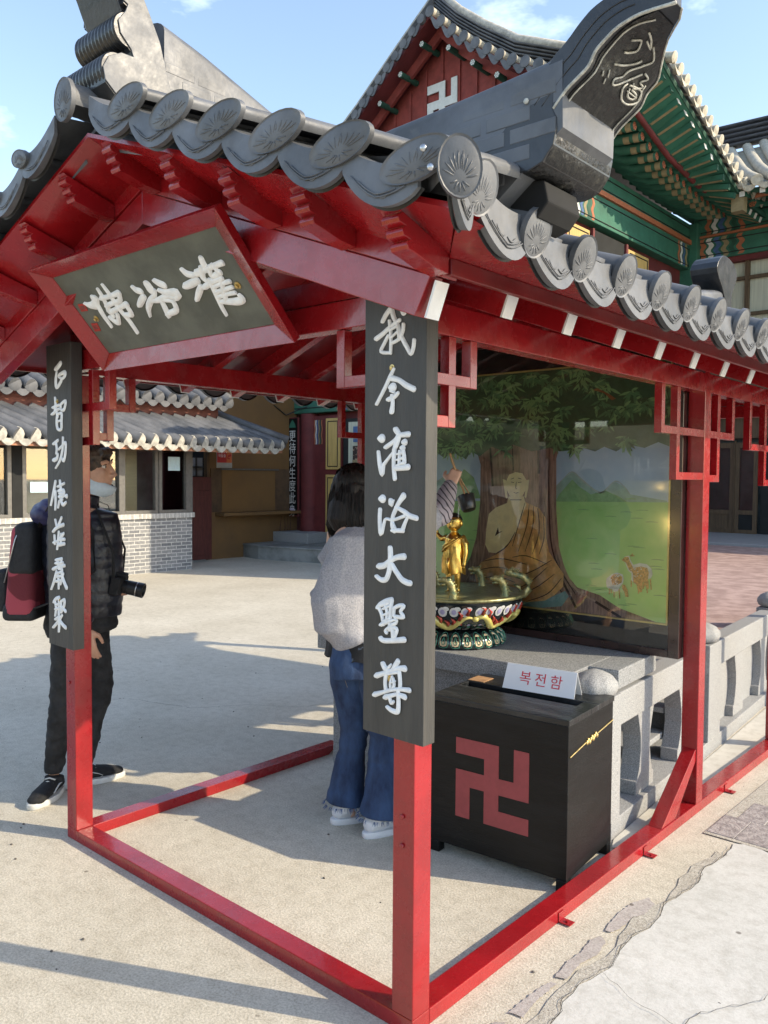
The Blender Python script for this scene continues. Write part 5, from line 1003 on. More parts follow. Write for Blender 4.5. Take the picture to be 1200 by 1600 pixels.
def stroke(L, wd, mi, k):
    pb.cur = mi; y = YP-.0007*k; L = [p for p in L if X0 < p[0] < X1 and Z0 < p[1] < Z1]
    if len(L) < 2: return
    P = smooth_line(L, 5) if len(L) > 2 else L; n = len(P); V_ = []
    for i in range(n):
        a, c = P[max(i-1, 0)], P[min(i+1, n-1)]; dx, dz = c[0]-a[0], c[1]-a[1]; l = math.hypot(dx, dz) or 1; h = wd*(.35+.65*sin(pi*(i+.5)/n))/2
        V_ += [(P[i][0]-dz/l*h, y, P[i][1]+dx/l*h), (P[i][0]+dz/l*h, y, P[i][1]-dx/l*h)]
    pb.add(V_, [(2*i, 2*i+1, 2*i+3, 2*i+2) for i in range(n-1)])
pb.cur = 0; lay([(X0, Z0), (X1, Z0), (X1, Z1), (X0, Z1)], 0, 0)
for L in MURAL['mount_back']: lay(L, 1, 1); 
for L in MURAL['mount_back']: stroke(L[1:-3], .008, 16, 2)
for L in MURAL['mount_front']: lay(L, 2, 2)
for L in MURAL['field']: lay(L, 3, 3)
r = random.Random(4)
for i in range(70):
    x, z = r.uniform(X0+.03, X1-.03), r.uniform(Z0+.01, 1.45); stroke([(x-.03, z), (x, z+.002), (x+.03, z+.001)], .004, 2 if i % 2 else 11, 3.4)
for L in MURAL['trunk']: lay(L, 4, 4)
for i, L in enumerate(MURAL['bark']): stroke(L, .016 if i % 2 else .009, 8 if i % 3 else 14, 4.6+.1*(i % 3))
for L in MURAL['canopy']: lay(L, 5, 5)
lo = MURAL['canopy'][0]
def zlow(x):
    b_ = 1.60
    for (a0, z0), (a1, z1) in zip(lo[1:-2], lo[2:-1]):
        if min(a0, a1) <= x <= max(a0, a1) and a0 != a1: b_ = lerp(z0, z1, (x-a0)/(a1-a0))
    return b_
def leaf(x, z, a, l, wd, mi, k):
    dx, dz = cos(a), sin(a); L = []
    for t, h in ((0, 0), (.25, .8), (.5, 1), (.78, .6), (1, 0), (.78, -.6), (.5, -1), (.25, -.8)): L.append((x+dx*l*t-dz*wd*h/2, z+dz*l*t+dx*wd*h/2))
    if all(X0 < q[0] < X1 and q[1] < Z1 for q in L):
        pb.cur = mi; n = len(L); y = YP-.0007*k; pb.add([(q[0], y, q[1]) for q in L], [tuple(range(n))])
for c in range(200):
    cx, cz = r.uniform(X0, X1), r.uniform(1.50, Z1+.02)
    if cz < zlow(cx)+.01: continue
    dens = r.choice((10, 10, 11)); a0 = r.uniform(-2.2, -.9)
    for j in range(13):
        leaf(cx+r.uniform(-.02, .02), cz+r.uniform(-.015, .015), a0+(j-6)*.26+r.uniform(-.1, .1), r.uniform(.035, .075), r.uniform(.008, .016), dens if j % 3 else (5 if j % 2 else 11), 5.6+.004*c+.0002*j)
for L in MURAL['branch']: lay(L, 15, 7)
for L in MURAL['seat']: lay(L, 9, 7.2)
for L in MURAL['robe']: lay(L, 6, 8)
for i, L in enumerate(MURAL['skin']): lay(L, 7, 8.4+.3*i)
for L in MURAL['arm_gap']: lay(L, 8, 10)
for L in MURAL['hand']: lay(L, 7, 10)
for i, L in enumerate(MURAL['lines']): stroke(L, .0035 if i < 6 else .0050, 8, 10.6)
for i, L in enumerate(MURAL['deer_white']): lay(L, 12, 7.5+i*.2)
for i, L in enumerate(MURAL['deer_tan']): lay(L, 13, 8.2+.2*i)
for L in MURAL['deer_line']: stroke(L, .006, 13, 9.4)
for i in range(40):
    q = MURAL['deer_tan'][(0, 2)[i % 2]]; cx = sum(p[0] for p in q)/len(q)+r.uniform(-.03, .03); cz = sum(p[1] for p in q)/len(q)+r.uniform(-.03, .03); leaf(cx, cz, r.uniform(0, 3), .006, .005, 12, 9.6+.01*i)
MATS = mats
pb.build('painting', mats, MP)
MAT_ = mat('black mat board', (.018, .020, .022), .55, .3, 20); FRM = mat('dark brown frame', (.035, .018, .016), .25, .3, 8, .05, 40, coat=.4); GLN = mat('gold fillet', (.70, .55, .22), .4, .1, 20, metal=.2)
for a in ((-1.775, -1.7085, .742, 2.20), (-.1385, -.130, .742, 2.20), (-1.7085, -.1385, .742, .8485), (-1.7085, -.1385, 2.0705, 2.20)): MB().box(a[0], a[1], 1.999, 2.005, a[2], a[3]).build('mat_board', MAT_, MP)
for a in ((X0-.008, X0-.0005, Z0-.008, Z1+.008), (X1+.0005, X1+.008, Z0-.008, Z1+.008), (X0, X1, Z0-.008, Z0-.0005), (X0, X1, Z1+.0005, Z1+.008)): MB().box(a[0], a[1], 1.991, 2.0035, a[2], a[3]).build('gold_line', GLN, MP)
MB().box(-1.776, -.128, 2.0055, 2.02, .738, 2.2).build('back_board', MAT_, MP)
for a in ((-1.80, -1.776, .705, 2.215), (-.129, -.0775, .705, 2.215), (-1.776, -.129, .705, .7415), (-1.776, -.129, 2.20, 2.215)): MB().box(a[0], a[1], 1.972, 2.035, a[2], a[3]).build('frame_side', FRM, MP, bevel=.003)
GL = D.materials.new('window glass'); GL.use_nodes = True; n = GL.node_tree; n.nodes.clear()
o_ = n.nodes.new('ShaderNodeOutputMaterial'); mxs = n.nodes.new('ShaderNodeMixShader'); tr = n.nodes.new('ShaderNodeBsdfTransparent'); gs = n.nodes.new('ShaderNodeBsdfGlossy'); fr = n.nodes.new('ShaderNodeFresnel')
tr.inputs[0].default_value = (.98, .99, .985, 1); gs.inputs['Roughness'].default_value = .02; fr.inputs['IOR'].default_value = 1.8
n.links.new(fr.outputs[0], mxs.inputs[0]); n.links.new(tr.outputs[0], mxs.inputs[1]); n.links.new(gs.outputs[0], mxs.inputs[2]); n.links.new(mxs.outputs[0], o_.inputs[0])
b = MB(); b.sheet([(-1.7755, 1.980, .7420), (-.1295, 1.980, .7420), (-.1295, 1.980, 2.1995), (-1.7755, 1.980, 2.1995)]); b.build('glass', GL, MP)
for x in (-1.70, -.9): MB().box(x-.02, x+.02, 2.021, 2.036, .46, .737).build('support', FRM, MP)

# ---------------------------------------------------------------- people
SKIN = mat('skin', (.50, .29, .20), .5, .08, 30, .05, 200); SKIN2 = mat('skin fair', (.58, .36, .26), .5, .06, 30, .05, 200)
def frame(o, f):
    f = V(*f, 0).normalized(); r_ = V(f.y, -f.x, 0)
    return Matrix(((r_.x, f.x, 0, o[0]), (r_.y, f.y, 0, o[1]), (0, 0, 1, o[2]), (0, 0, 0, 1)))     # local x right, y forward, z up
def hand(b, w, d, palm_n, thumb, spread=.10, curl=.9, s=1.0):
    """w wrist, d direction of the hand, palm_n direction the palm faces, thumb side direction"""
    w, d, pn, th = V(*w), V(*d).normalized(), V(*palm_n).normalized(), V(*thumb).normalized()
    th = (th-d*th.dot(d)).normalized(); pn = d.cross(th) if d.cross(th).dot(pn) > 0 else th.cross(d)
    c0 = w+d*.012*s; c1 = w+d*.085*s
    for k in (-1.2, -.4, .4, 1.2): b.tube([c0+th*.013*k*s, c1+th*.0165*k*s], [.0155*s, .0125*s], 8)
    for k, (off, L) in enumerate(((1.25, .072), (.42, .082), (-.42, .076), (-1.25, .058))):
        p = c1+th*.0165*off*s; dd = (d+th*off*spread).normalized(); P = [p]; ang = .15+.05*k
        for j, fr in enumerate((.45, .32, .25)):
            ang2 = ang+curl*(.35+.45*j); P.append(P[-1]+(dd*cos(ang2)+pn*sin(ang2))*L*fr*s)
        b.tube([P[0]-d*.01*s]+P, [.0098*s, .0095*s, .0085*s, .0078*s, .0062*s], 8)
    p = w+d*.022*s+th*.020*s; q = p+(th*.75+d*.6+pn*.25).normalized()*.036*s; r2 = q+(d*.9+pn*.35+th*.15).normalized()*.028*s; b.tube([p, q, r2, r2+(d+pn*.4).normalized()*.018*s], [.014*s, .0115*s, .0095*s, .007*s], 8)
def head(b, c, s=1.0, fw=V(0, 1, 0), male=True):
    """continuous head; c = centre of the skull; fw facing"""
    c = V(*c); f = fw.normalized(); r_ = V(f.y, -f.x, 0); u = V(0, 0, 1); P = lambda a, g, h: c+r_*a*s+f*g*s+u*h*s
    T = Matrix((r_, f, u)).transposed()
    b.ball(P(0, -.012, .020), .074*s, .094*s, .090*s, 20, 14, T); b.ball(P(0, .030, -.030), .060*s, .062*s, .085*s, 18, 12, T)
    b.ball(P(0, .058, -.088), .030*s, .026*s, .024*s, 12, 8, T); b.ball(P(0, .030, -.078), .050*s, .044*s, .034*s, 14, 8, T)
    b.tube([P(0, .082, .012), P(0, .098, -.012), P(0, .110, -.030), P(0, .097, -.040)], [.009*s, .010*s, .0125*s, .010*s], 10)
    for k in (-1, 1):
        b.ball(P(.012*k, .094, -.034), .009*s, .010*s, .008*s, 8, 6); b.ball(P(.036*k, .066, -.022), .020*s, .018*s, .020*s, 10, 6)
        b.tube([P(.014*k, .084, .024), P(.034*k, .080, .029), P(.052*k, .064, .020)], [.008*s, .009*s, .007*s], 8)
        b.ball(P(.074*k, -.006, -.010), .008*s, .018*s, .032*s, 10, 8, T)
    b.tube([P(-.022, .078, -.060), P(0, .091, -.057), P(.022, .078, -.060)], [.005*s, .0075*s, .005*s], 8)
    b.tube([P(-.018, .076, -.069), P(0, .087, -.069), P(.018, .076, -.069)], [.006*s, .008*s, .006*s], 8)
    b.tube([P(0, -.025, -.06), P(0, -.028, -.135), P(0, -.030, -.20)], [.058*s, .052*s, .060*s], 14)
    return P
def eyes(P, s, parent):
    w_, d_ = MB(), MB()
    for k in (-1, 1):
        w_.ball(P(.031*k, .066, .006), .0135*s, .0125*s, .0105*s, 12, 8); d_.ball(P(.032*k, .0765, .006), .0060*s, .0035*s, .0062*s, 10, 6)
        d_.tube([P(.018*k, .078, .012), P(.031*k, .0800, .0165), P(.044*k, .071, .011)], [.0012, .0022, .0012], 6)
    e = w_.build('eye', mat('eye white', (.55, .52, .48), .3, .05, 20), parent, smooth=True); d_.build('iris', mat('dark iris', (.02, .012, .008), .2, .1, 20), e, smooth=True)
    m = MB()
    for k in (-1, 1): m.tube([P(.015*k, .088, .034), P(.034*k, .086, .041), P(.052*k, .070, .034)], [.0025, .0035, .0015], 6)
    m.build('eyebrow', mat('brow hair', (.03, .02, .015), .8, .2, 30), parent, smooth=True)
def folds(amp, freq, zf=1.0, baff=0, bf=0):
    def fn(p, n):
        q = Vector((p.x*freq, p.y*freq, p.z*freq*zf)); d = amp*(mnoise.noise(q)+.5*mnoise.noise(q*2.3)+.25*mnoise.noise(q*5.1))
        if baff: d += baff*(abs(sin(p.z*bf))**.6-.6)
        return p+n*d
    return fn
def shoe(T, L, wd, upper, sole, parent, stripe=None, lace=None, H=.075):
    b = MB(); b.T = T; n = 20
    def outline(k, sc=1.0):  # k 0..1 around
        a = 2*pi*k; y = .5*L*cos(a); t = (y/L+.5); ww = wd*(.40+.13*sin(pi*min(1, t*1.1))+(.06 if t > .45 else 0)); return (ww*sin(a)*abs(sin(a))**(-.25 if abs(sin(a)) > .01 else 0)*sc+.004*t, y*sc)
    V_ = []; rows = [(.001, 1.0), (.006, 1.03), (.024, 1.03), (.028, 1.0)]
    for z, sc in rows:
        for j in range(n): x, y = outline(j/n, sc); V_.append((x, y, z))
    F = [(i*n+j, i*n+(j+1) % n, (i+1)*n+(j+1) % n, (i+1)*n+j) for i in range(3) for j in range(n)]+[tuple(range(n))[::-1], tuple(3*n+j for j in range(n))]
    b.add(V_, F); s_ = b.build('shoe_sole', sole, parent, smooth=True, angle=40)
    b = MB(); b.T = T
    b.tube([(0, -L*.40, .050), (0, -L*.25, .052), (0, -.02, .050), (0, L*.20, .042), (0, L*.38, .034)], [(wd*.37, .030), (wd*.40, .036), (wd*.43, .034), (wd*.46, .026), (wd*.38, .018)], 18)
    b.ball((0, L*.33, .034), wd*.42, L*.15, .022); b.ball((0, -L*.34, .052), wd*.38, L*.14, .034); b.tube([(0, -L*.26, .05), (0, -L*.27, H+.012)], [(wd*.36, .050), (wd*.34, .046)], 16)
    up_ = organic('shoe', b2_(b), upper, parent, voxel=.004, smooth=4)
    if stripe:
        for sd in (-1, 1):
            m = MB(); m.T = T; m.tube([(sd*(wd*.40+.001), -L*.34, .060), (sd*(wd*.43), -L*.15, .062), (sd*(wd*.445), -L*.02, .050), (sd*(wd*.455), L*.06, .038), (sd*wd*.455, L*.02, .030)], [.0045]*5, 8, ell=.35, up=(0, 0, 1)); m.build('side_stripe', stripe, up_, smooth=True)
    if lace:
        m = MB(); m.T = T
        for k in range(5): y = -L*.12+k*.020; z = .088-.009*k-.0008*k*k; m.tube([(-.026, y, z-.006), (0, y+.004, z+.003), (.026, y, z-.006)], .0035, 6)
        m.build('laces', lace, up_, smooth=True)
    return up_
def b2_(b): c = MB(); c.v = b.v; c.f = b.f; c.mi = b.mi; return c

# ---- woman pouring water, seen from behind
T = frame((-1.020, .93, 0), (0.0, 1)); WM = empty('person', (-1.065, .93, 0), 'person in a pale grey sweatshirt and blue flared jeans pouring water over the statue', 'person')
def L2W(p): return T @ Vector(p)
b = MB(); b.T = T
hx = -.075
# body under the clothes
P = head(b, (hx, .0, 1.462), .98, V(.06, 1, 0), False)
b.tube([(hx, -.03, 1.30), (-.02, -.02, 1.22), (0, -.01, 1.08), (0, -.0, .96), (0, 0, .86)], [(.10, .075), (.155, .095), (.125, .09), (.13, .095), (.15, .11)], 18)
for s_ in (-1, 1):
    b.tube([(.085*s_, 0, .84), (.09*s_, .01, .48), (.09*s_, -.02, .09)], [.085, .055, .038], 12); b.tube([(.09*s_, -.03, .05), (.09*s_, .10, .03)], [.035, .025], 8)
sh_r = V(.155, -.01, 1.275); el_r = V(.205, .225, 1.362); wr_r = V(.118, .420, 1.488)
b.tube([sh_r, sh_r.lerp(el_r, .5), el_r, wr_r], [.045, .040, .033, .025], 12)
sh_l = V(-.185, -.01, 1.27); el_l = V(-.275, -.03, .99); wr_l = V(-.18, .14, .90)
b.tube([sh_l, el_l, wr_l], [.045, .034, .025], 12)
hand(b, wr_r, (-.05, .50, .62), (-.6, .3, -.5), (-.5, -.2, .3), spread=.03, curl=1.75, s=.92)
hand(b, wr_l, (.5, .6, -.1), (.2, -.3, -1), (.2, -.5, .8), curl=.8, s=.9)
body_w = organic('body', b2_(b), SKIN2, WM, voxel=.0055, smooth=3)
# raised striped sleeve of an inner layer and grey sweatshirt
GREY = mat('heather grey jersey', (.27, .27, .295), .9, .10, 160, .25, 220, col2=(.37, .37, .395), pos=(.35, .65), detail=3)
b = MB(); b.T = T
b.tube([(-.03, -.012, 1.315), (-.01, -.02, 1.26), (-.02, -.025, 1.14), (-.045, -.03, 1.00), (-.05, -.022, .90), (-.03, -.01, .838), (-.02, -.005, .812)], [(.075, .062), (.175, .100), (.200, .125), (.225, .140), (.218, .142), (.180, .132), (.168, .128)], 26)
b.tube([V(-.13, -.01, 1.268), V(-.205, -.02, 1.14), V(-.245, -.03, 1.0), V(-.24, .02, .92), V(-.20, .12, .91)], [.066, .074, .066, .050, .042], 14)
b.tube([V(.12, -.01, 1.262), sh_r.lerp(el_r, .4), el_r-V(.01, .03, .01)], [.072, .074, .064], 14)
b.tube([(-.035, -.02, 1.295), (-.038, -.022, 1.325)], [(.078, .066), (.066, .060)], 16)
sw = organic('sweatshirt', b2_(b), GREY, WM, voxel=.0075, smooth=7, fn=folds(.010, 8, .45))
b = MB(); b.T = T
V_ = []; n = 48
for i, (z, k_) in enumerate(((.845, 1.0), (.835, 1.03), (.800, 1.0), (.785, .985), (.786, .94))):
    for j in range(n): a = 2*pi*j/n; q = 1+.006*sin(a*30); V_.append((-.024+.185*k_*q*cos(a)*.955, -.006+.133*k_*q*sin(a), z+.014*sin(a+2.6)))
b.add(V_, [(i*n+j, i*n+(j+1) % n, (i+1)*n+(j+1) % n, (i+1)*n+j) for i in range(4) for j in range(n)]); b.build('hem', GREY, sw, smooth=True)
STR = mat('striped knit', (.24, .22, .23), .9, .1, 60, .2, 100)
n_ = STR.node_tree; wv = n_.nodes.new('ShaderNodeTexWave'); wv.inputs['Scale'].default_value = 16; wv.inputs['Distortion'].default_value = 3.0; wv.inputs['Detail'].default_value = 1; wv.bands_direction = 'DIAGONAL'
rr_ = n_.nodes.new('ShaderNodeValToRGB'); rr_.color_ramp.elements[0].color = (.06, .05, .06, 1); rr_.color_ramp.elements[0].position = .12; rr_.color_ramp.elements[1].color = (.36, .32, .34, 1); rr_.color_ramp.elements[1].position = .22
n_.links.new(n_.nodes['Texture Coordinate'].outputs['Object'], wv.inputs['Vector']); n_.links.new(wv.outputs['Fac'], rr_.inputs[0]); n_.links.new(rr_.outputs[0], n_.nodes['Principled BSDF'].inputs['Base Color'])
b = MB(); b.T = T; b.tube([sh_r.lerp(el_r, .80), el_r+V(0, .01, 0), el_r.lerp(wr_r, .5), el_r.lerp(wr_r, .94)], [.052, .056, .046, .036], 18)
organic('striped_sleeve', b2_(b), STR, WM, voxel=.006, smooth=4, fn=folds(.003, 22, 1))
# dark shirt tail under the sweatshirt
DK = mat('dark printed shirt', (.012, .014, .018), .8, .5, 30, .2, 80, col2=(.07, .09, .12), pos=(.62, .66))
b = MB(); b.T = T; V_ = []
for i, z in enumerate((.83, .78, .752, .738)):
    for j in range(n): a = 2*pi*j/n; V_.append(((.182+.006*sin(a*11)+.004*i)*cos(a)-.016, (.140+.006*sin(a*9)+.004*i)*sin(a)-.006, z+(.016*sin(a*5)+.010*sin(a*9))*(i > 1)))
b.add(V_, [(i*n+j, i*n+(j+1) % n, (i+1)*n+(j+1) % n, (i+1)*n+j) for i in range(3) for j in range(n)]); b.build('shirt_tail', DK, WM, smooth=True)
# jeans
DEN = mat('blue denim', (.012, .030, .085), .85, .3, 9, .35, 260, col2=(.035, .075, .17), pos=(.35, .68), stretch=(1.6, 1.6, .6))
b = MB(); b.T = T
b.tube([(-.02, 0, .80), (-.015, -.005, .72), (-.01, -.008, .66)], [(.158, .118), (.178, .130), (.172, .120)], 24)
for s_, x0, xk, xa in ((-1, -.095, -.090, -.100), (1, .080, .088, .102)):
    b.tube([(x0, -.012, .72), (x0, -.010, .62), (xk, -.002, .50), (xk, .008, .40), (xk-.002, -.004, .31), (xa, -.022, .18), (xa, -.028, .088)], [(.086, .105), (.082, .098), (.066, .076), (.058, .066), (.058, .065), (.072, .078), (.088, .096)], 22)
jn = organic('jeans', b2_(b), DEN, WM, voxel=.0065, smooth=4, fn=lambda p, n: p+n*(.0045*mnoise.noise(Vector((p.x*9, p.y*9, p.z*16)))+.0050*mnoise.noise(Vector((p.x*5, p.y*5, p.z*34)))*(1 if .28 < p.z < .56 else .5)))
FR = mat('frayed pale denim', (.07, .11, .22), .95, .3, 60); TH_ = mat('seam thread', (.14, .13, .13), .8, .1, 60)
r = random.Random(8)
for s_, xa in ((-1, -.100), (1, .102)):
    b = MB(); b.T = T
    for k in range(150):
        a = r.uniform(0, 2*pi); p = V(xa+.092*cos(a), -.028+.098*sin(a), .092); b.tube([p, p+V(.010*cos(a)+r.uniform(-.006, .006), .010*sin(a)+r.uniform(-.006, .006), -r.uniform(.006, .018))], [.0012, .0005], 4)
    b.build('frayed_hem', FR, jn)
b = MB(); b.T = T
b.tube([(-.022, -.130, .77), (-.018, -.142, .70), (-.008, -.122, .63)], .0016, 5)
b.build('stitching', TH_, jn)
WH = mat('white leather', (.66, .67, .69), .5, .04, 20, .05, 60)
for x, y, a in ((-.088, -.015, .12), (.096, -.020, -.02)):
    shoe(T @ Matrix.Translation((x, y+.035, 0)) @ Matrix.Rotation(-a-.15, 4, 'Z'), .250, .092, WH, WH, WM, H=.080)
# bobbed dark hair
HAIR = mat('dark brown hair', (.005, .004, .0035), .55, .35, 40, .5, 40, stretch=(3, 3, .4), col2=(.014, .009, .007), spec=.3)
b = MB(); b.T = T
b.ball((hx, -.012, 1.487), .088, .104, .092, 24, 16); b.tube([(hx, -.022, 1.48), (hx, -.032, 1.40), (hx-.003, -.040, 1.33), (hx-.004, -.042, 1.285)], [(.090, .098), (.102, .094), (.108, .084), (.085, .058)], 22)
for s_ in (-1, 1): b.tube([(hx+.07*s_, .015, 1.47), (hx+.090*s_, .020, 1.40), (hx+.094*s_, .010, 1.33), (hx+.088*s_, .0, 1.285)], [.030, .032, .030, .018], 10)
hr = organic('hair', b2_(b), HAIR, WM, voxel=.006, smooth=4, fn=lambda p, n: p+n*(.006*mnoise.noise(Vector((p.x*40, p.y*40, p.z*5)))))
b = MB(); b.T = T
for k in range(420):
    a = r.uniform(pi*.92, 2.08*pi) if k % 5 else r.uniform(0, 2*pi); t0 = r.uniform(.0, .9); j = r.uniform(.99, 1.03)
    P_h = [(hx+.090*sin(t0)*cos(a)*j, -.012+.106*sin(t0)*sin(a)*j, 1.487+.094*cos(t0))]
    P_h.append((hx+.100*cos(a)*j, -.020+.105*sin(a)*j, 1.44)); P_h.append((hx+.110*cos(a)*j, -.030+.096*sin(a)*j, 1.36))
    P_h.append((hx+(.112+r.uniform(-.006, .010))*cos(a+.05), -.036+.090*sin(a+.05), 1.31)); P_h.append((hx+(.098+r.uniform(-.02, .022))*cos(a+.1), -.036+.076*sin(a), 1.265+r.uniform(-.012, .02)))
    b.tube(P_h, [.0014, .0024, .0026, .0022, .0006], 4)
b.build('hair_strands', HAIR, hr, smooth=True)

# ---- ladle held by the woman and the water it pours
hd = L2W(wr_r+V(-.01, .055, .055)); cup = V(-.935, 1.530, 1.395)
LD = empty('ladle', cup, 'dark dipper on a bent bamboo handle held above the infant statue', 'ladle')
WOOD = mat('bamboo', (.30, .18, .08), .5, .2, 20); DKW = mat('black gourd', (.012, .011, .010), .35, .3, 20, coat=.3)
dh = (cup-hd).normalized()
axd = V(.30, .25, .62).normalized(); axd = V(-.35, .10, .80).normalized()
b = MB(); b.lathe(cup-axd*.035, [(.0, 0), (.030, .002), (.036, .012), (.040, .04), (.043, .072), (.043, .076), (.040, .076), (.036, .03), (.0, .014)], 24, ax=axd); b.build('cup', DKW, LD, smooth=True, angle=40)
b = MB(); b.tube([hd-dh*.10+V(0, 0, .01), hd, hd.lerp(cup, .55)+V(0, 0, .012), cup+axd*.02, cup-axd*.03], [.0055, .006, .0055, .005, .004], 8)
b.tube([hd+V(.006, .0, 0), hd.lerp(cup, .5)+V(.012, 0, .016), cup+axd*.038+V(.03, 0, 0)], [.004, .004, .003], 6); b.build('handle', WOOD, LD, smooth=True)
WTR = D.materials.new('pouring water'); WTR.use_nodes = True; n_ = WTR.node_tree.nodes['Principled BSDF']; n_.inputs['Roughness'].default_value = .05; n_.inputs['Base Color'].default_value = (.85, .9, .92, 1); n_.inputs['Transmission Weight'].default_value = .75; n_.inputs['IOR'].default_value = 1.33
b = MB(); p0 = cup+axd*.036-V(.045, -.01, .0); p1 = V(-1.070, 1.640, 1.298)
b.tube([p0, p0.lerp(p1, .35)+V(0, 0, .004), p0.lerp(p1, .7)-V(0, 0, -.002), p1], [.0048, .0036, .0034, .0028], 8)
for k in range(5): b.ball(p1+V(r.uniform(-.02, .02), r.uniform(-.02, .01), r.uniform(-.01, .02)), .002, .002, .003, 6, 4)
b.build('poured_water', WTR, smooth=True, label='thin stream of water falling from the ladle onto the infant statue', cat='water')

# ---- man in a black quilted jacket behind the left post
T = frame((-2.331, .3185, 0), (.75, .66)); MN = empty('person', (-2.331, .3185, 0), 'person in black quilted jacket with lowered face mask, half hidden by the left post', 'person')
b = MB(); b.T = T
P2_ = head(b, (0, .050, 1.553), 1.06, V(0, 1, -.0))
b.tube([(0, .01, 1.38), (0, -.01, 1.30), (0, -.01, 1.12), (0, .0, .98), (0, 0, .88)], [(.11, .08), (.18, .105), (.15, .10), (.145, .10), (.16, .11)], 18)
hipL, hipR = V(-.085, 0, .86), V(.09, -.01, .86)
kL, aL = V(-.09, .060, .455), V(-.06, -.030, .09); kR, aR = V(.075, -.065, .45), V(.045, -.125, .09)
for h_, k_, a_ in ((hipL, kL, aL), (hipR, kR, aR)): b.tube([h_, k_, a_], [.072, .040, .030], 12)
shR = V(.195, -.01, 1.315); elR = V(.245, .005, 1.03); wrR = V(.225, .100, .822)
shL = V(-.195, -.01, 1.315); elL = V(-.24, .0, 1.05); wrL = V(-.10, .16, .985)
for s0, e0, w0 in ((shR, elR, wrR), (shL, elL, wrL)): b.tube([s0, e0, w0], [.048, .036, .026], 12)
hand(b, wrR, (-.02, .22, -1), (-1, .2, 0), (0, .9, .2), spread=.06, curl=.55); hand(b, wrL, (.6, .5, -.1), (.4, -.6, -.5), (.2, .2, .9), curl=1.1)
organic('body', b2_(b), SKIN, MN, voxel=.0050, smooth=2)
Pm = lambda a, g, h: T @ (V(0, .050, 1.553)+V(a, g, h)*1.06); eyes(Pm, 1.06, MN)
NAVY = mat('black navy nylon quilt', (.010, .012, .020), .40, .4, 7, .25, 60, col2=(.022, .025, .038))
b = MB(); b.T = T
b.tube([(0, .0, 1.395), (0, -.015, 1.34), (0, -.005, 1.24), (0, .010, 1.10), (0, .015, .95), (0, .015, .845)], [(.07, .065), (.190, .085), (.195, .118), (.188, .140), (.182, .145), (.172, .140)], 26)
for s0, e0, w0, sg in ((shR, elR, wrR, 1), (shL, elL, wrL, -1)): b.tube([s0-V(.05*sg, 0, .0), s0, s0.lerp(e0, .5), e0, e0.lerp(w0, .5), e0.lerp(w0, .93)], [.066, .068, .068, .064, .058, .050], 16)
b.tube([(0, .0, 1.36), (0, .018, 1.435)], [(.084, .080), (.072, .070)], 18)
jk = organic('jacket', b2_(b), NAVY, MN, voxel=.0075, smooth=5, fn=folds(.005, 12, 1, .0050, pi/.06))
b = MB(); b.T = T; b.tube([(0, .165, .84), (0, .172, 1.05), (0, .130, 1.22), (0, .075, 1.40)], .0035, 6); b.tube([(.05, .150, 1.19), (.055, .158, 1.13)], .002, 5); b.build('zip', BLK, jk, smooth=True)
HOOD = mat('indigo nylon', (.045, .045, .12), .45, .3, 8, .2, 50)
b = MB(); b.T = T; b.ball((.02, -.150, 1.335), .120, .070, .062, 18, 12); b.ball((.06, -.120, 1.37), .07, .055, .04, 14, 10)
organic('hood', b2_(b), HOOD, MN, voxel=.006, smooth=4, fn=folds(.004, 20))
BJ = mat('black denim', (.011, .012, .014), .8, .4, 14, .3, 200, col2=(.022, .023, .026))
b = MB(); b.T = T
b.tube([(0, 0, .90), (0, -.005, .80), (0, 0, .76)], [(.160, .125), (.175, .135), (.165, .12)], 22)
for h_, k_, a_ in ((hipL, kL, aL), (hipR, kR, aR)):
    b.tube([h_-V(0, 0, .05), h_.lerp(k_, .5), k_+V(0, 0, .03), k_-V(0, .01, .05), k_.lerp(a_, .6), a_+V(0, 0, .012)], [(.092, .100), (.076, .084), (.058, .062), (.056, .058), (.050, .054), (.044, .052)], 20)
organic('trousers', b2_(b), BJ, MN, voxel=.0065, smooth=4, fn=folds(.006, 14, 1.8))
BLKC = mat('black canvas', (.012, .012, .013), .85, .3, 60, .3, 200); RUB = mat('white rubber', (.60, .60, .57), .6, .06, 30); 
m_ = T @ Matrix.Translation((.140, -.120, 0)) @ Matrix.Rotation(-pi/2-.10, 4, 'Z'); shoe(m_, .275, .100, BLKC, RUB, MN, RUB, RUB)
m_ = T @ Matrix.Translation((-.105, .030, 0)) @ Matrix.Rotation(.62, 4, 'Z'); shoe(m_, .275, .100, BLKC, RUB, MN, RUB, RUB)
# short brown hair
HB = mat('short brown hair', (.020, .013, .009), .5, .3, 40, .5, 40, col2=(.06, .038, .024))
b = MB(); b.T = T; hc = V(0, .050, 1.556)
b.ball(hc+V(0, -.018, .032), .086, .108, .098, 24, 14); b.ball(hc+V(0, -.055, -.02), .068, .055, .065, 16, 10); b.tube([hc+V(-.055, .060, .066), hc+V(0, .080, .074), hc+V(.055, .060, .066)], [.022, .026, .022], 12)
hm = organic('hair', b2_(b), HB, MN, voxel=.005, smooth=3, fn=lambda p, n: p+n*.004*mnoise.noise(p*60))
b = MB(); b.T = T
for k in range(520):
    a = r.uniform(0, 2*pi); t0 = r.uniform(.0, 1.0); lim = 1.08 if sin(a) > .35 else 1.75
    f = lambda t, e=0: (hc+V((.084+e)*sin(t)*cos(a), -.016+(.104+e)*sin(t)*sin(a), .034+(.093+e)*cos(t)))
    t1 = min(lim, t0+r.uniform(.4, .8)); b.tube([f(t0), f((t0+t1)/2, .004), f(t1, r.uniform(.0, .008))], [.0016, .0022, .0006], 4)
b.build('hair_strands', HB, hm, smooth=True)
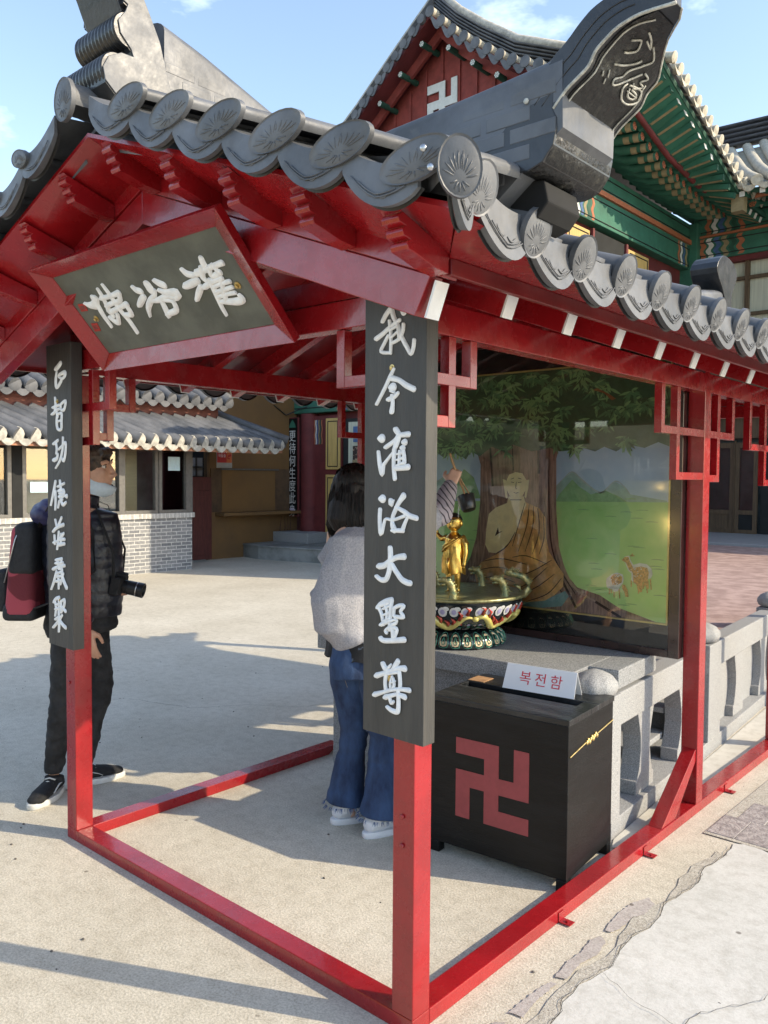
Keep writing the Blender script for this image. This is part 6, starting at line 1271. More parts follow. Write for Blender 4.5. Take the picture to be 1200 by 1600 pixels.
# face mask pulled down over the chin
MKM = mat('pale blue mask cloth', (.50, .60, .68), .85, .04, 60, .2, 120)
MK = empty('face_mask', Pm(0, .09, -.09), 'pale blue face mask pulled down under the chin of the person by the left post', 'face mask')
b = MB(); V_ = []; n = 14
for i, (h, g, w0) in enumerate(((-.082, .094, .050), (-.092, .106, .060), (-.106, .103, .064), (-.120, .084, .062), (-.132, .056, .052))):
    for j in range(n+1): a = -1+2*j/n; V_.append(Pm(w0*.98*sin(a*pi/2), .010+(g-.004)*max(0, cos(a*pi/2))**1.25+.0025*(i % 2), h+(.052-.008*i)*abs(a)**1.5))
b.add(V_, [(i*(n+1)+j, i*(n+1)+j+1, (i+1)*(n+1)+j+1, (i+1)*(n+1)+j) for i in range(4) for j in range(n)]); b.build('cloth', MKM, MK, smooth=True)
b = MB()
for s_ in (-1, 1): b.tube([Pm(.060*s_, .020, -.055), Pm(.076*s_, -.012, .005), Pm(.080*s_, -.022, -.008), Pm(.066*s_, .012, -.112)], .0014, 5)
b.build('ear_loop', MKM, MK, smooth=True)
# backpack
PKB = mat('black pack fabric', (.012, .012, .014), .7, .3, 40, .3, 120); PKR = mat('red tartan fabric', (.26, .025, .04), .8, .5, 9, .2, 120, col2=(.34, .05, .07), pos=(.5, .52), detail=0)
BP = empty('backpack', T @ V(0, -.25, .84), 'black and red checked backpack worn by the person behind the left post', 'backpack')
def soft(name, x, y0, y1, z0, z1, m, par, bv=.03, seg=4, top=0):
    b = MB(); b.T = T; b.hexa([(-x, y0, z0), (x, y0, z0), (x, y1, z0), (-x, y1, z0), (-x*.9, y0+top, z1), (x*.9, y0+top, z1), (x*.9, y1, z1), (-x*.9, y1, z1)]); return b.build(name, m, par, smooth=True, bevel=bv, seg=seg)
soft('main_pocket', .155, -.315, -.165, .845, 1.285, PKR, BP, .035, 5, .035)
soft('top_panel', .158, -.295, -.160, 1.05, 1.297, PKB, BP, .035, 5, .030); soft('bottom_panel', .159, -.322, -.162, .838, .925, PKB, BP, .030, 4)
soft('front_pocket', .115, -.368, -.312, .875, 1.075, PKB, BP, .022, 4); soft('front_patch', .095, -.374, -.360, .90, 1.03, PKR, BP, .006, 2)
b = MB(); b.T = T
for s_ in (-1, 1):
    b.tube([(.09*s_, -.165, 1.27), (.115*s_, -.10, 1.375), (.12*s_, .03, 1.385), (.135*s_, .10, 1.26), (.150*s_, .12, 1.08), (.165*s_, -.03, .95), (.14*s_, -.165, .90)], [(.018, .005)]*7, 8); 
b.build('strap', PKB, BP, smooth=True)
b = MB(); b.T = T
for s_ in (-1, 1): b.tube([(.154*s_, -.30, 1.02), (.150*s_, -.25, 1.22), (.12*s_, -.23, 1.292)], .003, 6)
b.tube([(.10, -.372, 1.03), (.104, -.376, 1.0), (.108, -.370, .97)], .003, 6); b.build('zip', STEEL, BP, smooth=True)
# camera on a strap
CM = empty('camera', T @ V(0, .2, .98), 'black camera with a zoom lens hanging at the chest of the person with the backpack', 'camera')
cT = T @ Matrix.Translation((.03, .190, 1.000)) @ Matrix.Rotation(-.22, 4, 'X')
b = MB(); b.T = cT; b.box(-.066, .066, -.025, .022, -.045, .040); cb = b.build('camera_body', BLKC, CM, bevel=.008, seg=3)
b = MB(); b.T = cT; b.box(-.022, .022, -.028, .030, .041, .060); b.build('viewfinder', BLKC, CM, bevel=.005)
b = MB(); b.T = cT; b.lathe((.0, .022, -.004), [(.032, 0), (.033, .02), (.0315, .021), (.034, .024), (.034, .060), (.0325, .062), (.035, .066), (.036, .098), (.033, .101), (.028, .100), (.026, .09), (0, .088)], 30, ax=(0, 1, 0)); b.build('lens', BLK, CM, smooth=True, angle=35)
b = MB(); b.T = cT; b.lathe((.0, .022, -.004), [(.0348, .0645), (.0362, .068), (.0345, .0715)], 30, ax=(0, 1, 0)); b.build('lens_ring', STEEL, CM, smooth=True)
b = MB(); b.T = T
for s_ in (-1, 1): b.tube([(.03+.062*s_, .185, 1.02), (.09*s_+.01, .185, 1.16), (.085*s_, .10, 1.375), (.04*s_, -.03, 1.43)], [(.007, .0015)]*4, 6)
b.build('neck_strap', BLKC, CM, smooth=True)

# ---------------------------------------------------------------- buildings round the yard
def brick_mat(name, c1, c2, mortar, plane='yz', sc=1.0, bw=.19, bh=.057):
    m = D.materials.new(name); m.use_nodes = True; n = m.node_tree; b = n.nodes['Principled BSDF']; b.inputs['Roughness'].default_value = .85
    t = n.nodes.new('ShaderNodeTexCoord'); s = n.nodes.new('ShaderNodeSeparateXYZ'); c = n.nodes.new('ShaderNodeCombineXYZ')
    n.links.new(t.outputs['Object'], s.inputs[0]); n.links.new(s.outputs[plane[0].upper()], c.inputs[0]); n.links.new(s.outputs[plane[1].upper()], c.inputs[1])
    k = n.nodes.new('ShaderNodeTexBrick'); k.inputs['Color1'].default_value = (*c1, 1); k.inputs['Color2'].default_value = (*c2, 1); k.inputs['Mortar'].default_value = (*mortar, 1)
    k.inputs['Scale'].default_value = 1; k.inputs['Brick Width'].default_value = bw; k.inputs['Row Height'].default_value = bh; k.inputs['Mortar Size'].default_value = .007; k.inputs['Bias'].default_value = .1
    n.links.new(c.outputs[0], k.inputs['Vector'])
    ns = n.nodes.new('ShaderNodeTexNoise'); ns.inputs['Scale'].default_value = 25; ns.inputs['Detail'].default_value = 6; n.links.new(t.outputs['Object'], ns.inputs['Vector'])
    mx_ = n.nodes.new('ShaderNodeMixRGB'); mx_.blend_type = 'OVERLAY'; mx_.inputs[0].default_value = .5; n.links.new(k.outputs['Color'], mx_.inputs[1]); n.links.new(ns.outputs['Fac'], mx_.inputs[2]); n.links.new(mx_.outputs[0], b.inputs['Base Color'])
    bp = n.nodes.new('ShaderNodeBump'); bp.inputs['Strength'].default_value = .5; bp.inputs['Distance'].default_value = .006; bp.invert = True
    n.links.new(k.outputs['Fac'], bp.inputs['Height']); n.links.new(bp.outputs[0], b.inputs['Normal']); return m
BRK = brick_mat('grey brick', (.15, .155, .165), (.26, .26, .26), (.50, .49, .46)); BRC = brick_mat('soldier course', (.36, .35, .33), (.50, .48, .44), (.62, .60, .57), bw=.07, bh=.2)
ALU = mat('grey aluminium frame', (.16, .155, .145), .4, .1, 20, metal=.4); BLIND = mat('straw blind', (.42, .38, .24), .8, .12, 6, .3, 20, stretch=(1, .4, 60)); DARKIN = mat('interior shade and dark trim', (.015, .016, .016), .9, .2, 4)  # near-black last colour stands in for shade inside openings
RTILE = mat('slate roof tile', (.095, .10, .11), .6, .25, 3, .2, 60, col2=(.13, .132, .14)); TERRA = mat('terracotta wall', (.26, .10, .075), .85, .15, 5, .2, 60); EAVEW = mat('weathered orange eave board', (.36, .17, .10), .8, .2, 9)
PALET = mat('pale tile end', (.40, .38, .33), .8, .2, 12, .2, 60)  # paler tone for shop tile ends and the hall's ridge cap
def kslope(e0, e1, r0, r1, pitch, name, parent, rad=.055, m=None, me=None, steps=1, sag=0.0, sunk=.06, seg=4):
    """tiled slope: round covers from eave e0-e1 up to r0-r1, discs and scalloped drips along the eave"""
    e0, e1, r0, r1 = V(*e0), V(*e1), V(*r0), V(*r1); n = max(2, int(round((e1-e0).length/pitch))); b = MB(); up = V(0, 0, 1); m = m or RTILE
    nrm = (e1-e0).cross(r0-e0).normalized(); nrm = nrm if nrm.z > 0 else -nrm
    P = lambda s, t: e0.lerp(e1, s).lerp(r0.lerp(r1, s), t)-up*(sag*sin(pi*t))
    rows = [[P(i/n, j/seg)-nrm*sunk for j in range(seg+1)] for i in range(n+1)]
    V_ = [q for r in rows for q in r]; k = seg+1
    b.add(V_, [(i*k+j, (i+1)*k+j, (i+1)*k+j+1, i*k+j+1) for i in range(n) for j in range(seg)])
    a = (e1-e0).normalized()
    for i in range(n+1):
        st = max(1, steps); L = []
        for j in range(seg*st+1):
            t = j/(seg*st); L.append((P(i/n, t), rad*(1+.10*(1-(t*seg*1.0) % 1))))
        q = [x[0] for x in L]; b.tube(q, [x[1] for x in L], 10)
    o = b.build(name, m, parent, smooth=True, angle=50)
    d = MB(); outd = (e0-r0); outd.z = 0; outd.normalize()
    for i in range(n+1):
        c = P(i/n, 0)+outd*.006; d.lathe(c, [(rad*1.12, -.012), (rad*1.18, 0), (rad*.9, .008)], 12, ax=outd)
        if i < n:
            c2 = P((i+1)/n, 0)+outd*.004; K = 8; c1 = c; top = []; bot = []
            for j in range(K+1): t = j/K; s_ = sin(pi*t); top.append(c1.lerp(c2, t)-up*(.02+.5*rad*s_)); bot.append(c1.lerp(c2, t)-up*(.02+rad*.5+rad*1.15*s_**.8))
            d.add(top+bot+[q-outd*.03 for q in top+bot], [(j, j+1, K+2+j, K+1+j) for j in range(K)]+[(2*K+2+j, 2*K+3+j, 3*K+4+j, 3*K+3+j) for j in range(K)]+[(K+1+j, K+2+j, 3*K+4+j, 3*K+3+j) for j in range(K)])
    d.build('tile_ends', me or m, o, smooth=True, angle=40)
    return o
# --- brick shop on the left
SH = empty('brick_shop', (-10.3, 3.5, 0), 'low grey brick shop with blinds in its windows and two small tiled roofs', 'shop building')
WX = -9.90
MB().box(WX-.25, WX, -6, 6.365, 0, .845).build('brick_wall', BRK, SH)
MB().box(WX-.27, WX+.03, -6.02, 6.40, .846, .925).build('brick_sill', BRC, SH, bevel=.004)
MB().box(WX-.10, WX+.005, -6, 6.37, 2.02, 2.18).build('lintel', ALU, SH)
MB().box(WX-3.6, WX-.9, -6, 6.3, 0, 2.9).build('back_room', mat('dim shop interior', (.10, .11, .105), .9, .4, 1.5), SH)
SHG = GL.copy(); SHG.name = 'shop glass'
ys = [(-6.0+.62*k, -6.0+.62*k+.62) for k in range(0)]
wins = [(-2.2, -1.5), (-1.5, -.8), (-.8, -.1), (-.1, .6), (.6, 1.3), (1.3, 2.0), (2.0, 2.7), (2.7, 3.42), (3.58, 4.34), (4.34, 5.10), (5.10, 5.74), (5.74, 6.30)]
for i, (y0, y1) in enumerate(wins):
    f = MB()
    for a in ((y0, y0+.055, .926, 2.019), (y1-.055, y1, .926, 2.019), (y0+.0555, y1-.0555, .926, .975), (y0+.0555, y1-.0555, 1.965, 2.019)): f.box(WX-.07, WX-.005+(.02 if i % 2 else 0), a[0], a[1], a[2], a[3])
    w_ = f.build('window', ALU, SH); MB().box(WX-.045, WX-.040, y0+.05, y1-.05, .97, 1.97).build('pane', SHG, w_)
    last = i >= len(wins)-1
    if not last: MB().box(WX-.16, WX-.14, y0+.02+(.0 if i % 2 else .0), y1-(.30 if i in (9, 10) else .12), .93, 1.99).build('blind', BLIND, w_)
    if i == len(wins)-1 or i == 8:
        yy = (y0+.20, y0+.42) if last else (y0+.12, y0+.42); zz_ = (1.60, 1.82) if last else (1.27, 1.42)
        MB().box(WX-.038, WX-.036, yy[0], yy[1], *zz_).build('notice', mat('pale blue notice', (.50, .66, .72), .7, .05, 30), w_)
MB().box(WX-.12, WX+.01, 3.43, 3.57, .926, 2.019).build('mullion', DARKIN, SH); MB().box(WX-.12, WX+.012, 6.302, 6.37, .926, 2.019).build('mullion', ALU, SH)
kslope((-9.32, -6, 2.05), (-9.32, 7.75, 2.05), (-9.97, -6, 2.44), (-9.97, 6.9, 2.44), .225, 'lower_roof', SH, .082, me=PALET)
kslope((-9.32, 7.75, 2.05), (-9.55, 8.10, 2.15), (-10.2, 6.9, 2.55), (-10.9, 7.2, 2.66), .205, 'hip_roof', SH, .055)
b = MB(); b.tube([(-9.34, 7.95, 2.14), (-9.7, 7.6, 2.32), (-10.1, 7.2, 2.52), (-10.4, 7.0, 2.66)], .075, 10); b.build('hip_ridge', RTILE, SH, smooth=True)
MB().box(-9.42, -9.36, -6, 7.7, 1.90, 1.985).build('eave_board', EAVEW, SH); b = MB(); b.hexa([(-9.9, -6, 2.03), (-9.43, -6, 1.92), (-9.43, 7.9, 1.92), (-9.9, 7.9, 2.03), (-9.9, -6, 2.20), (-9.43, -6, 1.98), (-9.43, 7.9, 1.98), (-9.9, 7.9, 2.20)]); b.build('eave_soffit', EAVEW, SH)
MB().box(-10.3, -9.98, -6, 6.95, 2.185, 2.72).build('upper_wall', TERRA, SH)
kslope((-9.75, -6, 2.74), (-9.75, 7.0, 2.74), (-10.5, -6, 3.15), (-10.5, 6.7, 3.15), .225, 'upper_roof', SH, .082)
b = MB(); b.tube([(-9.78, 7.05, 2.80), (-10.0, 7.0, 2.90), (-10.5, 6.8, 3.2)], .08, 10); b.build('hip_ridge', RTILE, SH, smooth=True)
# --- doorway and ochre kiosk wall
OCH = mat('stained ochre panel', (.25, .135, .045), .75, .2, 1.2, .1, 20, col2=(.14, .08, .035), pos=(.42, .72)); OCH2 = mat('worn brown panel', (.17, .10, .05), .8, .25, 3.5, .2, 30, col2=(.055, .035, .022), pos=(.42, .7))
KI = empty('ticket_kiosk', (-11.1, 8.5, 0), 'worn ochre kiosk wall with a boarded hatch and counter shelf beside the shop', 'kiosk')
MB().box(-11.1, -10.93, 7.48, 9.62, 0, 3.2).build('front_wall', OCH, KI)
MB().box(-10.9295, -10.915, 7.50, 9.60, .86, 1.66).build('worn_panel', OCH2, KI); MB().box(-10.9145, -10.900, 7.74, 9.02, .855, 1.63).build('hatch_board', OCH, KI, bevel=.004)
MB().box(-10.9145, -10.885, 7.72, 9.1, 1.632, 1.66).build('hatch_rail', ALU, KI); MB().box(-10.928, -10.66, 7.60, 9.55, .795, .85).build('counter_shelf', OCH, KI, bevel=.005)
MB().box(-10.96, -10.925, 7.42, 7.479, 0, 2.9).build('corner_post', OCH2, KI)
b = MB(); r = random.Random(21); V_ = []; 
for k in range(4):
    y = 9.2+.08*k; b.tube([(-10.922, y, .75), (-10.922, y+r.uniform(-.05, .05), .5), (-10.922, y-.06, .33)], [.004, .012, .003], 4)
b.build('rust_stain', mat('rust streak', (.09, .045, .03), .9, .3, 30), KI)
DR = empty('shop_door', (-10.6, 7.0, 0), 'dark red timber door standing open in the shadowed gap beside the brick shop', 'door')
RW = mat('dark red stained timber', (.085, .018, .014), .6, .2, 6, .1, 30, stretch=(8, 8, 1)); MB().box(-10.75, -10.70, 6.55, 7.36, .04, 1.26).build('door_leaf', RW, DR, bevel=.004)
for y in (6.62, 6.95): MB().box(-10.699, -10.69, y, y+.26, .12, 1.16).build('door_panel', RW, DR, bevel=.006)
MB().box(-10.735, -10.715, 6.55, 7.36, 1.262, 1.50).build('door_rail', RW, DR)
MB().box(-13.2, -13.1, 4.5, 9.2, 0, 3.2).build('back_wall', DARKIN, label='back wall with shade put into its colour, deep in the gap between shop and kiosk', cat='wall')
BW_ = empty('small_window', (-11.6, 7.3, 1.5), 'small bright paned window deep in the gap beside the shop', 'window')
pf = MB(); WB = mat('bright window pane', (.75, .78, .80), .5, .03, 5); MB().box(-11.62, -11.60, 7.52, 7.82, 1.52, 1.86).build('pane', WB, BW_); pf.box(-11.598, -11.58, 7.655, 7.685, 1.52, 1.86); pf.box(-11.598, -11.58, 7.52, 7.82, 1.67, 1.70); pf.build('glazing_bar', ALU, BW_)
# CCTV notice
CT = empty('cctv_sign', (-10.92, 7.8, 1.68), 'red and white CCTV notice sheet on the ochre wall', 'sign')
SR = mat('sign red', (.50, .04, .035), .5, .06, 30); SO = mat('sign orange', (.62, .16, .05), .5, .06, 30)
MB().box(-10.929, -10.922, 7.635, 7.985, 1.67, 2.03).build('sheet', mat('sign grey', (.42, .41, .38), .6, .05, 20), CT); MB().box(-10.9215, -10.919, 7.645, 7.86, 1.765, 2.02).build('red_field', SR, CT); MB().box(-10.9215, -10.919, 7.8605, 7.978, 1.765, 2.02).build('orange_field', SO, CT)
m_ = MB(); put_text(m_, 'CCTV', .088, (-10.918, 7.765, 1.965), (0, 1, 0), (0, 0, 1), .0006); put_text(m_, '작동중', .062, (-10.918, 7.755, 1.885), (0, 1, 0), (0, 0, 1), .0006)
m_.build('lettering', mat('sign white', (.75, .74, .70), .6, .04, 20), CT)
m_ = MB(); m_.obox((-10.917, 7.925, 1.895), (0, .9, .35), (0, -.35, .9), (1, 0, 0), .040, .020, .002); m_.obox((-10.917, 7.90, 1.845), (0, .3, 1), (0, 1, -.3), (1, 0, 0), .012, .030, .0018); m_.build('camera_symbol', SR, CT)
# --- temple hall
TG = mat('temple green paint', (.030, .135, .088), .65, .15, 3, .1, 40); TGD = mat('dark temple green', (.020, .085, .055), .65, .2, 4); TRED = mat('dark temple red', (.13, .022, .022), .7, .15, 4, .1, 40); TGR = mat('gable red boards', (.24, .045, .035), .8, .15, 5, .1, 40)
TYL = mat('ochre door panel', (.52, .36, .12), .65, .10, 5, .1, 30, stretch=(6, 6, .6)); TBK = mat('black line paint', (.012, .012, .012), .6, .2, 20); TOR = mat('orange brown trim', (.38, .13, .06), .65, .1, 20); TBE = mat('beige trim', (.27, .22, .12), .7, .1, 20); TWH = mat('temple white', (.66, .66, .62), .6, .05, 20); TBL = mat('temple blue', (.06, .12, .26), .6, .1, 20)
BROWN = mat('aged brown timber', (.10, .065, .035), .65, .2, 5, .15, 30, stretch=(6, 6, .6)); CURT = mat('pale vertical blind', (.52, .53, .42), .8, .1, 3, .4, 26, stretch=(14, 14, .3)); DOORG = GL.copy(); DOORG.name = 'door glass'
H = empty('temple_hall', (-7.5, 12, 0), 'ornate temple hall with green painted eaves and a red gable behind the pavilion', 'temple')
XW, YS = -5.04, 9.64
MB().box(-12.5, XW-.08, YS+.10, 22, .3, 6.1).build('core_wall', TRED, H); MB().box(XW-.0795, 6, 14.70, 22, .3, 6.1).build('core_wall', DARKIN, H)
# south front
def col_(x, y, z1, nm='column', r_=.19):
    b = MB(); b.lathe((x, y, .45), [(r_*1.03, 0), (r_, .2), (r_*.97, z1-.45)], 24); o = b.build(nm, TRED, H, smooth=True, angle=40)
    b = MB(); b.lathe((x, y, .25), [(r_*1.5, 0), (r_*1.45, .12), (r_*1.15, .20)], 24); b.build('column_base', GRAN, o, smooth=True, angle=40); return o
col_(-10.60, YS+.02, 2.75); 
for x in (-8.1, -6.3): col_(x, YS+.02, 2.75)
def door_panel(x0, x1, z0, z1, y, nm='door_panel', axis='x', cut=0):
    b = MB()
    if axis == 'x': b.box(x0, x1, y-.03, y, z0, z1)
    else: b.box(y, y+.03, x0, x1, z0, z1)
    o = b.build(nm, TYL, H, bevel=.006); b = MB(); i = .06; t = .010
    L = [(x0+i, z0+i), (x1-i, z0+i), (x1-i, z1-i), (x0+i, z1-i)]
    if cut: L = [(x0+i+cut, z0+i), (x1-i-cut, z0+i), (x1-i, z0+i+cut), (x1-i, z1-i), (x0+i, z1-i), (x0+i, z0+i+cut)]
    for p, q in zip(L, L[1:]+L[:1]):
        if axis == 'x': b.bar((p[0], y-.032, p[1]), (q[0], y-.032, q[1]), .004, t*1.6, up=(0, 1, 0)) if False else b.tube([(p[0], y-.031, p[1]), (q[0], y-.031, q[1])], t, 6)
        else: b.tube([(y+.031, p[0], p[1]), (y+.031, q[0], q[1])], t, 6)
    b.build('panel_line', TBK, o); return o
for x0 in (-10.08, ):
    door_panel(x0, x0+.38, 1.66, 2.64, YS-.03); door_panel(x0, x0+.38, .38, 1.56, YS-.03, cut=.10)
MB().box(-10.42, -9.68, YS-.0295, YS+.05, .30, 2.70).build('door_frame', TRED, H)
MB().box(-9.66, -8.3, YS+.0, YS+.05, .30, 2.62).build('opening_shade_slab', DARKIN, H)  # near-black slab, paints the shade inside the door opening
MB().box(-9.50, -8.40, YS-.03, YS-.002, .35, 2.55).build('curtain', CURT, H)
MB().box(-9.35, -9.0, YS-.06, YS-.04, 2.17, 2.46).build('blue_notice', TBL, H)
b = MB()
for k in range(5): b.box(-9.31+.05*k, -9.28+.05*k, YS-.064, YS-.0605, 2.24, 2.30)
b.build('notice_text', TBE, H)
PICM = mat('ornate picture', (.06, .035, .03), .6, .5, 18, 0, col2=(.42, .30, .20), pos=(.5, .6)); MB().box(-9.36, -9.0, YS-.06, YS-.04, 1.84, 2.10).build('picture', PICM, H); MB().box(-9.37, -8.99, YS-.058, YS-.045, 1.78, 1.838).build('picture_fringe', TBE, H)
def wavebands(x0, x1, z0, z1, fx, out, parent, nm='painted_end', dirn=1):
    """dancheong: vertical wavy bands on a beam end; fx(s, z, e) -> point"""
    cols = [TOR, TWH, TBL, TBE, TGD, TOR]; n = len(cols); o = None
    b = MB(); wd = (x1-x0)/n; K = 14
    for i in range(n):
        b.cur = i; Lp = []; Rp = []
        for j in range(K+1):
            z = lerp(z0, z1, j/K); w_ = .22*wd*sin(j/K*4*pi)
            Lp.append(fx(x0+wd*i+w_+.04*wd, z, .004)); Rp.append(fx(x0+wd*(i+.72)+w_, z, .004))
        b.add(Lp+Rp, [(j, j+1, K+2+j, K+1+j) for j in range(K)])
    return b.build(nm, cols, parent)
def medallion(c, r0, u, v, n_, parent, m1=TOR, m2=TGD):
    b = MB(); c, u, v, n_ = V(*c), V(*u), V(*v), V(*n_)
    P = [(r0*(1-.22*abs(sin(3*a)))*cos(a), r0*(1-.22*abs(sin(3*a)))*sin(a)) for a in [2*pi*i/36 for i in range(36)]]
    b.cur = 0; b.add([c+u*x+v*y+n_*.003 for x, y in P], [tuple(range(36))])
    for k in range(6):
        a = 2*pi*k/6+.5; b.cur = 1; q = c+u*(r0*.5*cos(a))+v*(r0*.5*sin(a))+n_*.005; b.add([q+u*(r0*.15*cos(t))+v*(r0*.15*sin(t)) for t in [2*pi*i/8 for i in range(8)]], [tuple(range(8))])
    b.cur = 1; b.add([c+n_*.006+u*(r0*.14*cos(t))+v*(r0*.14*sin(t)) for t in [2*pi*i/8 for i in range(8)]], [tuple(range(8))])
    return b.build('flower_medallion', [m1, m2], parent)
bm_ = MB().box(-12.2, XW+.05, YS-.10, YS+.099, 2.76, 3.30).build('lintel_beam', TG, H, bevel=.01)
for z in (2.86, 3.20): MB().tube([(-12.2, YS-.103, z), (XW, YS-.103, z)], .010, 6).build('beam_line', TBK, bm_)
wavebands(-9.75, -9.15, 2.78, 3.28, lambda s, z, e: (s, YS-.10-e, z), 0, bm_); wavebands(-10.42, -10.18, 2.15, 2.62, lambda s, z, e: (s, YS-.035-e, z), 0, H, 'painted_bracket')
b = MB()
for z in (2.84, 2.98, 3.12): b.box(-9.86, -9.78, YS-.104, YS-.1005, z, z+.07)
b.build('checker_band', TWH, bm_)
MB().box(-12.2, XW, YS-.02, YS+.099, 3.3005, 5.2).build('upper_wall', TRED, H)
# plaque on the column
def plaque(c, wd, h, dep, label, chars=None, lotus=True):
    t = empty('hanging_plaque', c, label, 'plaque'); x, y, z = c
    MB().box(x-wd/2-.03, x+wd/2+.03, y-dep, y, z-h/2-.03, z+h/2+.02).build('plaque_border', TRED, t, bevel=.005); MB().box(x-wd/2, x+wd/2, y-dep-.006, y-dep-.0005, z-h/2, z+h/2).build('plaque_face', BLACKW, t)
    m = MB()
    if chars:
        for k, ch in enumerate(chars): put_text(m, ch, .245, (x, y-dep-.008, z+h/2-.36-.245*k), (1, 0, 0), (0, 0, 1), .001, .8)
        m.build('lettering', TWH, t)
    else:      # brush marks too far hidden behind the post to be read
        rr = random.Random(6)
        for k in range(6):
            for j in range(4): q = V(x+rr.uniform(-.05, .05), y-dep-.008, z+h/2-.38-.27*k+rr.uniform(-.07, .07)); a = rr.choice((0, .3, 1.4, 2.0)); m.tube([q, q+V(cos(a)*.08, 0, sin(a)*.08)], [.012, .007], 6)
        m.build('lettering', TWH, t)
    m = MB()
    for k in range(7): a = pi*(.05+.9*k/6); q = V(x, y-dep-.007, z-h/2+.07); m.tube([q, q+V(cos(a)*.10, -.003, sin(a)*.09)], [.018, .004], 6)
    m.build('lotus_emblem', mat('lilac lotus', (.42, .36, .44), .6, .1, 30), t)
    m = MB(); q = V(x, y-dep-.008, z+h/2-.02); m.add([q+V(-.10, 0, -.16), q+V(.10, 0, -.16), q+V(.07, 0, -.08), q+V(0, 0, 0), q+V(-.07, 0, -.08)], [(0, 1, 2, 3, 4)]); m.build('green_crest', TG, t)
    return t
plaque((-10.83, YS-.20, 1.71), .27, 1.90, .03, 'narrow black plaque with seven white characters beside the ochre kiosk', '更待何生度此身')
plaque((-5.12, 14.38, 2.0), .30, 2.4, .03, 'narrow black plaque seen between the glass mural and the middle red post', None)
# platforms
PG = mat('grey stone platform', (.20, .21, .20), .75, .15, 3, .2, 80, col2=(.28, .29, .28))
b = MB(); n = 16; L = [(-10.93, 8.25)]
for i in range(n+1): a = -pi*.5*(1-i/n); L.append((-9.9+(1.0)*sin(a)*1.0, 8.55+.40*(-cos(a))+.10))
L = [(-10.93, 9.6), (-10.93, 8.26), (-10.4, 8.18), (-9.8, 8.28), (-9.2, 8.42), (-8.6, 8.5), (-4.9, 8.5), (-4.9, 9.6)]
b.prism(L, (0, 0, 0), (1, 0, 0), (0, 1, 0), (0, 0, .225)); pl_ = b.build('stone_platform', PG, kind=None, label='low grey stone platform with a curved edge in front of the temple hall', cat='platform')
b = MB(); b.prism([(x, y-.02 if y < 9 else y) for x, y in L], (0, 0, .2255), (1, 0, 0), (0, 1, 0), (0, 0, .03)); b.build('platform_coping', PG, pl_, bevel=.004)
b = MB()
for x in (-10.6, -10.0, -9.4, -8.8): b.box(x, x+.012, 8.10+(.05 if x > -9.9 else 0)+.12*(x+10.6)/1.2, 8.30+.12*(x+10.6)/1.2, .01, .22)
MB().box(-10.92, -9.95, 8.98, 9.6, .256, .45).build('stone_step', GRAN, label='granite step on the platform in front of the red column', cat='step', bevel=.01)
# --- east face of the wing, high under the eaves
MB().box(XW-.0795, XW-.001, YS+.1, 14.69, .3, 5.0).build('side_wall', TRED, H)
e1 = MB().box(XW-.10, XW+.10, 9.60, 14.69, 5.56, 6.02).build('side_beam', TG, H, bevel=.01)
for z in (5.62, 5.93): MB().tube([(XW+.102, 9.7, z), (XW+.102, 14.6, z)], .010, 6).build('beam_line', TBK, e1)
MB().box(XW-.09, XW+.14, 9.60, 14.69, 6.0205, 6.10).build('orange_trim', TOR, H)
e2 = MB().box(XW-.10, XW+.09, 9.60, 14.69, 6.1005, 6.42).build('upper_beam', TG, H)
for z in (6.16, 6.34): MB().tube([(XW+.092, 9.7, z), (XW+.092, 14.6, z)], .010, 6).build('beam_line', TBK, e2)
wavebands(13.75, 14.45, 5.58, 6.0, lambda s, z, e: (XW+.10+e, s, z), 0, e1); wavebands(9.75, 10.45, 5.58, 6.0, lambda s, z, e: (XW+.10+e, s, z), 0, e1)
for y0, y1 in ((9.70, 10.42), (11.80, 12.62)): door_panel(y0, y1, 4.3, 5.44, XW+.005, 'wall_panel', 'y')
MB().box(XW-.0005, XW+.012, 10.55, 11.70, 4.3, 5.50).build('dark_window', DARKIN, H); MB().box(XW+.0125, XW+.05, 10.5, 10.56, 4.3, 5.5).build('window_frame', TRED, H); MB().box(XW+.0125, XW+.05, 11.70, 11.77, 4.3, 5.5).build('window_frame', TRED, H)
col = MB().box(XW-.0005, XW+.06, 9.50, 9.66, 3.3, 6.0).build('corner_pilaster', TRED, H)
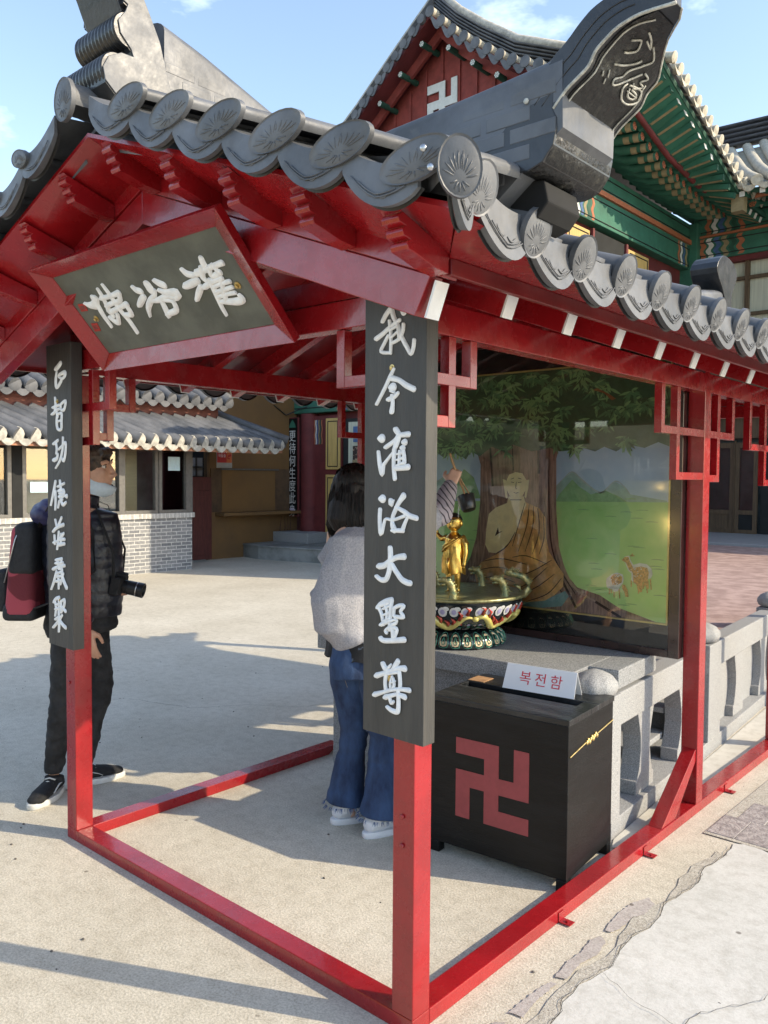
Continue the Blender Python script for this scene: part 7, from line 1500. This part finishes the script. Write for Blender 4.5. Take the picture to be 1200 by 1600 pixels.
# eaves of the wing
def ez(y):   # eave edge height along the east side
    L = [(7.9, 8.45), (8.8, 7.86), (10.0, 7.38), (11.4, 6.96), (12.86, 6.50), (13.6, 6.42), (15, 6.40)]; return interp(L, min(max(y, 7.9), 15))
def rz2(y):
    L = [(7.9, 7.35), (10.1, 6.80), (11.25, 6.50), (12.45, 6.38), (14, 6.36), (15, 6.36)]; return interp(L, min(max(y, 7.9), 15))
XE = -3.62
b = MB(); n = 20; V_ = []
for i in range(n+1):
    y = lerp(9.3, 14.9, i/n); V_ += [(XW, y, rz2(y)+.16), (-4.15, y, rz2(y)+.14), (XE, y, ez(y)-.10)]
b.add(V_, [(i*3+j, (i+1)*3+j, (i+1)*3+j+1, i*3+j+1) for i in range(n) for j in range(2)]); b.build('eave_boarding', TG, H)
k = 0; y = 9.45
while y < 14.2:
    b = MB(); z = rz2(y); b.tube([(XW-.1, y, z+.30-.0*(14-y)), (XW+.35, y, z+.10), (-4.22, y, z+.045)], .070, 12); o = b.build('round_rafter', TG, H, smooth=True, angle=40)
    b = MB(); b.tube([(-4.50, y, z+.065), (-4.40, y, z+.0555)], .0725, 12, cap=False); b.tube([(-4.34, y, z+.0520), (-4.25, y, z+.0455)], .0725, 12, cap=False); b.build('rafter_band', TBE, o, smooth=True)
    medallion((-4.214, y, z+.045), .068, (0, 1, 0), (0, 0, 1), (1, 0, 0), o, TOR, TRED)
    y += .27; k += 1
b = MB(); L = [(-4.12, y_, rz2(y_)+.125) for y_ in [9.35+.28*i for i in range(20)]]; b.tube(L, .045, 8); b.build('eave_batten', TRED, H, smooth=True)
y = 9.4
while y < 14.6:
    b = MB(); b.bar((-4.25, y, rz2(y)+.125), (XE-.02, y, ez(y)-.17), .085, .085); o = b.build('flying_rafter', TG, H)
    d = (V(XE-.02, y, ez(y)-.17)-V(-4.25, y, rz2(y)+.125)).normalized(); b = MB(); b.bar(V(-4.06, y, lerp(rz2(y)+.125, ez(y)-.17, .30))-V(0, 0, .049), V(XE-.04, y, ez(y)-.175)-V(0, 0, .048), .060, .008); b.build('rafter_underside', TBE, o)
    b = MB(); q = V(XE-.02, y, ez(y)-.17); b.bar(q+d*.0005, q+d*.008, .088, .088); b.build('rafter_end', TWH if int(y*10) % 3 else TGD, o)
    y += .27
b = MB(); L = [(XE, y_, ez(y_)-.055) for y_ in [9.3+.28*i for i in range(21)]]; b.tube(L, [(.03, .05)]*21, 6); b.build('eave_edge_board', TGD, H)
# tile edge along the east eave
d = MB(); y = 9.95; PALE = mat('tile with sunlight in colour', (.46, .42, .33), .8, .15, 14, .2, 60)  # sunlight on the hall tiles is put into this pale colour
ysl = []
while y < 14.1: ysl.append(y); y += .235
for y0 in ysl:
    z = ez(y0)+.06; d.tube([(XE+.12, y0, z), (XE-.5, y0, z+.20), (XE-1.2, y0, z+.62)], .075, 10); d.lathe((XE+.122, y0, z), [(.085, -.01), (.085, .01), (.05, .02)], 14, ax=(1, 0, -.3))
for y0, y1 in zip(ysl[:-1], ysl[1:]):
    K = 6; top = []; bot = []
    for j in range(K+1): t = j/K; s_ = sin(pi*t); z = lerp(ez(y0), ez(y1), t)+.06; yy = lerp(y0, y1, t); top.append((XE+.12, yy, z-.04-.04*s_)); bot.append((XE+.13, yy, z-.07-.09*s_))
    d.add(top+bot, [(j, j+1, K+2+j, K+1+j) for j in range(K)])
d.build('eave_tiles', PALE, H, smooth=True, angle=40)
# roof slopes of the wing
b = MB(); V_ = []; prof = [(-7.98, 9.62), (-7.0, 8.75), (-6.2, 8.20), (-5.2, 7.6), (-4.4, 7.1), (XE+.05, 6.5)]
for y0, t in ((10.45, 0), (11.5, .2), (13, 1), (22, 1)):
    for x, z in prof:
        u_ = max(0, (x+6.2)/2.6); V_.append((x, y0, z+(ez(min(y0, 13))-6.5)*u_))
kk = len(prof); b.add(V_, [(i*kk+j, (i+1)*kk+j, (i+1)*kk+j+1, i*kk+j+1) for i in range(3) for j in range(kk-1)]); b.build('wing_roof', RTILE, H)
b = MB(); b.hexa([(-12.4, 10.2, 6.4), (-7.98, 10.2, 9.6), (-7.98, 22, 9.6), (-12.4, 22, 6.4), (-12.4, 10.2, 6.5), (-7.98, 10.2, 9.75), (-7.98, 22, 9.75), (-12.4, 22, 6.5)]); b.build('wing_roof', RTILE, H)
b = MB(); b.add([(-12.6, 8.1, 6.3), (-6.6, 8.1, 6.35), (-5.0, 8.6, 6.6), (XE, 9.2, ez(9.2)), (XE+.05, 10.46, ez(10.46)+.02), (-5.2, 10.46, 7.75), (-6.2, 10.46, 7.5), (-12, 10.7, 7.1), (-6.2, 9.4, 6.9)], [(0, 1, 8, 7), (1, 2, 8), (2, 5, 8), (8, 5, 6), (8, 6, 7), (2, 3, 4, 5)]); b.build('skirt_roof', RTILE, H)
# gable
GY = 10.62
b = MB(); b.prism([(-11.2, 7.0), (-5.2, 7.0), (-5.2, 7.75), (-6.3, 8.25), (-7.05, 8.72), (-7.98, 9.62), (-9.9, 8.15), (-11.2, 7.3)], (0, GY, 0), (1, 0, 0), (0, 0, 1), (0, .1, 0)); gb = b.build('gable_boards', TGR, H)
b = MB()
for x in [-10.4+.38*i for i in range(13)]:
    z = 9.5-abs(x+7.98)*.78; b.box(x-.03, x+.03, GY-.03, GY-.0005, 7.1, max(7.2, z))
b.build('board_strip', TGR, gb)
def rake_band(L, th, y0, y1, nm, m): 
    b = MB(); P = L+[(x, z-th) for x, z in L[::-1]]; b.prism(P, (0, y0, 0), (1, 0, 0), (0, 0, 1), (0, y1-y0, 0)); return b.build(nm, m, H)
RL = [(-7.98, 9.70), (-8.9, 9.02), (-9.9, 8.25), (-11.2, 7.35)]; RRt = [(-7.98, 9.70), (-7.5, 9.22), (-7.0, 8.82), (-6.3, 8.32), (-5.3, 7.85)]
rake_band(RL, .30, 10.35, 10.42, 'verge_board', TGR); rake_band(RRt, .30, 10.35, 10.42, 'verge_board', TGR)
rake_band(RL, .10, 10.02, 10.62, 'verge_soffit', TRED); rake_band(RRt, .10, 10.02, 10.62, 'verge_soffit', TRED)
for (x, z) in ((-8.72, 8.90), (-9.22, 8.52), (-9.72, 8.12), (-8.22, 9.28), (-7.62, 9.02), (-7.1, 8.60), (-6.6, 8.24)):
    b = MB(); b.tube([(x, 10.6, z), (x, 10.12, z)], .055, 10); o = b.build('purlin_end', TGD, H, smooth=True, angle=40); medallion((x, 10.118, z), .052, (1, 0, 0), (0, 0, 1), (0, -1, 0), o, TWH, TGD)
sw = MB(); s5 = .155; pol = [(0, 5), (3, 5), (3, 3), (4, 3), (4, 5), (5, 5), (5, 2), (3, 2), (3, 1), (5, 1), (5, 0), (2, 0), (2, 2), (1, 2), (1, 0), (0, 0), (0, 3), (2, 3), (2, 4), (0, 4)]
sw.prism([(-8.44+a*s5*.88, 7.97+c*s5) for a, c in pol], (0, GY-.031, 0), (1, 0, 0), (0, 0, 1), (0, -.02, 0)); sw.build('temple_emblem', TWH, gb)
# rake tiles
d = MB(); d2 = MB()
for i in range(11):
    x = -7.93+.245*i; z = interp([(a, c+.02) for a, c in RRt], min(x, -5.31)); 
    d.tube([(x, 9.98, z+.02), (x, 10.5, z+.02)], .085, 12); d2.lathe((x, 9.978, z+.02), [(.095, -.01), (.095, .006), (.06, .012)], 14, ax=(0, -1, 0))
    K = 6; x1 = x+.245; z1 = interp([(a, c+.02) for a, c in RRt], min(x1, -5.31)); 
    d2.add([(lerp(x, x1, j/K), 9.99, lerp(z, z1, j/K)-.04*sin(pi*j/K)) for j in range(K+1)]+[(lerp(x, x1, j/K), 9.985, lerp(z, z1, j/K)-.06-.13*sin(pi*j/K)) for j in range(K+1)], [(j, j+1, K+2+j, K+1+j) for j in range(K)])
for i in range(16):
    x = -8.12-.2*i; z = interp([(a, c) for a, c in RL[::-1]], max(x, -11.2)); d2.tube([(x, 9.95, z+.02), (x, 10.5, z+.02)], .085, 10)
    x1 = x-.2; z1 = interp([(a, c) for a, c in RL[::-1]], max(x1, -11.2)); K = 5
    d2.add([(lerp(x, x1, j/K), 9.96, lerp(z, z1, j/K)) for j in range(K+1)]+[(lerp(x, x1, j/K), 9.96, lerp(z, z1, j/K)-.05-.10*sin(pi*j/K)) for j in range(K+1)], [(j, j+1, K+2+j, K+1+j) for j in range(K)])
d.build('rake_covers', PALE, H, smooth=True, angle=40); d2.build('rake_tile_ends', RTILE, H, smooth=True, angle=40)
# layered descending ridge over the rake, and main ridge
for k in range(5):
    for L in (RRt, RL):
        b = MB(); b.tube([(x, 10.28, z+.14+.060*k) for x, z in L], [(.13, .024)]*len(L), 8); b.build('ridge_layer', RTILE, H, smooth=True)
b = MB(); b.tube([(x, 10.28, z+.46) for x, z in RRt], .075, 10); b.tube([(x, 10.28, z+.46) for x, z in RL], .075, 10); b.build('ridge_cap', PALET, H, smooth=True)
# --- right hand hall front
HB_ = MB().box(XW+.105, 4, 14.45, 14.699, 5.72, 6.14).build('front_beam', TG, H, bevel=.01)
for z in (5.80, 6.05): MB().tube([(XW+.2, 14.447, z), (4, 14.447, z)], .010, 6).build('beam_line', TBK, HB_)
MB().box(XW+.145, 4, 14.42, 14.69, 6.1405, 6.18).build('orange_trim', TOR, H)
HB2 = MB().box(XW+.105, 4, 14.47, 14.699, 6.1805, 6.62).build('upper_front_beam', TG, H)
for z in (6.25, 6.5): MB().tube([(XW+.2, 14.467, z), (4, 14.467, z)], .010, 6).build('beam_line', TBK, HB2)
wavebands(-4.80, -3.95, 5.74, 6.12, lambda s, z, e: (s, 14.45-e, z), 0, HB_); wavebands(-4.70, -3.95, 6.2, 6.6, lambda s, z, e: (s, 14.47-e, z), 0, HB2)
MB().box(XW-.10, XW+.25, 14.30, 14.60, 4.9, 6.42).build('corner_column', TG, H, bevel=.02)
MB().box(XW+.255, 4, 14.50, 14.699, 5.62, 5.7195).build('red_lintel', TRED, H)
MB().box(XW+.2, 4, 14.66, 14.698, 4.2, 5.62).build('curtain', CURT, H)
for x in (-4.62, -3.98, -3.30, -2.6, -1.9, -1.2, -.5, .2, .9): MB().box(x, x+.07, 14.56, 14.655, 4.2, 5.6195).build('window_mullion', BROWN, H)
for z in (5.28, 4.60): MB().box(XW+.2, 4, 14.575, 14.65, z, z+.06).build('window_rail', BROWN, H)
MB().box(XW+.2, 4, 14.50, 14.66, 2.95, 4.2).build('upper_band', BROWN, H)
MB().box(XW-.02, 4, 14.40, 14.66, 2.70, 2.9495).build('green_fascia', TG, H); MB().box(XW, 4, 14.52, 14.66, 2.30, 2.6995).build('door_transom', BROWN, H)
def glass_door(x0, x1, dark=False):
    f = MB(); z0, z1 = .50, 2.22
    for a in ((x0, x0+.07, z0, z1), (x1-.07, x1, z0, z1), (x0+.0705, x1-.0705, z1-.10, z1), (x0+.0705, x1-.0705, z0, z0+.07), (x0+.0705, x1-.0705, .86, .94)): f.box(a[0], a[1], 14.54, 14.60, a[2], a[3])
    o = f.build('glass_door', BROWN, H); MB().box(x0+.07, x1-.07, 14.565, 14.57, .94, z1-.10).build('pane', DOORG, o); MB().box(x0+.0705, x1-.0705, 14.56, 14.58, z0+.0705, .8595).build('wood_panel', BROWN if not dark else DARKIN, o)
    return o
for x0, x1, dk in ((-5.30, -4.66, 0), (-4.64, -4.09, 0), (-4.06, -3.66, 1), (-2.9, -2.3, 1), (-2.28, -1.7, 0)): glass_door(x0, x1, dk)
MB().box(-3.60, -3.0, 14.58, 14.66, .5, 2.25).build('doorway_shade_slab', DARKIN, H); MB().box(-4.085, -4.065, 14.52, 14.61, .48, 2.25).build('door_post', BROWN, H)  # doorway is a solid slab with its inner shade put into the colour
MB().box(-5.3, -1.7, 14.67, 14.69, .5, 2.3).build('interior', mat('painted room shade', (.05, .06, .06), .9, .3, 2), H)  # dark sheet carries the shade of the room behind the glass doors
MB().box(-9, 6, 12.0, 14.9, .0, .545).build('front_platform', PG, H, bevel=.01) if False else MB().box(-9, 6, 11.95, 14.9, .0, .50).build('front_platform', GRAN, H, bevel=.01)
# eaves of the right hand hall
b = MB(); b.add([(-4.2, 14.5, 6.62), (4, 14.5, 6.62), (4, 13.0, 6.42), (-3.7, 13.0, 6.42)], [(0, 1, 2, 3)]); b.build('eave_boarding', TG, H)
x = -3.55
while x < 2: 
    b = MB(); b.tube([(x, 14.5, 6.60), (x, 13.55, 6.34)], .070, 12); o = b.build('round_rafter', TG, H, smooth=True, angle=40); medallion((x, 13.547, 6.34), .075, (1, 0, 0), (0, 0, 1), (0, -1, 0), o, TOR, TGD)
    b = MB(); b.bar((x, 13.7, 6.50), (x, 13.02, 6.36), .085, .085); o = b.build('flying_rafter', TG, H); b = MB(); b.bar((x, 13.018, 6.36), (x, 13.010, 6.36), .088, .088); b.build('rafter_end', TWH, o)
    x += .33
MB().tube([(-4.1, 13.55, 6.46), (4, 13.55, 6.46)], .045, 8).build('eave_batten', TOR, H)
MB().box(-3.74, -3.54, 13.05, 13.25, 6.10, 6.5).build('corner_block', TBE, H); 
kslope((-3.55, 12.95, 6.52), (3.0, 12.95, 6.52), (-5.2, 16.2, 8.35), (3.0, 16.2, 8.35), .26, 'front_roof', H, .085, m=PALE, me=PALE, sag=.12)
for k in range(5): b = MB(); b.tube([(-5.4, 16.2, 8.42+.10*k+.02), (-3, 16.2, 8.36+.10*k), (3, 16.2, 8.45+.10*k)], [(.16, .04)]*3, 8); b.build('ridge_layer', RTILE, H, smooth=True)
MB().box(-5.75, -5.55, 7.75, 9.62, 0, 4.5).build('unseen_shade_wall', TRED, H)  # unseen wall, added only to cast shade on the shop's brick wall
kslope((-6.2, 7.6, 4.5), (-6.2, 9.6, 4.5), (-5.3, 7.6, 4.95), (-5.3, 9.6, 4.95), .22, 'unseen_shade_roof', H, .06)  # tiled top of the added wall, also out of view
# little lamp and wires
MB().tube([(-10.93, 9.0, 2.9), (-10.9, 9.3, 2.72), (-10.7, 9.5, 2.85), (-10.4, 9.6, 2.92)], .012, 6).build('loose_cable', BLK, label='thin black cable sagging across the top of the ochre kiosk wall', cat='cable')

# ---------------------------------------------------------------- things behind the photographer, seen mirrored in the glass
BN = empty('temple_banner', (-3.1, -4.0, 0), 'long printed temple banner on a low frame behind the photographer, mirrored in the glass', 'banner')
BV = mat('grey violet banner cloth', (.26, .24, .27), .7, .1, 3, .1, 20); BWT = mat('white banner print', (.75, .75, .73), .6, .04, 20)
def banner_pt(s, z): return V(1.2+s*.96, -4.6-s*.28*0, z)
MB().box(-4.4, -1.2, -4.06, -4.03, 1.38, 1.90).build('cloth', BV, BN); m_ = MB()
for k, ch in enumerate('대수'): put_text(m_, ch, .26, (-2.98+.33*k-.0, -4.025, 1.66), (-1, 0, 0), (0, 0, 1), .001)
m_.build('lettering', BWT, BN)
for x in (-4.4, -1.2): MB().box(x-.03, x+.03, -4.10, -4.065, 0, 1.95).build('banner_pole', STEEL, BN)
SW_ = MB().box(-7.2, 0, -8.4, -8.0, 0, 2.45).build('stone_wall', mat('pale stone wall', (.42, .38, .28), .85, .15, 3, .3, 30, col2=(.52, .48, .38)), label='pale stone block wall behind the photographer, seen only in reflection', cat='wall')
b = MB(); b.lathe((-2.55, -3.35, 0), [(.30, 0), (.50, .3), (.66, .7), (.64, 1.05), (.45, 1.35), (.30, 1.42), (.34, 1.5)], 40); b.build('golden_urn', mat('dull gold leaf', (.75, .58, .22), .4, .15, 8, metal=.6), smooth=True, label='large golden urn behind the photographer, seen as a yellow reflection in the glass', cat='urn')
